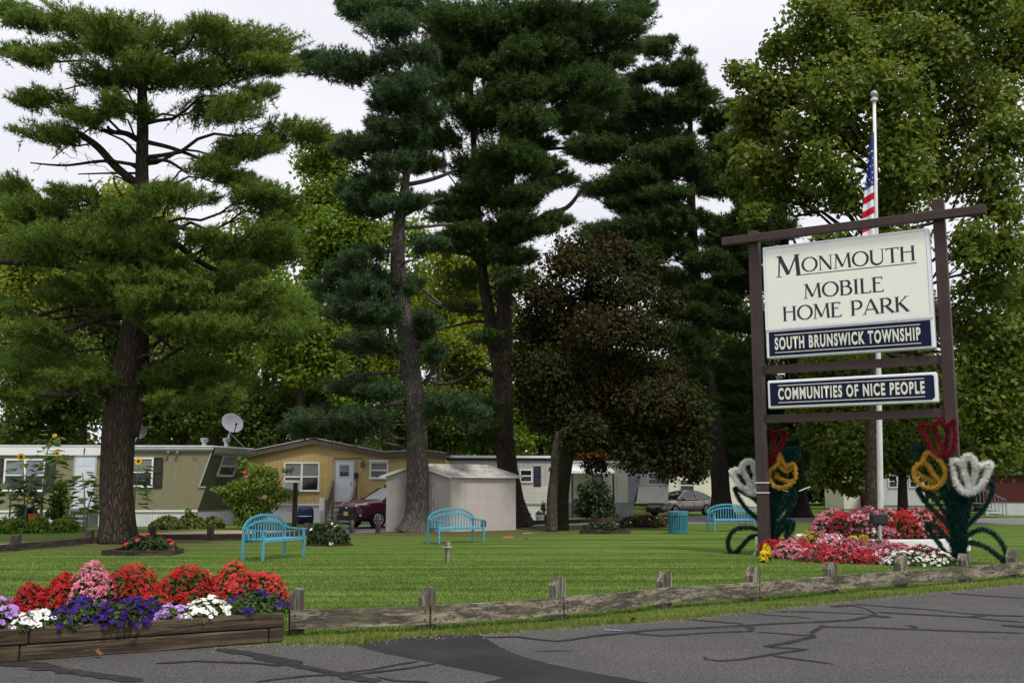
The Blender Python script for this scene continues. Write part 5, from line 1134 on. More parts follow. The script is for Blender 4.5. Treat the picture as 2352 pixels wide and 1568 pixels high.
sed = dict(rows=[(2.42, .55, .36, .52, .58), (2.38, .74, .26, .62, .70), (2.15, .86, .22, .74, .82), (1.6, .91, .22, .82, .92), (1.0, .925, .22, .88, .98), (.3, .925, .22, .91, .95), (-.6, .925, .22, .93, .96), (-1.5, .92, .24, .96, 1.02), (-2.1, .86, .30, .97, 1.06), (-2.38, .74, .42, .92, 1.02), (-2.45, .62, .55, .84, .92)],
           roof=[(.22, 1.36, .52), (-.1, 1.42, .55), (-.6, 1.44, .56), (-1.1, 1.41, .55), (-1.5, 1.30, .53)], belt=[(1.12, .78, .93), (.2, .84, .92), (-.6, .85, .93), (-1.25, .84, .95), (-2.0, .76, 1.02)], belt_w=.85, belt_z=.93, pillars=[0, 2, 4],
           wheel=.335, axles=[1.45, -1.38], track=.82, headlight=dict(poly=[(0, 0), (1, 0), (1, 1)], y=.5, pts=[(2.36, .46, .62), (1.85, .885, .74), (1.90, .87, .80), (2.34, .48, .70)]), mirror=(.80, .88, .92),
           front=[('grille', 'dark_metal', (2.30, 2.42, -.60, .60, .34, .50)), ('upper_grille', 'chrome', (2.34, 2.425, -.42, .42, .56, .63)), ('number_plate', 'plate_yellow', (2.43, 2.45, -.16, .16, .42, .56)), ('lower_lip', 'dark_metal', (2.20, 2.40, -.7, .7, .20, .27))],
           lines=[('door_seam', 'dark_metal', [((.85, .925, .35), (.82, .92, .88)), ((-.25, .926, .33), (-.25, .92, .88)), ((-1.15, .924, .55), (-1.25, .915, .9))], .012), ('door_handle', 'chrome', [((-.0, .93, .80), (-.18, .93, .80)), ((-1.0, .93, .82), (-1.16, .925, .82))], .03), ('window_trim', 'chrome', [((.9, .85, .93), (-1.5, .83, .97))], .025), ('sill_trim', 'dark_metal', [((1.1, .915, .27), (-1.0, .915, .27))], .07)])
P_ = AT(1563, 1180, 61.0); c2_ = car('sedan_car', 'taupe sedan car parked beyond the litter bin, nose to the left', (P_.x, 61.0, 0), math.radians(180 + 38), sed, 'car_taupe'); c2_.scale = (.93, .98, 1)
XF[c2_] = Matrix.Translation(Vector((P_.x, 61.0, 0)))

# ------------------------------------------------------------------ flowers and shrubs
def unit(v): return v / np.maximum(np.linalg.norm(v, axis=1, keepdims=True), 1e-9)
def leaf_quads(P, nrm, size, asp=.62, tilt=.8):
    n = len(P); d = unit(nrm + tilt * rng.normal(size=(n, 3))); a = unit(np.cross(d, rng.normal(size=(n, 3)))); b = np.cross(d, a)
    s = (size * (.65 + .7 * rng.random((n, 1)))); a = a * s; b = b * s * asp
    return np.stack([P - a * .5, P + b * .5 - a * .05 + d * s * .08, P + a * .55, P - b * .5 - a * .05 + d * s * .08], 1).reshape(-1, 3)
def dome(n, c, rx, ry, h, lump=.16, inner=0.0, kk=None):
    """points on a lumpy dome (z from c.z) and their outward directions"""
    ph = rng.random(n) * 2 * math.pi; cz = rng.random(n) ** .75; st = np.sqrt(1 - cz * cz)
    d = np.stack([st * np.cos(ph), st * np.sin(ph), cz], 1)
    k1, pk = kk if kk is not None else (rng.normal(size=(6, 3)) * 3.0, rng.random(6) * 6.28)
    l = 1 + lump * np.mean(np.sin(d @ k1.T + pk), axis=1) * 1.8
    r = l * (1 - inner * rng.random(n) ** 1.5)
    p = np.array(c) + d * np.stack([r * rx, r * ry, r * h], 1); nn = unit(d / np.array([rx, ry, h]))
    return p, nn
def bloom_faces(P, nrm, size, kind):
    """quads making small open flowers"""
    n = len(P); d = unit(nrm * 1.0 + .45 * rng.normal(size=(n, 3)) + np.array([0, -.25, .25])); a = unit(np.cross(d, rng.normal(size=(n, 3)))); b = np.cross(d, a); s = size * (.7 + .6 * rng.random((n, 1)))
    out = []
    if kind == 'trumpet':
        m = 5
        for k_ in range(m):
            a0, a1 = 2 * math.pi * k_ / m, 2 * math.pi * (k_ + 1) / m; am = (a0 + a1) / 2
            e = lambda t, r_, u: P + (a * math.cos(t) + b * math.sin(t)) * s * r_ + d * s * u
            out.append(np.stack([e(am, .04, -.12), e(a0, .40, .08), e(am, .54, .10), e(a1, .40, .08)], 1))
    else:
        m = 4
        for k_ in range(m):
            am = 2 * math.pi * k_ / m + .3; w_ = .5
            e = lambda t, r_, u: P + (a * math.cos(t) + b * math.sin(t)) * s * r_ + d * s * u
            out.append(np.stack([e(am, .02, 0), e(am - w_, .36, .14), e(am, .52, .05), e(am + w_, .36, .14)], 1))
    return np.concatenate(out).reshape(-1, 3)
def mound(name, label, cat, c, rx, ry, h, leaf, nl, ls, blooms, group=None, lump=.16):
    c = Vector(c); t = thing(name, label, cat, c, 0, group)
    kk = (rng.normal(size=(6, 3)) * 3.0, rng.random(6) * 6.28)
    P, d = dome(nl, (0, 0, 0), rx * .97, ry * .97, h * .96, lump, .45, kk); np_mesh('foliage', leaf_quads(P, d, ls), 4, leaf, t)
    mb = MB()
    for i in range(5): a = i * 1.256; mb.tube([(0, 0, -.02), (rx * .35 * math.cos(a), ry * .35 * math.sin(a), h * .4), (rx * .6 * math.cos(a), ry * .6 * math.sin(a), h * .65)], .012, 4)
    mb.build('stems', 'stalk_green', t)
    for mat, n, sz, kind in blooms:
        P, d = dome(int(n * (1.45 if sz < .05 else 1)), (0, 0, .01), rx * 1.03, ry * 1.03, h * 1.03, lump, .12, kk); np_mesh('blossoms', bloom_faces(P, d, sz, kind), 4, mat, t)
    return t
# timber planter by the road
PA, PBb = G(-150, 1534), G(652, 1474); WP = Wall(PA, PBb)
pl = thing('planter_box', 'long weathered timber planter box full of flowers beside the road', 'planter', WP.A, WP.rz); dp = 1.45
for zi, (z0, z1, splits) in enumerate(((.0, .148, (45, 617)), (.152, .30, (64,)))):
    cuts = [0] + [WP.hit(u, 1490)[0] for u in splits] + [WP.L]
    for a, b in zip(cuts[:-1], cuts[1:]):
        mb = MB(); j = (rng.random() - .5) * .012; mb.bbox(a + .004, b - .004, j, .14 + j, z0, z1 + (rng.random() - .5) * .006, .012); mb.build('timber', 'timber_wood', pl)
    mb = MB(); mb.bbox(WP.L - .14, WP.L, .145, dp, z0, z1 - .004, .012); mb.build('timber', 'timber_wood', pl); mb = MB(); mb.bbox(0, .14, .145, dp, z0, z1 - .004, .012); mb.build('timber', 'timber_wood', pl); mb = MB(); mb.bbox(0, WP.L, dp + .004, dp + .14, z0, z1 - .003, .012); mb.build('timber', 'timber_wood', pl)
mb = MB(); mb.box(.145, WP.L - .145, .145, dp - .004, .02, .265); mb.build('soil', 'soil', pl)
def P1(u0, u1, vtop, off, name, label, blooms, leaf='bedding_leaf', ry=.34, drop=.26, nl=1300, ls=.055, group='flowers in the roadside planter', hmin=.12):
    vm = 1400; t0, t1 = WP.hit(u0, vm, off)[0], WP.hit(u1, vm, off)[0]; zt_ = WP.hit((u0 + u1) / 2, vtop, off)[1]; c = WP.A + WP.e * ((t0 + t1) / 2) + WP.n * off
    return mound(name, label, 'flowers', (c.x, c.y, drop), (t1 - t0) / 2 * (1.36 if ry == .34 else 1.15), ry, max(hmin, (zt_ - drop) * (1.06 if ry == .34 else 1)), leaf, nl, ls, blooms, group)
z1x = lambda x: x * .4061; z1y = lambda y: 931 + .4061 * y
RB = [('bloom_red', 330, .047, 'cluster')]
P1(-70, 62, z1y(1120), .98, 'begonia_plant', 'low red flowering mound at the far left end of the timber planter', [('bloom_red', 200, .06, 'cluster')], 'bronze_leaf')
P1(z1x(90), z1x(290), z1y(1030), 1.0, 'begonia_plant', 'red flowering mound with bronze leaves left of the pink one in the planter', [('bloom_red', 330, .047, 'cluster')], 'bronze_leaf')
P1(z1x(270), z1x(430), z1y(975), 1.02, 'begonia_plant', 'taller red flowering mound touching the left of the pink one in the planter', [('bloom_red', 300, .047, 'cluster')])
P1(z1x(390), z1x(625), z1y(938), .95, 'begonia_plant', 'pink flowering mound, the only pink one in the timber planter', [('bloom_pink', 420, .047, 'cluster')])
P1(z1x(600), z1x(870), z1y(945), 1.0, 'begonia_plant', 'red flowering mound just right of the pink one in the planter', [('bloom_red', 400, .047, 'cluster')])
P1(z1x(780), z1x(960), z1y(1040), .80, 'begonia_plant', 'low red flowering mound filling the dip in the middle of the planter', [('bloom_red', 130, .06, 'cluster')])
P1(z1x(880), z1x(1150), z1y(930), 1.0, 'begonia_plant', 'round red flowering mound right of the dip in the planter row', [('bloom_red', 360, .047, 'cluster')])
P1(z1x(1120), z1x(1230), z1y(965), 1.1, 'marigold_plant', 'small orange flowering plant between two red mounds in the planter', [('bloom_orange', 90, .047, 'cluster'), ('bloom_pink', 30, .05, 'cluster')], ry=.2, nl=500)
P1(z1x(1180), z1x(1440), z1y(930), .98, 'begonia_plant', 'large red flowering mound right of the orange plant in the planter', [('bloom_coral', 420, .047, 'cluster')])
P1(z1x(1390), z1x(1590), z1y(968), .95, 'begonia_plant', 'coral red flowering mound at the right end of the planter', [('bloom_coral', 330, .047, 'cluster')])
P1(-90, z1x(115), z1y(1130), .36, 'petunia_plant', 'lavender petunias at the left end of the planter front', [('bloom_lavender', 70, .085, 'trumpet')], ry=.36, nl=900)
P1(z1x(100), z1x(330), z1y(1165), .30, 'petunia_plant', 'white petunias spilling over the left part of the planter front', [('bloom_white', 95, .070, 'trumpet'), ('bloom_lavender', 10, .08, 'trumpet')], ry=.36, nl=800)
P1(z1x(310), z1x(600), z1y(1100), .34, 'petunia_plant', 'dark violet petunias right of the left white petunias in the planter', [('bloom_violet', 85, .070, 'trumpet')], ry=.40, nl=1100)
P1(z1x(560), z1x(870), z1y(1095), .28, 'petunia_plant', 'dark violet petunias hanging over the middle of the planter front', [('bloom_violet', 110, .070, 'trumpet')], ry=.42, nl=1200)
P1(z1x(870), z1x(1060), z1y(1145), .32, 'petunia_plant', 'lavender petunias in the middle of the planter, left of the right white petunias', [('bloom_lavender', 55, .085, 'trumpet')], ry=.32, nl=700)
P1(z1x(1040), z1x(1300), z1y(1110), .34, 'petunia_plant', 'white petunias in the right half of the planter front', [('bloom_white', 110, .070, 'trumpet')], ry=.34, nl=900)
P1(z1x(1250), z1x(1620), z1y(1060), .42, 'petunia_plant', 'sparse violet petunias at the right end of the planter front', [('bloom_violet', 48, .070, 'trumpet')], ry=.46, nl=1500)

# flower bed round the sign and the flagpole
ring = thing('round_planter', 'round white block planter ring at the foot of the flagpole', 'planter', PB); mb = MB(); mb.lathe([(2.2, -.03), (2.22, .30), (2.20, .33), (2.0, .33), (1.98, -.03)], n=56); mb.build('wall', 'pale_block', ring, 40)
mb = MB(); mb.lathe([(1.985, .27), (1.2, .38), (.0, .42)], n=40); mb.build('soil', 'soil', ring, True)
up_ = [(1905, 1172, .55, [('bloom_pink', 420, .085, 'cluster')], 'pink flowering mound at the left end of the round planter'), (1945, 1168, .52, [('bloom_crimson', 430, .085, 'cluster')], 'crimson flowering mound second from the left in the round planter'), (1985, 1172, .5, [('bloom_pink', 360, .085, 'cluster'), ('bloom_white', 60, .08, 'cluster')], 'pink and white flowering mound left of the flagpole in the round planter'),
       (2028, 1173, .5, [('bloom_pink', 330, .085, 'cluster'), ('bloom_crimson', 50, .08, 'cluster')], 'pink flowering mound right in front of the flagpole'), (2062, 1168, .5, [('bloom_red', 430, .085, 'cluster')], 'red flowering mound right of the flagpole in the round planter'), (2098, 1170, .48, [('bloom_pink', 240, .085, 'cluster'), ('bloom_red', 120, .085, 'cluster')], 'mixed pink and red flowering mound in the right half of the round planter'),
       (2135, 1171, .5, [('bloom_red', 420, .085, 'cluster')], 'red flowering mound near the right end of the round planter'), (2170, 1178, .45, [('bloom_pink', 300, .085, 'cluster')], 'pink flowering mound at the right end of the round planter behind the tulip leaves')]
for i, (u, vt, rx, bl, lb) in enumerate(up_):
    a = (u - 2034) / 165 * 1.35; c = PB + Vector((1.62 * math.sin(a), -1.50 * math.cos(a), .33)); zt_ = AT(u, vt, c.y).z
    c.x = AT(u, 1200, c.y).x; mound('begonia_plant', lb, 'flowers', c, rx * 1.05, .55, zt_ - .33, 'bedding_leaf', 1500, .07, bl, 'flowers in the round planter')
for i, (u, lb) in enumerate(((1960, 'soft'), (2060, 'x'))): pass
Z5g = lambda X, Y: G(*Z5(X, Y))
low = [((545, 1110), 1.0, 978, .30, [('bloom_crimson', 260, .075, 'cluster')], 'crimson flowering mound right beside the left sign post'), ((640, 1125), 1.1, 1000, .34, [('bloom_pink', 280, .075, 'cluster')], 'pale pink flowering mound second from the left sign post in the low bed'),
       ((735, 1120), 1.0, 985, .32, [('bloom_crimson', 280, .075, 'cluster')], 'crimson flowering mound third along the low bed under the yellow marigolds'), ((800, 1145), .8, 1030, .28, [('bloom_pink', 160, .07, 'cluster'), ('bloom_white', 90, .07, 'cluster')], 'pink and white flowering mound left of the middle of the low bed'),
       ((870, 1150), 1.0, 1025, .34, [('bloom_crimson', 240, .075, 'cluster')], 'crimson flowering mound in the front of the low bed, left of its middle'), ((960, 1110), 1.0, 965, .36, [('bloom_pink', 320, .075, 'cluster'), ('bloom_white', 60, .07, 'cluster')], 'tall pink flowering mound in the middle of the low bed against the white ring'),
       ((1060, 1160), 1.0, 1040, .34, [('bloom_crimson', 220, .075, 'cluster'), ('bloom_pink', 80, .075, 'cluster')], 'crimson and pink flowering mound at the front middle of the low bed'), ((1090, 1105), 1.0, 980, .36, [('bloom_pink', 330, .075, 'cluster')], 'pink flowering mound right of the middle, just below the small black floodlight'),
       ((1180, 1150), 1.0, 1060, .34, [('bloom_pink', 280, .075, 'cluster')], 'pink flowering mound right of the crimson and pink one in the low bed'), ((1270, 1165), 1.0, 1065, .36, [('bloom_crimson', 280, .075, 'cluster')], 'crimson flowering mound left of the white patch in the low bed'),
       ((1300, 1110), 1.0, 995, .40, [('bloom_pink', 330, .075, 'cluster')], 'pink flowering mound at the back of the low bed in front of the white ring'), ((1450, 1115), 1.0, 1015, .40, [('bloom_pink', 330, .075, 'cluster')], 'pink flowering mound at the back right of the low bed'),
       ((1400, 1170), 1.0, 1085, .36, [('bloom_pink', 90, .07, 'cluster'), ('bloom_white', 110, .07, 'cluster')], 'white and pink flowering mound left of the fence post in the low bed'), ((1530, 1180), 1.0, 1075, .40, [('bloom_white', 150, .07, 'cluster')], 'white flowering mound behind the fence post in the low bed'),
       ((1640, 1140), 1.0, 1045, .44, [('bloom_crimson', 260, .07, 'cluster')], 'dark crimson flowering mound with bronze leaves near the right tulip sculpture'), ((1740, 1180), 1.0, 1085, .36, [('bloom_white', 130, .07, 'cluster'), ('bloom_crimson', 30, .07, 'cluster')], 'white flowering mound at the right end of the low bed beside the tulip sculpture')]
for i, (b_, s, ty, rx, bl, lb) in enumerate(low):
    c = Z5g(*b_); zt_ = AT(*Z5(b_[0], ty), c.y + .2).z
    mound('begonia_plant', lb, 'flowers', (c.x, c.y + .2, 0), rx * 1.25, .42, max(.28, zt_), 'bronze_leaf' if i in (14,) else 'bedding_leaf', 900, .06, bl, 'flowers in the low bed under the sign')
for (bx_, by_), ty, rx, mat, lb in (((465, 1100), 1030, .11, 'bloom_yellow', 'yellow marigolds at the foot of the left sign post'), ((440, 1112), 1075, .09, 'bloom_yellow', 'tiny yellow marigold tuft at the grass edge left of the sign post'), ((560, 1055), 968, .26, 'bloom_yellow', 'yellow marigolds behind the left crimson mound next to the sign post'), ((640, 1035), 965, .12, 'bloom_orange', 'single orange marigold tuft behind the low bed'), ((800, 1050), 940, .34, 'bloom_yellow', 'large clump of yellow marigolds at the left end of the white ring'), ((1090, 1040), 965, .16, 'bloom_yellow', 'yellow marigold tuft below the black floodlight'), ((1190, 1045), 960, .20, 'bloom_yellow', 'yellow marigold tuft right of the black floodlight')):
    c = Z5g(bx_, by_ + 40); zt_ = AT(*Z5(bx_, ty), c.y).z; mound('marigold_plant', lb, 'flowers', (c.x, c.y, 0), rx, rx, max(.2, zt_), 'bedding_leaf', int(260 + 1200 * rx), .06, [(mat, int(40 + 420 * rx), .085, 'cluster')], 'marigolds round the low bed')
p = PB + Vector((-.92, -2.55, 0)); fl_ = thing('floodlight', 'small black floodlight on a short post in front of the round planter', 'floodlight', p, .3); mb = MB(); mb.bbox(-.035, .035, -.035, .035, 0, .72, .005); mb.build('post', 'grey_trim', fl_); mb = MB(); mb.bbox(-.22, .22, -.08, .12, .72, .98, .03); mb.build('lamp', 'dark_metal', fl_); mb = MB(); mb.bar((-.18, 0, .70), (.18, 0, .70), .05); mb.build('bracket', 'dark_metal', fl_)

# beds and bushes on the lawn
def flowerbed(label, uv, w_, d_, h, leaf, blooms, edge=True, group=None, nl=1600, ls=.09):
    c = G(*uv); t = mound('flower_bed', label, 'flower bed', c, w_, d_, h, leaf, nl, ls, blooms, group, .22)
    mb = MB(); mb.lathe([(1.0, -.01), (.96, .05), (.5, .06), (0, .06)], n=28); q = mb.build('soil', 'soil', t, True); q.scale = (w_ * 1.02, d_ * 1.02, 1)
    if edge:
        mb = MB(); e = [(-w_ * 1.04, -d_ * .9), (0, -d_ * 1.35), (w_ * 1.04, -d_ * .9), (w_ * 1.0, d_ * 1.0), (-w_ * 1.0, d_ * 1.0)]
        for a, b in zip(e, e[1:] + e[:1]): mb.bar((a[0], a[1], .06), (b[0], b[1], .06), .1, .12)
        mb.build('edging', 'dark_timber', t)
    return t
flowerbed('low edged bed with many red impatiens at the foot of the largest pine', (330, 1272), .78, .5, .42, 'dark_shrub', [('bloom_coral', 22, .10, 'trumpet'), ('bloom_crimson', 14, .10, 'trumpet')], group='edged flower beds on the lawn')
flowerbed('dark leafy bush with a few white flowers right of the nearest bench', (757, 1252), .66, .55, .58, 'dark_shrub', [('bloom_white', 13, .10, 'trumpet')], False, None, 2400, .11)
flowerbed('low edged bed with dark leaves and two pink flowers right of the leaning trunk', (1388, 1224), .80, .5, .40, 'dark_shrub', [('bloom_pink', 5, .10, 'trumpet'), ('bloom_crimson', 3, .14, 'trumpet')], group='edged flower beds on the lawn')
flowerbed('leafy bed with scattered red flowers just left of the litter bin', (1478, 1211), 1.05, .6, .55, 'dark_shrub', [('bloom_crimson', 26, .10, 'trumpet'), ('bloom_white', 7, .10, 'trumpet')], False, None, 2000, .11)
flowerbed('small leafy bed with pink and white flowers between the sedan and the litter bin', (1520, 1204), .8, .5, .42, 'dark_shrub', [('bloom_coral', 16, .10, 'trumpet'), ('bloom_white', 9, .10, 'trumpet')], False, None, 1300, .11)
def shrub(name, label, cat, c, clumps, leaf, n, ls, stem_mat='bark_brown', group=None, blooms=None):
    """clumps: (dx, dy, z, rx, rz) ellipsoids of leaves on branching stems"""
    t = thing(name, label, cat, c, 0, group); V = []; mb = MB()
    tot = sum(a[3] ** 2 * a[4] for a in clumps)
    for dx, dy, z, rx, rz in clumps:
        m = int(n * rx * rx * rz / tot) + 20; q = rng.normal(size=(m, 3)); q = unit(q) * (rng.random((m, 1)) ** .4); P = q * np.array([rx, rx, rz]) + np.array([dx, dy, z])
        P[:, 2] = np.maximum(P[:, 2], .03); V.append(leaf_quads(P, unit(q + np.array([0, 0, .7])), ls, .6, .6)); mb.tube([(dx * .1, dy * .1, 0), (dx * .55, dy * .55, z * .6), (dx, dy, z)], [.03, .022, .008], 5)
    np_mesh('foliage', np.concatenate(V), 4, leaf, t); mb.build('stems', stem_mat, t)
    if blooms:
        for mat, pos, sz in blooms:
            P = np.array(pos, dtype=float); np_mesh('blossoms', bloom_faces(P, np.tile([[0, -1, .3]], (len(P), 1)), sz, 'trumpet'), 4, mat, t)
    return t
def px_clumps(base, Y, items):
    out = []
    for u, v, ru, rv in items:
        p = AT(u, v, Y); out.append((p.x - base.x, (rng.random() - .5) * ru * M_PX(Y) * 1.2, p.z, ru * M_PX(Y), rv * M_PX(Y)))
    return out
bs = Vector((AT(575, 1200, 40.5).x, 40.5, 0))
hc = px_clumps(bs, 40.5, [(575, 1170, 45, 30), (560, 1125, 45, 28), (605, 1110, 42, 26), (640, 1135, 30, 18), (520, 1125, 28, 12), (590, 1080, 28, 20), (555, 1070, 18, 22), (625, 1085, 22, 14), (655, 1132, 18, 9), (500, 1122, 16, 7), (570, 1195, 34, 16), (620, 1160, 26, 20), (540, 1150, 30, 20), (660, 1080, 14, 7)])
shrub('shrub', 'tall bright green spreading shrub with one red bloom at the end of the green trailer', 'shrub', bs, hc, 'shrub_leaf', 5200, .13, blooms=[('bloom_crimson', [(AT(576, 1085, 40.5).x - bs.x, -.9, AT(576, 1085, 40.5).z), (AT(577, 1092, 40.5).x - bs.x, -.9, AT(577, 1092, 40.5).z)], .17)])
for u0, u1, Y, h, lb in ((352, 420, 40.5, .62, 'pale hosta clump right of the big left pine trunk'), (415, 470, 41.2, .68, 'yellowish hosta clump in the middle of the row by the white skirting'), (465, 515, 41.8, .55, 'hosta clump at the right end of the row by the white skirting')):
    c = Vector((AT((u0 + u1) / 2, 1200, Y).x, Y, 0)); mound('hosta_plant', lb, 'plant', c, (u1 - u0) / 2 * M_PX(Y) * 1.1, .45, h * .82, 'hosta_leaf', 1000, .17, [], 'hostas along the green trailer')
bs = Vector((AT(1365, 1180, 50).x, 50.0, 0)); shrub('shrub', 'dark rounded shrub in front of the white porch awning', 'shrub', bs, px_clumps(bs, 50, [(1365, 1150, 34, 26), (1345, 1125, 24, 18), (1378, 1122, 26, 20), (1395, 1150, 18, 22), (1335, 1160, 22, 20), (1360, 1108, 16, 10), (1345, 1176, 28, 14), (1380, 1176, 30, 14), (1400, 1170, 18, 16), (1362, 1165, 40, 18)]), 'dark_shrub', 4200, .15)
bs = Vector((AT(1250, 1190, 49.5).x, 49.5, 0)); shrub('shrub', 'small upright seedling in front of the pale grey trailer', 'shrub', bs, px_clumps(bs, 49.5, [(1248, 1165, 6, 14), (1240, 1182, 10, 8), (1255, 1185, 8, 6)]), 'dark_shrub', 300, .12)
bs = Vector((AT(432, 1190, 41.5).x, 41.5, 0)); shrub('shrub', 'thin self-sown sapling against the white skirting of the green trailer', 'shrub', bs, px_clumps(bs, 41.5, [(432, 1178, 9, 14), (428, 1192, 12, 8)]), 'shrub_leaf', 220, .1)
def z8(X, Y): return (X * .2, 980 + Y * .2)
# sunflowers and the vegetable garden
def sunflower(label, foot_u, Y, pts_px, heads, leaves, hmat='bloom_yellow'):
    f = Vector((AT(foot_u, 1200, Y).x, Y, 0)); t = thing('sunflower', label, 'sunflower', f, 0, 'sunflowers by the green trailer'); P = [Vector((0, 0, 0))] + [AT(*p, Y) - f for p in pts_px]
    sm = smooth(P, False, 6); mb = MB(); mb.tube(sm, [.034 - .018 * i / len(sm) for i in range(len(sm))], 6); mb.build('stalk', 'stalk_green', t, True)
    V = []; n = leaves; Q = np.array([tuple(sm[int(i)]) for i in np.linspace(len(sm) * .28, len(sm) - 2, n)])
    for q in Q:
        for s in range(3):
            a = rng.random() * 6.28; l = .32 + .20 * rng.random(); d = np.array([math.cos(a), math.sin(a) * .7, -.25 + .5 * rng.random()]); d /= np.linalg.norm(d); sd_ = np.cross(d, [0, 0, 1]); b = q + d * l * .45
            V += [b, b + d * l * .45 + sd_ * l * .45 + np.array([0, 0, .03]), b + d * l * 1.15 - np.array([0, 0, .10]), b + d * l * .45 - sd_ * l * .45 + np.array([0, 0, .03])]
    np_mesh('leaves', np.array(V), 4, 'sunflower_leaf', t)
    for u, v, r, dr in heads:
        c = AT(u, v, Y) - f + Vector((0, -.05, 0)); h = []; n = 18; dirv = Vector((.1, -1, dr)).normalized(); M = dirv.to_track_quat('Z', 'Y').to_matrix(); R_ = r * M_PX(Y)
        for k_ in range(2):
            for i in range(n):
                a = 2 * math.pi * (i + .5 * k_) / n; e = M @ Vector((math.cos(a), math.sin(a), 0)); g = M @ Vector((-math.sin(a), math.cos(a), 0)); z = M @ Vector((0, 0, .12 * k_ - .05)) * R_
                h += [c + e * R_ * .35 + z, c + e * R_ * .72 + g * R_ * .13 + z, c + e * R_ * 1.05 + z * 2.2, c + e * R_ * .72 - g * R_ * .13 + z]
        hd = np_mesh('flower_head', np.array([tuple(p) for p in h]), 4, hmat, t); mb = MB(); mb.lathe([(.001, R_ * .14), (R_ * .3, R_ * .12), (R_ * .42, R_ * .02), (.001, -R_ * .08)], c, 14, M.to_4x4()); mb.build('seed_disc', 'seed_head', hd)
sunflower('sunflower with a drooping orange head left of the trailer window middle', 62, 39.3, [z8(280, 850), z8(270, 560), z8(262, 390)], [(*z8(250, 345), 9, -.2)], 9)
sunflower('very tall sunflower with a small bud above the trailer roof', 97, 39.6, [z8(490, 800), z8(525, 420), z8(565, 190), z8(610, 115)], [(*z8(635, 100), 5, .7)], 10)
sunflower('sunflower with a bright upper and a brown lower head right of the trailer window', 92, 39.0, [z8(480, 820), z8(580, 520), z8(640, 380), z8(658, 330)], [(*z8(660, 305), 7, .1), (*z8(685, 395), 5.5, -.3)], 11, 'bloom_yellow')
sunflower('open sunflower in front of the shuttered window right of the big trunk', 308, 39.4, [z8(1545, 850), z8(1575, 600), z8(1590, 430)], [(*z8(1595, 395), 8.5, .15)], 12)
sunflower('slim sunflower plant without bloom in front of the white door', 193, 39.0, [z8(970, 900), z8(965, 700), z8(945, 520)], [], 9)
sunflower('sunflower with a small dark head just left of the big trunk', 198, 39.6, [z8(1020, 900), z8(1080, 720), z8(1105, 590)], [(*z8(1108, 578), 4, .2)], 9)
sunflower('tall leafy sunflower cut by the left edge of the photo', 20, 39.0, [z8(120, 850), z8(90, 700), z8(60, 560)], [(*z8(45, 760), 4, .2)], 10)
sunflower('bushy sunflower with a single low bloom under the trailer window', 58, 39.0, [z8(300, 950), z8(330, 780), z8(345, 600)], [(*z8(345, 825), 5, .1)], 12)
bs = Vector((AT(120, 1210, 38.2).x, 38.2, 0)); shrub('shrub', 'leafy bush against the railing of the trailer porch', 'shrub', Vector((AT(140, 1200, 40.2).x, 40.2, 0)), px_clumps(Vector((AT(140, 1200, 40.2).x, 40.2, 0)), 40.2, [(142, 1115, 18, 16), (128, 1150, 22, 20), (150, 1150, 14, 24), (125, 1178, 22, 16)]), 'shrub_leaf', 1500, .13)
for i, (u, Y, w_, h, lb) in enumerate(((25, 37.2, 34, .62, 'row of leafy vegetables at the far left of the garden'), (85, 37.6, 34, .60, 'leafy vegetables in front of the blue bins'), (145, 37.9, 34, .55, 'leafy vegetables in front of the trailer porch'), (-35, 37.0, 32, .6, 'leafy vegetables at the photo edge beyond the sunflowers'))):
    c = Vector((AT(u, 1200, Y).x, Y, 0)); mound('vegetable_patch', lb, 'plants', c, w_ * M_PX(Y) * 1.1, .5, h, 'shrub_leaf', 1300, .11, [], 'vegetable rows left of the big pine', .3)
for nm, lb, cat, u0, u1, v0, Y, mat in (('storage_bin', 'blue plastic bin standing in the garden behind the vegetables', 'bin', 43, 66, 1165, 39.9, 'blue_plastic'), ('storage_bin', 'smaller blue plastic bin right beside the larger one in the garden', 'bin', 68, 81, 1166, 40.2, 'blue_plastic'), ('storage_bin', 'orange tub in front of the blue bins', 'bin', 70, 88, 1179, 39.2, 'orange_plastic')):
    c = Vector((AT((u0 + u1) / 2, 1180, Y).x, Y, 0)); w_ = (u1 - u0) * M_PX(Y) / 2; z = AT(u0, v0, Y).z; o = thing(nm, lb, cat, c, .1, 'plastic bins in the garden'); mb = MB(); mb.v = [(-w_ * .85, -.2, 0), (w_ * .85, -.2, 0), (w_ * .85, .2, 0), (-w_ * .85, .2, 0), (-w_, -.25, z), (w_, -.25, z), (w_, .25, z), (-w_, .25, z), (-w_ + .03, -.22, z), (w_ - .03, -.22, z), (w_ - .03, .22, z), (-w_ + .03, .22, z), (-w_ * .8, -.18, .1), (w_ * .8, -.18, .1), (w_ * .8, .18, .1), (-w_ * .8, .18, .1)]
    mb.f = [(0, 1, 2, 3), (12, 13, 14, 15)] + [(i + a, (i + 1) % 4 + a, (i + 1) % 4 + a + 4, i + a + 4) for a in (0, 4, 8) for i in range(4)]; mb.build('tub', mat, o); mb = MB()
    for s in (-1, 1): mb.bar((-w_ - .01, s * .255, z - .02), (w_ + .01, s * .255, z - .02), .03)
    mb.build('rim', mat, o)
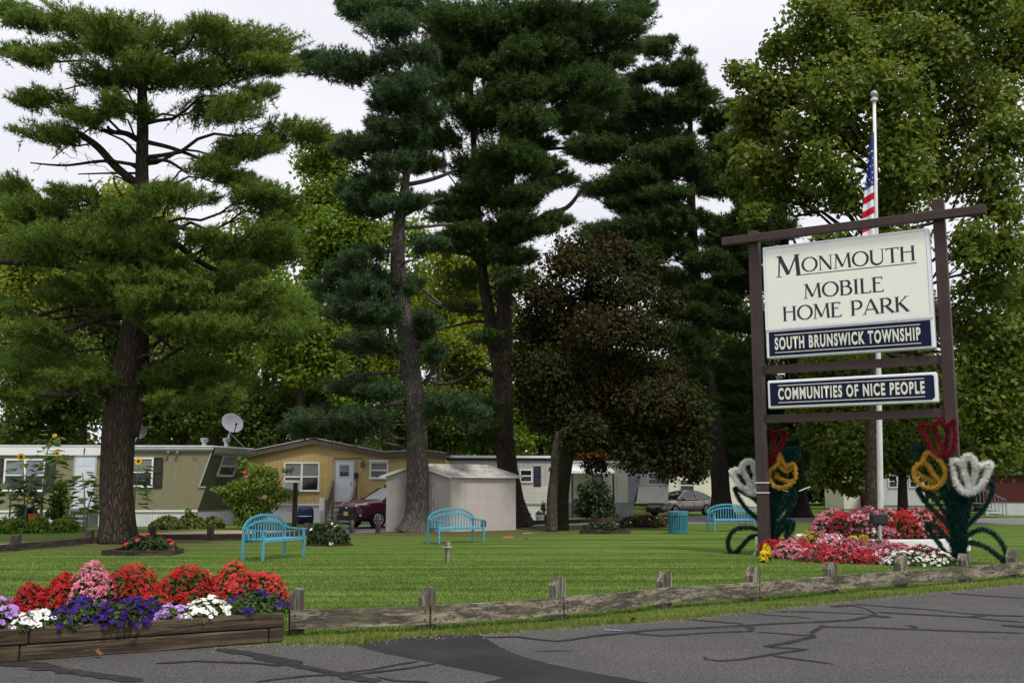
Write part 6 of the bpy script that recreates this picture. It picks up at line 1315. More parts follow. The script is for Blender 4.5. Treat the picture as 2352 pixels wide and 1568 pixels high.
# small things on the lawn
p = G(1167, 1234); mb = MB(); mb.lathe([(0, .03), (.16, .03), (.2, .015), (.2, .0), (.17, .005)], n=20); o = mb.build('toy_disc', 'red_plastic', None, 40); o.location = p; o.scale = (1.0, .7, 1); tag(o, 'flat orange red plastic disc lying on the grass right of the middle bench', 'toy')
p = G(1110, 1238); o = thing('lawn_lamp', 'small dark garden lamp on a stake behind the middle bench', 'lamp', p + Vector((0, .6, 0))); mb = MB(); mb.tube([(0, 0, 0), (0, 0, .38)], .015, 6); mb.build('stake', 'stalk_green', o); mb = MB(); mb.lathe([(.05, .36), (.08, .38), (.07, .52), (.1, .53), (.0, .58)], n=10); mb.build('head', 'dark_metal', o)
p = G(1215, 1226); mb = MB(); mb.tube([(.17 * math.cos(i * .16) * (1 + i * .012), .22 * math.sin(i * .16), .02) for i in range(26)], .011, 6); o = mb.build('hose', 'grey_trim', None, True); o.location = p; tag(o, 'short curl of pale grey hose on the grass right of the shed', 'hose')
m_leaf('dead_leaf', [(0.11, 0.055, 0.028), (0.19, 0.105, 0.05)], 0.1, 3)
for (u, v), lb, s in (((1452, 1432), 'curled brown dead leaf on the grass verge, larger of the close pair', .065), ((1446, 1415), 'curled brown dead leaf behind the larger one on the verge', .055), ((1223, 1250), 'pale fallen leaf on the lawn near the wire-tied stub post', .13), ((1208, 1240), 'tiny fallen leaf farther back on the lawn right of the middle bench', .09), ((226, 1511), 'dry leaf on the road against the planter timbers', .06)):
    q = G(u, v); a = rng.random() * 6; mb = MB(); sp_ = [(s, 0, .035), (.4 * s, .45 * s, .01), (-.3 * s, .5 * s, .05), (-s, .1 * s, .02), (-.4 * s, -.45 * s, .045), (.4 * s, -.5 * s, .01)]; mb.add([(0, 0, .012)] + sp_, [(0, i + 1, (i + 1) % 6 + 1) for i in range(6)]); o = mb.build('fallen_leaf', 'dead_leaf'); o.location = q + Vector((0, 0, .03)); o.rotation_euler = (.2, .1, a); tag(o, lb, 'leaf')
q = G(1408, 1449); mb = MB(); d = G(1428, 1450) - G(1386, 1448); mb.add([tuple(-d * .5 + Vector((0, -.02, 0))), tuple(d * .5 + Vector((0, -.025, 0))), tuple(d * .5 + Vector((0, .02, 0))), tuple(-d * .5 + Vector((0, .025, 0)))], [(0, 1, 2, 3)]); m_paint('blue_marking', (.12, .30, .45), .8, .2, 20); o = struct(mb.build('road_mark', 'blue_marking')); o.location = (q.x, q.y, .016)
# ------------------------------------------------------------------ trees
def trunk_at(pts, z):
    for a, b in zip(pts[:-1], pts[1:]):
        if a.z <= z <= b.z: return a.lerp(b, (z - a.z) / max(1e-6, b.z - a.z))
    return pts[-1] if z > pts[-1].z else pts[0]
def wiggle(a, b, n, amp, sag=0.0):
    out = []; d = b - a; o1 = d.orthogonal().normalized(); o2 = d.cross(o1).normalized(); k1, k2, p1, p2 = rng.random(4) * 4 + 2
    for i in range(n + 1):
        t = i / n; e = math.sin(math.pi * t); out.append(a + d * t + (o1 * math.sin(k1 * t * 3 + p1) + o2 * math.sin(k2 * t * 3 + p2)) * amp * d.length * e + Vector((0, 0, sag * d.length * e)))
    return out
def tufts(c, ax, n, nl, nw, K=10, per=5):
    """needle tufts on twigs filling a pad: c centre, ax half axes (3), out = outward direction of the limb"""
    c, out, a = np.array(c[0]), np.array(c[1]), np.array(ax)
    q = unit(rng.normal(size=(n, 3))); q[:, 2] = np.where(q[:, 2] < -.25, -q[:, 2] * .4, q[:, 2]); q = unit(q)
    r = rng.random((n, 1)) ** .33; e = q * r * a
    e[:, 2] -= .22 * a[2] * (np.hypot(e[:, 0] / a[0], e[:, 1] / a[1]) ** 2)      # tips of the fan droop a little
    dirv = unit(out * .55 + (e / a) * .75 + np.array([0, 0, .34]) + .25 * rng.normal(size=(n, 3)))
    L = .34 + .40 * rng.random((n, 1)); L *= min(1.25, max(.7, a[0] / 1.1))
    T = []; tw = []
    for k_ in range(per):
        f = k_ / (per - 1); p = e - dirv * L * (1 - f)
        T.append((p, dirv))
    P = np.concatenate([t[0] for t in T]); D = np.concatenate([t[1] for t in T]); m = len(P)
    P = np.repeat(P, K, 0); D = np.repeat(D, K, 0); d = unit(D * .75 + .62 * rng.normal(size=(m * K, 3)))
    s = unit(np.cross(d, rng.normal(size=(m * K, 3)))); ln = nl * (.7 + .6 * rng.random((m * K, 1)))
    tri = np.stack([P + s * nw, P - s * nw, P + d * ln], 1).reshape(-1, 3) + c
    s2 = unit(np.cross(dirv, rng.normal(size=(n, 3)))) * .012
    twig = np.stack([e - dirv * L * 1.3 + s2, e - dirv * L * 1.3 - s2, e], 1).reshape(-1, 3) + c
    return tri, twig
def pine(label, base, Y, trunks, pads, limbs, leaf, bark, dens=1.0, nl=.17, nw=.013, group='tall pines on the lawn', flare=1.25, dz=1.0, cr=None, bz=0.0, nd=3, dsz=.74):
    t = thing('pine_tree', label, 'tree', base, 0, group); B = np.array(base); mb = MB(); TP = []
    for tr in trunks:
        pts = [AT(u, v, Y) for u, v, w_ in tr]; pts[0].z = min(pts[0].z, -.05) if tr is trunks[0] else pts[0].z
        rad = [w_ * M_PX(Y) / 2 for u, v, w_ in tr]; TP.append(pts); n = 9; fine_p, fine_r = [], []
        for i in range(len(pts) - 1):
            for j in range(n): f = j / n; fine_p.append(pts[i].lerp(pts[i + 1], f)); fine_r.append(rad[i] * (1 - f) + rad[i + 1] * f)
        fine_p.append(pts[-1]); fine_r.append(rad[-1])
        if tr is trunks[0]: fine_r = [r * (1 + (flare - 1) * math.exp(-max(0, p.z) / .35)) for p, r in zip(fine_p, fine_r)]
        fine_p = smooth(fine_p, False, 1); k0 = len(mb.v); mb.tube([p - Vector(base) for p in fine_p], fine_r, 20)
        for i in range(k0, len(mb.v)):       # plates and swellings of the bark
            v = Vector(mb.v[i]); j = (i - k0) // 20; q = fine_p[min(j, len(fine_p) - 1)] - Vector(base); dlt = v - q; ang = math.atan2(dlt.y, dlt.x)
            fz = math.exp(-max(0, v.z) / .5) if tr is trunks[0] else 0
            mb.v[i] = tuple(q + dlt * (1 + .035 * math.sin(5 * ang + v.z * 1.3) + .02 * (rng.random() - .5) + .10 * fz * math.sin(6 * ang + 1)))
    mb.build('trunk', bark, t, True)
    lb = MB()
    for lim in limbs:                        # limbs that show: (u, v, width px) with depth drift at the end
        pts = lim['p']; d = lim.get('dz', 0.0); n = len(pts); P = [AT(u, v, Y + d * i / (n - 1)) - Vector(base) for i, (u, v, w_) in enumerate(pts)]
        rad = [w_ * M_PX(Y) / 2 for _, _, w_ in pts]; sm = smooth(P, False, 5); lb.tube(sm, [np.interp(i / (len(sm) - 1) * (n - 1), range(n), rad) for i in range(len(sm))], 8)
        if lim.get('twigs'):
            for i in range(lim['twigs']):
                a = sm[int(len(sm) * (.35 + .6 * rng.random())) - 1]; b = a + Vector((rng.normal() * .5, rng.normal() * .5, rng.normal() * .25)); lb.tube(wiggle(a, b, 4, .08), [.014, .011, .009, .006, .003], 4)
    V, Tw = [], []; R = cr or max(abs(p[0] - trunks[0][0][0]) + p[2] for p in pads)
    more = [(p_[0] + (rng.random() * 2 - 1) * .75 * p_[2], p_[1] + (rng.random() * 1.5 - .5) * .75 * p_[3], p_[2] * dsz, p_[3] * (dsz + .06), None, i_) for i_, p_ in enumerate(pads) if len(p_) < 5 for _ in range(nd)]
    for pd in pads + more:
        u, v, pw, ph = pd[:4]; lat = (u - np.interp(v, [q[1] for q in trunks[0]][::-1], [q[0] for q in trunks[0]][::-1])) / R
        room = math.sqrt(max(.05, 1 - min(1, lat * lat))); CEN = CEN if V else []; off = pd[4] if len(pd) == 5 else (rng.random() * 1.5 - 1.0) * .62 * R * room * M_PX(Y) * dz
        Yp = Y + bz + off; c = AT(u, v, Yp); CEN.append(c); k_ = Yp / Y; ax = (pw * M_PX(Yp), .85 * pw * M_PX(Yp), ph * M_PX(Yp) * .95)
        zz = c.z - .18 * math.hypot(c.x - base[0], c.y - base[1]) - .25; st = min((trunk_at(tp, zz) for tp in TP), key=lambda q: (q - c).length)
        ou = Vector((c.x - st.x, c.y - st.y, 0)); ou = ou.normalized() * min(1, ou.length / 1.5) if ou.length > .05 else Vector((0, 0, 0))
        n = int(dens * 96 * (pw * ph / 3600) ** .80 * (Y / 34) ** 1.2); tri, tw = tufts((tuple(c), tuple(ou)), ax, max(14, n), nl, nw); V.append(tri); Tw.append(tw)
        st = CEN[pd[5]] if len(pd) > 5 else st
        w0 = wiggle(st - Vector(base), c - Vector(base) - Vector((0, 0, ax[2] * .3)), 8, .05, .04); r0 = min(.11, .018 + .012 * (c - st).length) * (.6 if len(pd) > 5 else 1)
        lb.tube(w0, [r0 * (1 - .8 * i / 8) for i in range(9)], 6)
        for j in range(2 if len(pd) > 5 else 4):
            a = w0[5 + (j % 3)]; b = c - Vector(base) + Vector(tuple((rng.random(3) * 2 - 1) * np.array(ax) * .75)); lb.tube(wiggle(a, b, 4, .07), [r0 * .35, r0 * .28, r0 * .2, r0 * .12, .004], 4)
    lb.build('limbs', bark, t, True)
    np_mesh('crown', np.concatenate(V), 3, leaf, t, base); np_mesh('twigs', np.concatenate(Tw), 3, 'bark_brown', t, base)
    return t
# -- the big pine on the left
A1 = [(323, 76, 112, 44), (543, 84, 120, 34), (567, 151, 95, 34), (430, 178, 105, 48), (330, 140, 70, 40), (150, 45, 115, 40), (40, 28, 80, 42), (62, 120, 72, 30), (227, 160, 80, 30), (190, 105, 70, 24), (640, 110, 42, 28), (470, 55, 60, 24), (110, 220, 76, 22), (90, 300, 82, 24), (180, 262, 60, 18), (254, 237, 46, 34), (515, 250, 115, 30), (663, 296, 80, 32), (577, 333, 90, 34), (600, 210, 50, 20), (498, 375, 66, 22),
      (402, 440, 85, 34), (601, 450, 85, 40), (540, 405, 55, 22), (79, 474, 92, 55), (20, 440, 50, 50), (234, 495, 85, 45), (160, 440, 60, 22), (612, 526, 75, 26), (640, 480, 40, 26), (155, 545, 150, 50), (60, 560, 70, 44), (250, 570, 80, 40), (344, 541, 50, 45), (584, 569, 95, 42), (470, 540, 50, 22), (309, 669, 130, 38), (420, 640, 80, 30), (533, 668, 110, 30), (600, 700, 90, 28), (480, 745, 110, 34), (590, 752, 120, 34), (380, 730, 60, 30), (660, 720, 70, 24), (130, 660, 60, 28), (69, 760, 75, 34), (20, 700, 40, 34), (120, 840, 115, 46), (40, 830, 70, 46), (190, 880, 70, 34), (440, 855, 115, 56), (520, 880, 60, 44), (390, 915, 60, 26), (360, 860, 40, 34), (40, 900, 70, 22), (310, 640, 95, 40, -1.8), (300, 565, 85, 42, -1.8), (335, 702, 80, 26, -1.9), (230, 620, 70, 36, -1.6), (390, 600, 70, 34, -1.5), (345, 450, 60, 30, -1.2), (420, 690, 80, 32, -1.8), (330, 255, 46, 30, -1.0), (330, 170, 60, 34, -1.2), (550, 620, 60, 30, -1.0), (500, 700, 80, 30, -1.5)]
pine('large spreading pine with a thick forked-looking trunk at the left of the lawn', PINE_L, PINE_L.y,
     [[(270, 1247, 76), (268, 1120, 72), (272, 1000, 74), (285, 900, 74), (306, 800, 66), (314, 720, 58), (322, 600, 44), (329, 480, 36), (326, 400, 30), (328, 300, 27), (326, 200, 22), (316, 130, 16), (310, 60, 8)]], A1,
     [dict(p=[(316, 424, 20), (268, 385, 19), (225, 338, 17), (182, 307, 14)], dz=-.4), dict(p=[(318, 322, 16), (290, 307, 13), (262, 304, 11), (232, 299, 10)], dz=-.3), dict(p=[(262, 303, 8), (250, 296, 8), (248, 290, 7)]), dict(p=[(318, 380, 10), (240, 370, 8), (150, 380, 6), (69, 374, 3)], dz=-1, twigs=8), dict(p=[(340, 327, 12), (400, 342, 10), (480, 373, 7)], dz=.5, twigs=4), dict(p=[(342, 369, 10), (385, 370, 8), (430, 398, 5)], dz=-.5, twigs=3), dict(p=[(316, 398, 7), (250, 398, 5), (180, 400, 3)], dz=1, twigs=5), dict(p=[(325, 255, 8), (270, 215, 6), (215, 193, 4), (150, 205, 3)], dz=-1, twigs=6), dict(p=[(322, 245, 7), (250, 268, 5), (180, 315, 4), (120, 365, 2)], dz=-1.2, twigs=6), dict(p=[(316, 430, 5), (265, 405, 4), (268, 430, 4), (295, 462, 4), (340, 470, 3)], dz=-.6),
      dict(p=[(310, 640, 26), (240, 622, 22), (120, 606, 18), (0, 600, 14)], dz=-1), dict(p=[(285, 727, 18), (220, 735, 14), (148, 760, 10)], dz=-1.2), dict(p=[(300, 690, 14), (172, 703, 11), (62, 733, 7)], dz=-1), dict(p=[(300, 862, 22), (240, 890, 22), (172, 904, 18), (90, 905, 10)], dz=-1.4), dict(p=[(330, 520, 16), (400, 556, 15), (470, 608, 13), (577, 655, 8)], dz=.6), dict(p=[(330, 500, 14), (400, 518, 12), (490, 542, 8)], dz=-.4), dict(p=[(330, 745, 16), (360, 770, 12), (395, 800, 7)], dz=-.5), dict(p=[(300, 1000, 40), (315, 930, 34), (330, 860, 30), (332, 800, 20)], dz=.3)],
     'pine_yellowgreen', 'bark_brown', 1.0, .17, .0125, cr=360)
# -- the pine in front of the shed
A2 = [(768, 140, 85, 34), (715, 132, 34, 18), (830, 160, 60, 40), (918, 125, 70, 38), (905, 212, 72, 60), (880, 290, 40, 40), (980, 260, 60, 55), (937, 306, 60, 46), (824, 328, 65, 32), (790, 345, 34, 22), (850, 416, 62, 46), (815, 440, 40, 30), (900, 370, 50, 30), (847, 475, 55, 28), (940, 460, 60, 26), (813, 628, 80, 50), (806, 711, 90, 52), (847, 778, 66, 32), (770, 680, 40, 30), (870, 650, 46, 30), (850, 575, 50, 18), (990, 555, 40, 14), (817, 880, 90, 30), (761, 962, 105, 32), (700, 975, 46, 22), (850, 955, 40, 20), (1031, 925, 62, 30), (1080, 945, 40, 20), (986, 741, 42, 38), (950, 651, 34, 24), (1000, 800, 30, 26), (960, 190, 60, 50), (880, 60, 70, 46)]
pine('pine with a straight grey trunk standing in front of the shed', PINE_A, PINE_A.y,
     [[(950, 1218, 66), (957, 1190, 52), (960, 1100, 50), (958, 1000, 48), (950, 900, 46), (940, 830, 46), (934, 760, 42), (924, 700, 38), (915, 640, 36), (913, 580, 33), (918, 500, 28), (930, 430, 20), (936, 380, 18), (950, 280, 16), (968, 180, 13), (985, 80, 8)]], A2,
     [dict(p=[(930, 425, 12), (980, 415, 11), (1020, 402, 9), (1050, 388, 5)], dz=-.8), dict(p=[(922, 470, 14), (930, 420, 12), (940, 395, 9), (955, 372, 5)]), dict(p=[(884, 412, 8), (860, 395, 8), (840, 372, 7), (822, 350, 5)], dz=-.5), dict(p=[(928, 924, 13), (885, 930, 11), (830, 948, 9), (775, 968, 7), (730, 978, 4)], dz=-1.4), dict(p=[(925, 852, 11), (880, 856, 9), (802, 862, 5)], dz=-.8), dict(p=[(930, 524, 9), (985, 520, 8), (1040, 514, 5)], dz=.4), dict(p=[(975, 880, 12), (984, 868, 11), (996, 845, 9)], dz=-.5), dict(p=[(985, 690, 7), (1015, 700, 5), (965, 660, 8)], dz=.3), dict(p=[(930, 495, 8), (975, 470, 7), (1020, 455, 4)], dz=.6, twigs=4), dict(p=[(950, 795, 18), (965, 792, 14), (972, 800, 8)], dz=-.6)],
     'pine_bluegreen', 'bark_grey', 1.05, .19, .0150, cr=250)
# -- twin-stemmed pine behind the shed
A3 = [(868, 34, 90, 46), (820, 10, 60, 40), (1059, 47, 115, 58), (960, 20, 80, 50), (1150, 30, 90, 50), (1260, 20, 90, 46), (1399, 30, 90, 36), (1470, 10, 50, 22), (1330, 55, 70, 28), (1090, 250, 95, 62), (1040, 200, 50, 40), (1153, 131, 55, 72), (1140, 180, 50, 50), (1200, 120, 60, 60), (1268, 109, 62, 46), (1330, 120, 50, 40), (1259, 200, 50, 42), (1215, 275, 80, 50), (1290, 270, 40, 30), (1106, 375, 85, 54), (1160, 350, 80, 50), (1043, 462, 60, 24), (1137, 450, 85, 28), (1210, 440, 60, 30), (1262, 406, 55, 36), (1230, 370, 60, 30), (1004, 553, 75, 16), (1060, 545, 50, 22), (1031, 490, 70, 22), (1230, 521, 55, 24), (1280, 500, 40, 20), (1206, 645, 28, 30), (1165, 540, 50, 50), (1120, 570, 46, 40), (1072, 632, 34, 22), (1200, 590, 36, 26), (1165, 630, 34, 26), (1382, 206, 70, 70), (1340, 180, 50, 46), (1420, 130, 50, 40), (1050, 130, 60, 46), (1000, 110, 40, 30), (1250, 330, 40, 22), (1110, 770, 40, 14), (1060, 700, 40, 12), (1085, 925, 46, 24), (1120, 980, 40, 30), (1000, 170, 70, 50), (1010, 320, 60, 50), (975, 370, 40, 30), (1195, 205, 80, 56), (1300, 185, 70, 46), (1430, 70, 70, 40), (1100, 435, 60, 34), (1240, 60, 100, 50), (1330, 265, 60, 46), (1190, 500, 56, 36), (1080, 520, 56, 26)]
YB = 43.5; PBB = Vector((AT(1188, 1205, YB).x, YB, 0))
pine('twin-stemmed dark pine rising behind the right corner of the shed', PBB, YB,
     [[(1190, 1212, 62), (1178, 1150, 50), (1166, 1080, 46), (1158, 1000, 45), (1155, 900, 46), (1152, 820, 48), (1158, 740, 38), (1160, 660, 34), (1162, 580, 30), (1168, 480, 26), (1172, 380, 22), (1176, 250, 18), (1180, 100, 14), (1184, -60, 9)],
      [(1150, 860, 36), (1136, 800, 32), (1124, 720, 28), (1112, 660, 26), (1104, 600, 24), (1098, 520, 20), (1092, 400, 16), (1084, 250, 12), (1076, 80, 8)]], A3,
     [dict(p=[(1180, 560, 18), (1210, 530, 15), (1250, 495, 14), (1300, 478, 11), (1330, 445, 8), (1350, 420, 5)], dz=-.6, twigs=4), dict(p=[(1100, 588, 12), (1050, 580, 9), (995, 570, 5)], dz=.5), dict(p=[(1130, 862, 12), (1100, 848, 10), (1060, 872, 9), (1010, 882, 7), (975, 870, 4)], dz=-1), dict(p=[(1128, 742, 9), (1090, 738, 8), (1020, 754, 5)], dz=.5), dict(p=[(1125, 720, 7), (1080, 710, 6), (1020, 700, 3)], dz=-.5), dict(p=[(1200, 350, 9), (1270, 342, 8), (1330, 338, 7), (1360, 330, 3)], dz=.5, twigs=3), dict(p=[(1190, 62, 10), (1260, 58, 9), (1340, 38, 5)], dz=.5, twigs=3), dict(p=[(1150, 950, 8), (1100, 962, 6), (1060, 970, 3)], dz=-.6)],
     'pine_deep', 'bark_brown', 1.1, .20, .0155, cr=320, dz=.8)
# -- tall pine behind the maple
A4 = [(1585, 118, 24, 10, 0), (1581, 165, 48, 42), (1506, 113, 48, 32), (1490, 170, 46, 28), (1540, 90, 20, 14, 0), (1537, 250, 88, 48), (1480, 235, 50, 40), (1440, 215, 50, 50), (1600, 215, 50, 40), (1382, 337, 70, 34), (1420, 290, 70, 40), (1485, 385, 100, 44), (1460, 330, 70, 34), (1540, 320, 70, 34), (1588, 385, 50, 52), (1399, 425, 80, 26), (1440, 455, 60, 24), (1530, 445, 66, 24), (1485, 519, 120, 26), (1580, 500, 60, 26), (1402, 531, 65, 24), (1540, 560, 80, 28), (1515, 631, 85, 16), (1450, 600, 60, 20), (1557, 713, 56, 22), (1600, 660, 44, 30), (1610, 780, 50, 50), (1560, 800, 40, 30), (1590, 860, 44, 40), (1600, 600, 40, 30), (1340, 345, 56, 36), (1365, 150, 50, 40), (1480, 580, 60, 26), (1640, 600, 50, 40), (1560, 650, 60, 30), (1500, 470, 70, 30), (1620, 720, 50, 40), (1560, 870, 50, 40), (1600, 940, 50, 40), (1560, 760, 50, 26)]
YC_ = 55.0; PC = Vector((AT(1655, 1190, YC_).x, YC_, 0))
pine('tall dark pine behind the copper leaved maple, its pointed top clear against the sky', PC, YC_,
     [[(1659, 1188, 54), (1655, 1130, 42), (1650, 1050, 40), (1640, 960, 38), (1625, 880, 36), (1612, 800, 32), (1602, 700, 28), (1594, 600, 26), (1588, 500, 22), (1586, 400, 18), (1585, 300, 13), (1585, 200, 8), (1585, 110, 4)]], A4,
     [dict(p=[(1588, 540, 10), (1575, 500, 9), (1560, 470, 6)]), dict(p=[(1600, 690, 8), (1560, 698, 6), (1520, 708, 3)], dz=-.8, twigs=5), dict(p=[(1610, 770, 8), (1560, 800, 6), (1520, 812, 4)], dz=-.8, twigs=5), dict(p=[(1612, 810, 8), (1570, 815, 6), (1530, 830, 3)], dz=.6, twigs=5)],
     'pine_deep', 'bark_shaded', 1.15, .24, .020, cr=240, dz=.7)
A5 = [(1690, 250, 40, 40), (1650, 270, 40, 42), (1660, 330, 50, 40), (1700, 380, 60, 46), (1657, 430, 60, 56), (1740, 470, 60, 40), (1665, 520, 55, 34), (1667, 560, 55, 34), (1730, 560, 50, 40), (1677, 645, 52, 40), (1740, 640, 60, 40), (1656, 731, 58, 36), (1720, 740, 60, 40), (1694, 808, 46, 30), (1760, 800, 60, 40), (1673, 885, 55, 28), (1663, 920, 70, 20), (1750, 900, 60, 40), (1677, 988, 60, 42), (1740, 980, 60, 40), (1800, 960, 60, 46), (1840, 880, 60, 46), (1820, 780, 60, 50), (1800, 660, 60, 50), (1790, 520, 50, 50), (1780, 400, 50, 50), (1690, 1050, 50, 30), (1780, 1050, 60, 34), (1850, 1010, 50, 36), (1720, 1100, 40, 20), (1810, 1110, 40, 24), (1640, 660, 50, 40), (1640, 850, 50, 36), (1720, 850, 60, 40), (1700, 600, 50, 36), (1720, 310, 40, 40), (1620, 960, 46, 36), (1650, 1040, 44, 24)]
YD = 57.0; PD = Vector((AT(1834, 1187, YD).x, YD, 0))
pine('dark pine directly behind the left sign post, branches reaching down to the grass', PD, YD,
     [[(1836, 1190, 56), (1832, 1130, 38), (1826, 1000, 34), (1818, 850, 30), (1805, 650, 26), (1795, 450, 20), (1780, 300, 12), (1770, 220, 5)]], A5, [], 'pine_deep', 'bark_shaded', 1.15, .24, .020, cr=190, dz=.8)

# -- broad-leaved trees
def leafy(label, base, Y, trunk, clumps, leaf, bark, n, ls, dz=.6, group=None, extra=None, name='tree', fill=.42, R=None, twig=True, tilt=.75, cat='tree'):
    """clumps: (u, v, ru, rv[, depth offset]) leaf clusters read off the photograph, spread through the depth of the crown"""
    t = thing(name, label, cat, base, 0, group); mb = MB(); TP = [AT(u, v, Y) for u, v, w_ in trunk]; TP[0].z = -.05; rad = [w_ * M_PX(Y) / 2 for _, _, w_ in trunk]; rad[0] *= 1.2
    sm = smooth([p - Vector(base) for p in TP], False, 5); mb.tube(sm, [np.interp(i / (len(sm) - 1) * (len(rad) - 1), range(len(rad)), rad) for i in range(len(sm))], 12); mb.build('trunk', bark, t, True)
    lb = MB(); us = [c[0] for c in clumps]; um = (min(us) + max(us)) / 2; R = R or max(60, (max(us) - min(us)) / 2 + 40); V = []; tot = sum((c[2] * c[3]) ** .85 for c in clumps)
    for c in clumps:
        lat = (c[0] - um) / R; off = c[4] if len(c) > 4 else (rng.random() * 2 - 1) * dz * R * math.sqrt(max(.08, 1 - min(1, lat * lat))) * M_PX(Y)
        Yp = Y + off; p = AT(c[0], c[1], Yp); ax = np.array([c[2], (c[2] + c[3]) * .5, c[3]]) * M_PX(Yp); m = int(n * (c[2] * c[3]) ** .85 / tot)
        sub = max(4, int(m / 34)); sq = unit(rng.normal(size=(sub, 3))) * rng.random((sub, 1)) ** .36 * ax; sr = np.mean(ax) * fill * (.55 + .6 * rng.random(sub))
        idx = rng.integers(0, sub, m); q = unit(rng.normal(size=(m, 3))); P = np.array(p) + sq[idx] + q * (rng.random((m, 1)) ** .36) * sr[idx][:, None] * np.array([1, 1, .95]); nn = unit(q * .5 + unit(sq)[idx] * .35 + np.array([0, 0, .6]))
        P[:, 2] = np.maximum(P[:, 2], .15); V.append(leaf_quads(P, nn, ls, .68, tilt))
        zz = p.z - .55 * math.hypot(p.x - base[0], p.y - base[1]) - .5; st = trunk_at(TP, max(zz, TP[0].z + .35 * (TP[-1].z - TP[0].z)))
        pc = p - Vector(base); w0 = wiggle(st - Vector(base), pc, 7, .06, .05); r0 = min(rad[0] * .5, .02 + .014 * (p - st).length); lb.tube(w0, [r0 * (1 - .82 * i / 7) for i in range(8)], 6)
        if twig:
            for j in range(min(6, sub)): lb.tube(wiggle(w0[4 + j % 3], pc + Vector(tuple(sq[j])), 4, .07), [r0 * .4, r0 * .32, r0 * .22, r0 * .14, .006], 4)
    lb.build('limbs', bark, t, True); np_mesh('crown', np.concatenate(V), 4, leaf, t, base)
    if extra: np_mesh('crown', extra(V), 4, extra.mat, t, base)
    return t
def ell(u, v, ru, rv, k_, sz=.34):
    """clumps scattered through an outline ellipse"""
    o = []
    for i in range(k_):
        a = rng.random() * 6.283; r = rng.random() ** .5; s = sz * (.7 + .6 * rng.random()); o.append((u + ru * r * math.cos(a) * .85, v + rv * r * math.sin(a) * .88, ru * s * 1.05 + 6, min(rv, ru * 1.3) * s * .85 + 5))
    return o
# dark copper maple and the dead stem beside it
YM = 39.8; PM = Vector((AT(1290, 1214, YM).x, YM, 0))
MC = [(1330, 575, 60, 28), (1400, 570, 46, 24), (1290, 610, 40, 28), (1365, 620, 66, 32), (1450, 600, 44, 22), (1500, 610, 30, 16), (1250, 680, 44, 36), (1310, 690, 60, 36), (1390, 680, 60, 34), (1460, 670, 56, 30), (1520, 690, 34, 24), (1225, 750, 44, 40), (1290, 770, 60, 42), (1370, 760, 66, 40), (1450, 750, 60, 36), (1500, 770, 44, 30), (1215, 830, 40, 40), (1270, 850, 60, 44), (1350, 850, 70, 44), (1430, 840, 66, 40), (1510, 850, 50, 36), (1230, 915, 44, 40), (1310, 930, 60, 40), (1400, 925, 70, 40), (1490, 920, 60, 38), (1560, 915, 44, 34), (1590, 960, 36, 40), (1340, 990, 50, 30), (1440, 990, 66, 36), (1530, 990, 56, 38), (1590, 1030, 34, 36), (1470, 1045, 60, 26), (1550, 1060, 46, 26), (1250, 965, 30, 24), (1365, 1068, 30, 12), (1530, 1080, 26, 14), (1220, 875, 30, 30), (1600, 1085, 20, 22)]
leafy('dark copper brown maple with a leaning mossy trunk in the middle of the lawn edge', PM, YM, [(1286, 1216, 36), (1290, 1130, 34), (1302, 1050, 32), (1318, 970, 26), (1325, 880, 20), (1345, 780, 12), (1360, 680, 6)], MC, 'copper_leaf', 'bark_moss', 66000, .15, .55, name='maple_tree', fill=.95)
q = Vector((AT(1268, 1210, 38.6).x, 38.6, 0)); o = thing('dead_trunk', 'bare grey dead trunk stub standing against the leaning maple trunk', 'tree trunk', q); mb = MB(); P = [AT(u, v, 38.6) - q for u, v in ((1268, 1216), (1268, 1150), (1272, 1100), (1275, 1060), (1278, 1020), (1280, 990))]; P[0].z = -.05
mb.tube(smooth(P, False, 5), list(np.interp(range(26), [0, 14, 16, 18, 25], [.23, .15, .19, .14, .06])), 10); mb.build('trunk', 'bark_dead', o, True); mb = MB(); a = AT(1275, 1082, 38.6) - q; mb.tube([a, a + Vector((-.2, -.1, .1)), a + Vector((-.25, -.15, .0))], [.08, .07, .02], 6); mb.tube([a, a + Vector((.13, -.1, .3))], [.06, .02], 6); mb.build('knots', 'bark_dead', o)
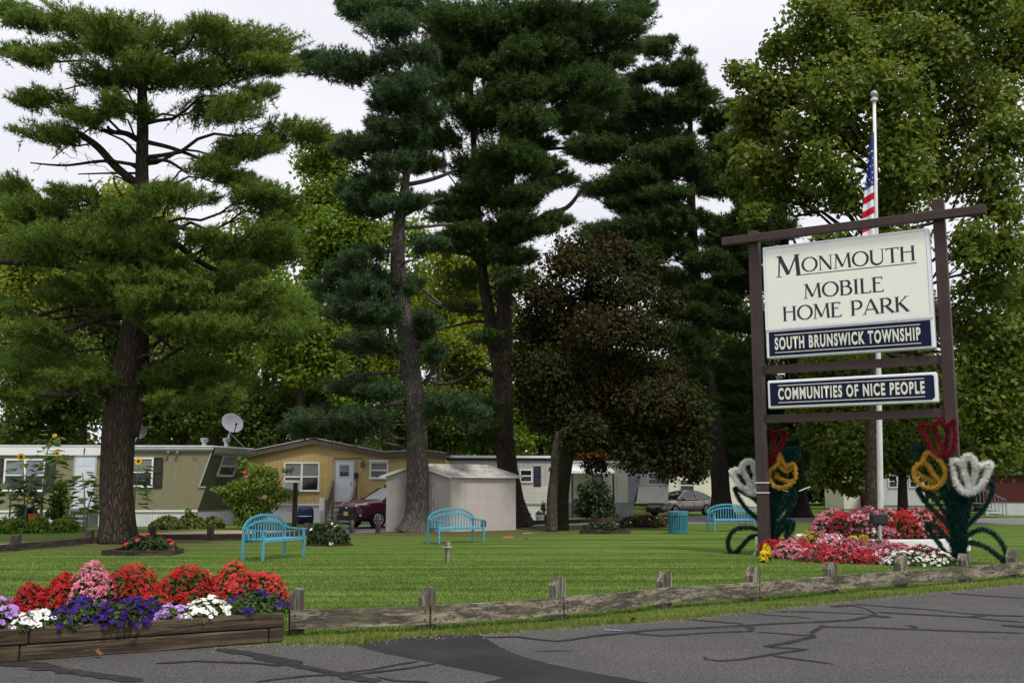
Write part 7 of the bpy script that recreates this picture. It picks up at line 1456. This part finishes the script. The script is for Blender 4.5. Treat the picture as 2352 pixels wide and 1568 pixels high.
# sycamore on the right
YS = 46.0; PS = Vector((AT(2003, 1190, YS).x, YS, 0))
SC = [(1870, 30, 70, 46), (1960, 10, 90, 60), (2060, 0, 90, 70), (2160, 10, 90, 70), (2260, 0, 90, 70), (2360, 20, 80, 70), (1790, 105, 44, 34), (1850, 110, 60, 44), (1940, 110, 80, 54), (2040, 110, 90, 60), (2150, 110, 90, 60), (2260, 110, 90, 60), (2360, 120, 70, 70), (1705, 165, 34, 30), (1760, 200, 60, 44), (1840, 200, 70, 50), (1930, 205, 80, 54), (2040, 210, 90, 54), (2150, 210, 90, 54), (2270, 220, 90, 60), (1710, 255, 46, 36), (1780, 290, 64, 42), (1860, 290, 70, 46), (1950, 300, 70, 46), (2080, 300, 90, 50), (2190, 310, 80, 50), (2300, 310, 80, 54), (1690, 340, 40, 34), (1740, 370, 50, 40), (1820, 375, 64, 40), (1900, 380, 64, 44), (2070, 390, 80, 48), (2180, 400, 80, 46), (2290, 400, 70, 48), (1700, 430, 44, 30), (1770, 450, 60, 36), (1850, 455, 60, 30), (1940, 450, 60, 34), (2060, 480, 70, 40), (2300, 480, 70, 40), (1730, 495, 40, 20), (2230, 560, 50, 50), (2310, 570, 60, 50), (2260, 650, 60, 46), (2340, 660, 50, 50), (2230, 740, 50, 40), (2310, 760, 60, 46), (2250, 840, 60, 46), (2330, 860, 60, 50), (2250, 940, 60, 44), (2330, 960, 60, 50), (1900, 560, 50, 20), (2000, 560, 50, 24), (2080, 560, 60, 30), (2290, 1040, 60, 40), (2220, 1030, 40, 36)]
SC = [c if len(c) > 4 else c for c in SC]
leafy('huge broad sycamore with yellow green leaves filling the sky behind the sign', PS, YS, [(2003, 1180, 34), (2002, 1100, 28), (2004, 950, 26), (2010, 780, 24), (2020, 600, 22), (2032, 420, 18), (2040, 240, 12), (2045, 60, 7)], SC, 'sycamore_leaf', 'bark_brown', 66000, .26, .5, name='sycamore_tree', fill=.85, R=380)
YU = 52.0
for lb, pu, cl, lf, n_, ls_, Y_ in (('low spreading tree with drooping leafy boughs behind the flagpole, under the sign boards', 2073, [(1900, 1000, 56, 34), (1960, 1010, 60, 36), (2040, 1000, 60, 36), (1930, 1060, 50, 34), (1990, 1070, 46, 30), (2060, 1060, 50, 28), (1900, 1095, 30, 24), (1960, 1120, 24, 20), (2110, 1010, 60, 36), (2120, 1070, 40, 30), (1880, 930, 60, 36), (1980, 930, 70, 40), (2080, 940, 70, 40), (2150, 900, 60, 40), (1900, 850, 60, 40), (2000, 850, 60, 40), (2100, 840, 60, 40)], 'sycamore_leaf', 17000, .25, 50.0),
                            ('dark leafy tree at the right edge behind the red building', 2250, ell(2250, 900, 130, 170, 26), 'wood_leaf', 12000, .36, 72.0), ('dark leafy tree behind the white trailer right of the flagpole', 2120, ell(2100, 880, 120, 190, 26), 'wood_leaf', 12000, .36, 76.0), ('dark leafy tree in the gap left of the flagpole', 1910, ell(1900, 900, 110, 190, 26), 'wood_leaf', 11000, .36, 78.0), ('dark leafy tree at the far right, half outside the photo', 2400, ell(2400, 800, 120, 260, 26), 'wood_leaf', 11000, .36, 70.0)):
    b_ = Vector((AT(pu, 1180, Y_).x, Y_, 0)); leafy(lb, b_, Y_, [(pu, 1175, 22), (pu, 1080, 18), (pu + 4, 960, 14), (pu, 850, 8)], cl, lf, 'bark_brown', int(n_ * 1.7), ls_ * .85, .5, 'trees behind the homes', fill=.85)
# trees beyond the trailers
BT = [('bright yellow green tree with loose foliage between the two front pines', 735, 66, [(740, 330, 34, 26), (720, 380, 40, 36), (770, 380, 40, 34), (735, 450, 50, 40), (790, 450, 46, 40), (700, 500, 30, 30), (760, 530, 56, 44), (820, 540, 50, 44), (710, 570, 40, 30), (870, 540, 40, 30), (740, 600, 40, 40), (830, 460, 40, 40), (880, 460, 30, 30), (790, 600, 50, 30), (710, 650, 24, 30)], 'lime_leaf', 15000, .30, 300),
      ('yellow leaved tree glowing between the trunks of the two middle pines', 1030, 70, [(1020, 600, 44, 30), (1050, 640, 50, 40), (1090, 600, 40, 36), (1030, 700, 50, 40), (1080, 720, 46, 40), (1050, 780, 60, 40), (1000, 800, 46, 40), (1090, 810, 50, 40), (1040, 860, 60, 40), (1100, 900, 46, 36), (1030, 930, 60, 40), (1000, 580, 30, 24), (980, 720, 40, 40), (900, 830, 40, 40), (890, 900, 40, 40)], 'yellow_leaf', 14000, .32, 560),
      ('yellowish tree at the far left edge behind the big pine', 20, 64, ell(20, 640, 110, 190, 24), 'yellow_leaf', 11000, .30, 450), ('light yellow green tree right behind the big left pine trunk', 320, 70, ell(300, 560, 130, 120, 24), 'yellow_leaf', 12000, .32, 450), ('mid green tree right of the big left pine', 480, 66, ell(480, 700, 110, 170, 24), 'lime_leaf', 11000, .30, 520),
      ('yellow green tree left of the shed pine, above the yellow home', 690, 62, [(690, 700, 60, 36), (720, 740, 60, 40), (660, 770, 60, 40), (710, 800, 60, 40), (640, 820, 40, 30), (750, 830, 50, 40), (690, 860, 40, 24), (660, 680, 30, 24), (760, 760, 40, 30), (780, 900, 30, 30)], 'lime_leaf', 10000, .28, 640),
      ('dark green tree behind the roof of the green trailer, near the photo edge', 90, 62, ell(90, 880, 130, 130, 24), 'wood_leaf', 11000, .30, 700), ('dark green tree behind the satellite dish', 420, 60, ell(400, 930, 120, 90, 22), 'wood_leaf', 10000, .28, 800), ('dark green tree behind the left roof slope of the yellow home', 590, 64, ell(590, 960, 100, 74, 20), 'wood_leaf', 9000, .28, 860), ('dark green tree behind the ridge of the yellow home', 760, 66, ell(770, 940, 110, 90, 22), 'wood_leaf', 10000, .28, 800), ('dark green tree between the shed pine and the twin pine, low over the roofs', 1010, 64, ell(1000, 960, 120, 80, 22), 'wood_leaf', 10000, .28, 800),
      ('green and gold tree low behind the grey trailer roof', 1110, 72, ell(1130, 960, 110, 100, 20), 'lime_leaf', 9000, .30, 820), ('small tree with orange autumn leaves behind the porch awning', 1375, 68, [(1385, 985, 34, 26), (1350, 1010, 30, 22), (1400, 1030, 34, 22), (1370, 1050, 34, 16), (1420, 1000, 26, 24), (1340, 1040, 24, 18), (1320, 990, 26, 22)], 'orange_leaf', 3600, .26, 960),
      ('dark tree filling the shade behind the copper maple', 1330, 74, ell(1330, 900, 140, 150, 26), 'wood_leaf', 12000, .34, 700), ('dark tree behind the white trailers right of the copper maple', 1540, 78, ell(1560, 930, 140, 140, 26), 'wood_leaf', 12000, .34, 750), ('dark tree left of the big pine trunk behind the porch', 190, 74, ell(200, 800, 120, 170, 22), 'wood_leaf', 10000, .34, 650)]
for lb, pu, Y_, cl, lf, n_, ls_, vt in BT:
    b_ = Vector((AT(pu, 1175, Y_).x, Y_, 0)); leafy(lb, b_, Y_, [(pu, 1165, 20), (pu + 2, 1040, 17), (pu - 2, (1040 + vt) / 2, 12), (pu + 3, vt + 10, 4)], cl, lf, 'bark_brown', int(n_ * 1.7), ls_ * .85, .5, 'trees behind the homes', fill=.85)
for lb, pu, Y_, u, v, ru, rv, lf, n_ in (('mid green tree filling the gap between the left pine and the bright yellow green tree', 610, 78, 600, 620, 90, 210, 'lime_leaf', 15000), ('tall mid green tree behind the shed pine', 900, 82, 900, 680, 100, 230, 'lime_leaf', 17000), ('tall green tree behind the fork of the twin pine', 1150, 84, 1140, 760, 100, 230, 'wood_leaf', 15000), ('green tree behind the gap between twin pine and copper maple', 1240, 80, 1245, 860, 70, 170, 'lime_leaf', 10000), ('dark green tree low behind the yellow green tree trunk', 740, 76, 735, 860, 110, 130, 'wood_leaf', 13000), ('dark wood edge tree behind the middle of the green trailer', 280, 84, 280, 860, 130, 150, 'wood_leaf', 14000), ('dark green tree behind the tall pine right of the maple', 1700, 84, 1700, 880, 120, 220, 'wood_leaf', 14000), ('mid green tree behind the left edge limbs of the largest pine', 130, 86, 140, 640, 120, 190, 'wood_leaf', 13000), ('green tree rising behind the satellite dish', 500, 88, 500, 800, 110, 200, 'wood_leaf', 14000)):
    b_ = Vector((AT(pu, 1165, Y_).x, Y_, 0)); leafy(lb, b_, Y_, [(pu, 1160, 18), (pu + 2, 1040, 15), (pu - 2, (1040 + v - rv) / 2, 10), (pu + 3, v - rv + 10, 4)], ell(u, v, ru, rv, 26), lf, 'bark_brown', n_, .34, .5, 'trees behind the homes', fill=.8)
# far wood closing the view
V = []
for i in range(280):
    x = -75 + 150 * rng.random(); y = 92 + 16 * rng.random(); h = 6.0 + 4.0 * rng.random(); r = 2.4 + 1.6 * rng.random(); P, d = dome(330, (x, y, .3), r, r, h, .3, .5); V.append(leaf_quads(P, d, .62, .7, .9))
o = np_mesh('far_wood', np.concatenate(V), 4, 'wood_leaf'); o['kind'] = 'stuff'
V = []
for i in range(1500):
    x = -3.0 + 14 * rng.random(); y = np.interp(x, EDGE_X, EDGE_Y) - abs(rng.normal()) * .16 + .02; s = .004 + .009 * rng.random() ** 3; h = .010
    a = rng.random() * 6.28; P4 = [np.array([x + s * math.cos(a + k_ * 2.09), y + s * math.sin(a + k_ * 2.09), h - .002]) for k_ in range(3)]; tp4 = np.array([x, y, h + s * .9])
    for k_ in range(3): V += [P4[k_], P4[(k_ + 1) % 3], tp4]
o = np_mesh('gravel', np.array(V), 3, 'grit'); o['kind'] = 'stuff'
grass('lawn_grass', 260000, 10.2, 30.0, .018, .042, .0040, 'grass_blade', False)
grass('verge_grass', 85000, 9.8, 19.5, .03, .08, .0045, 'verge_blade', True)
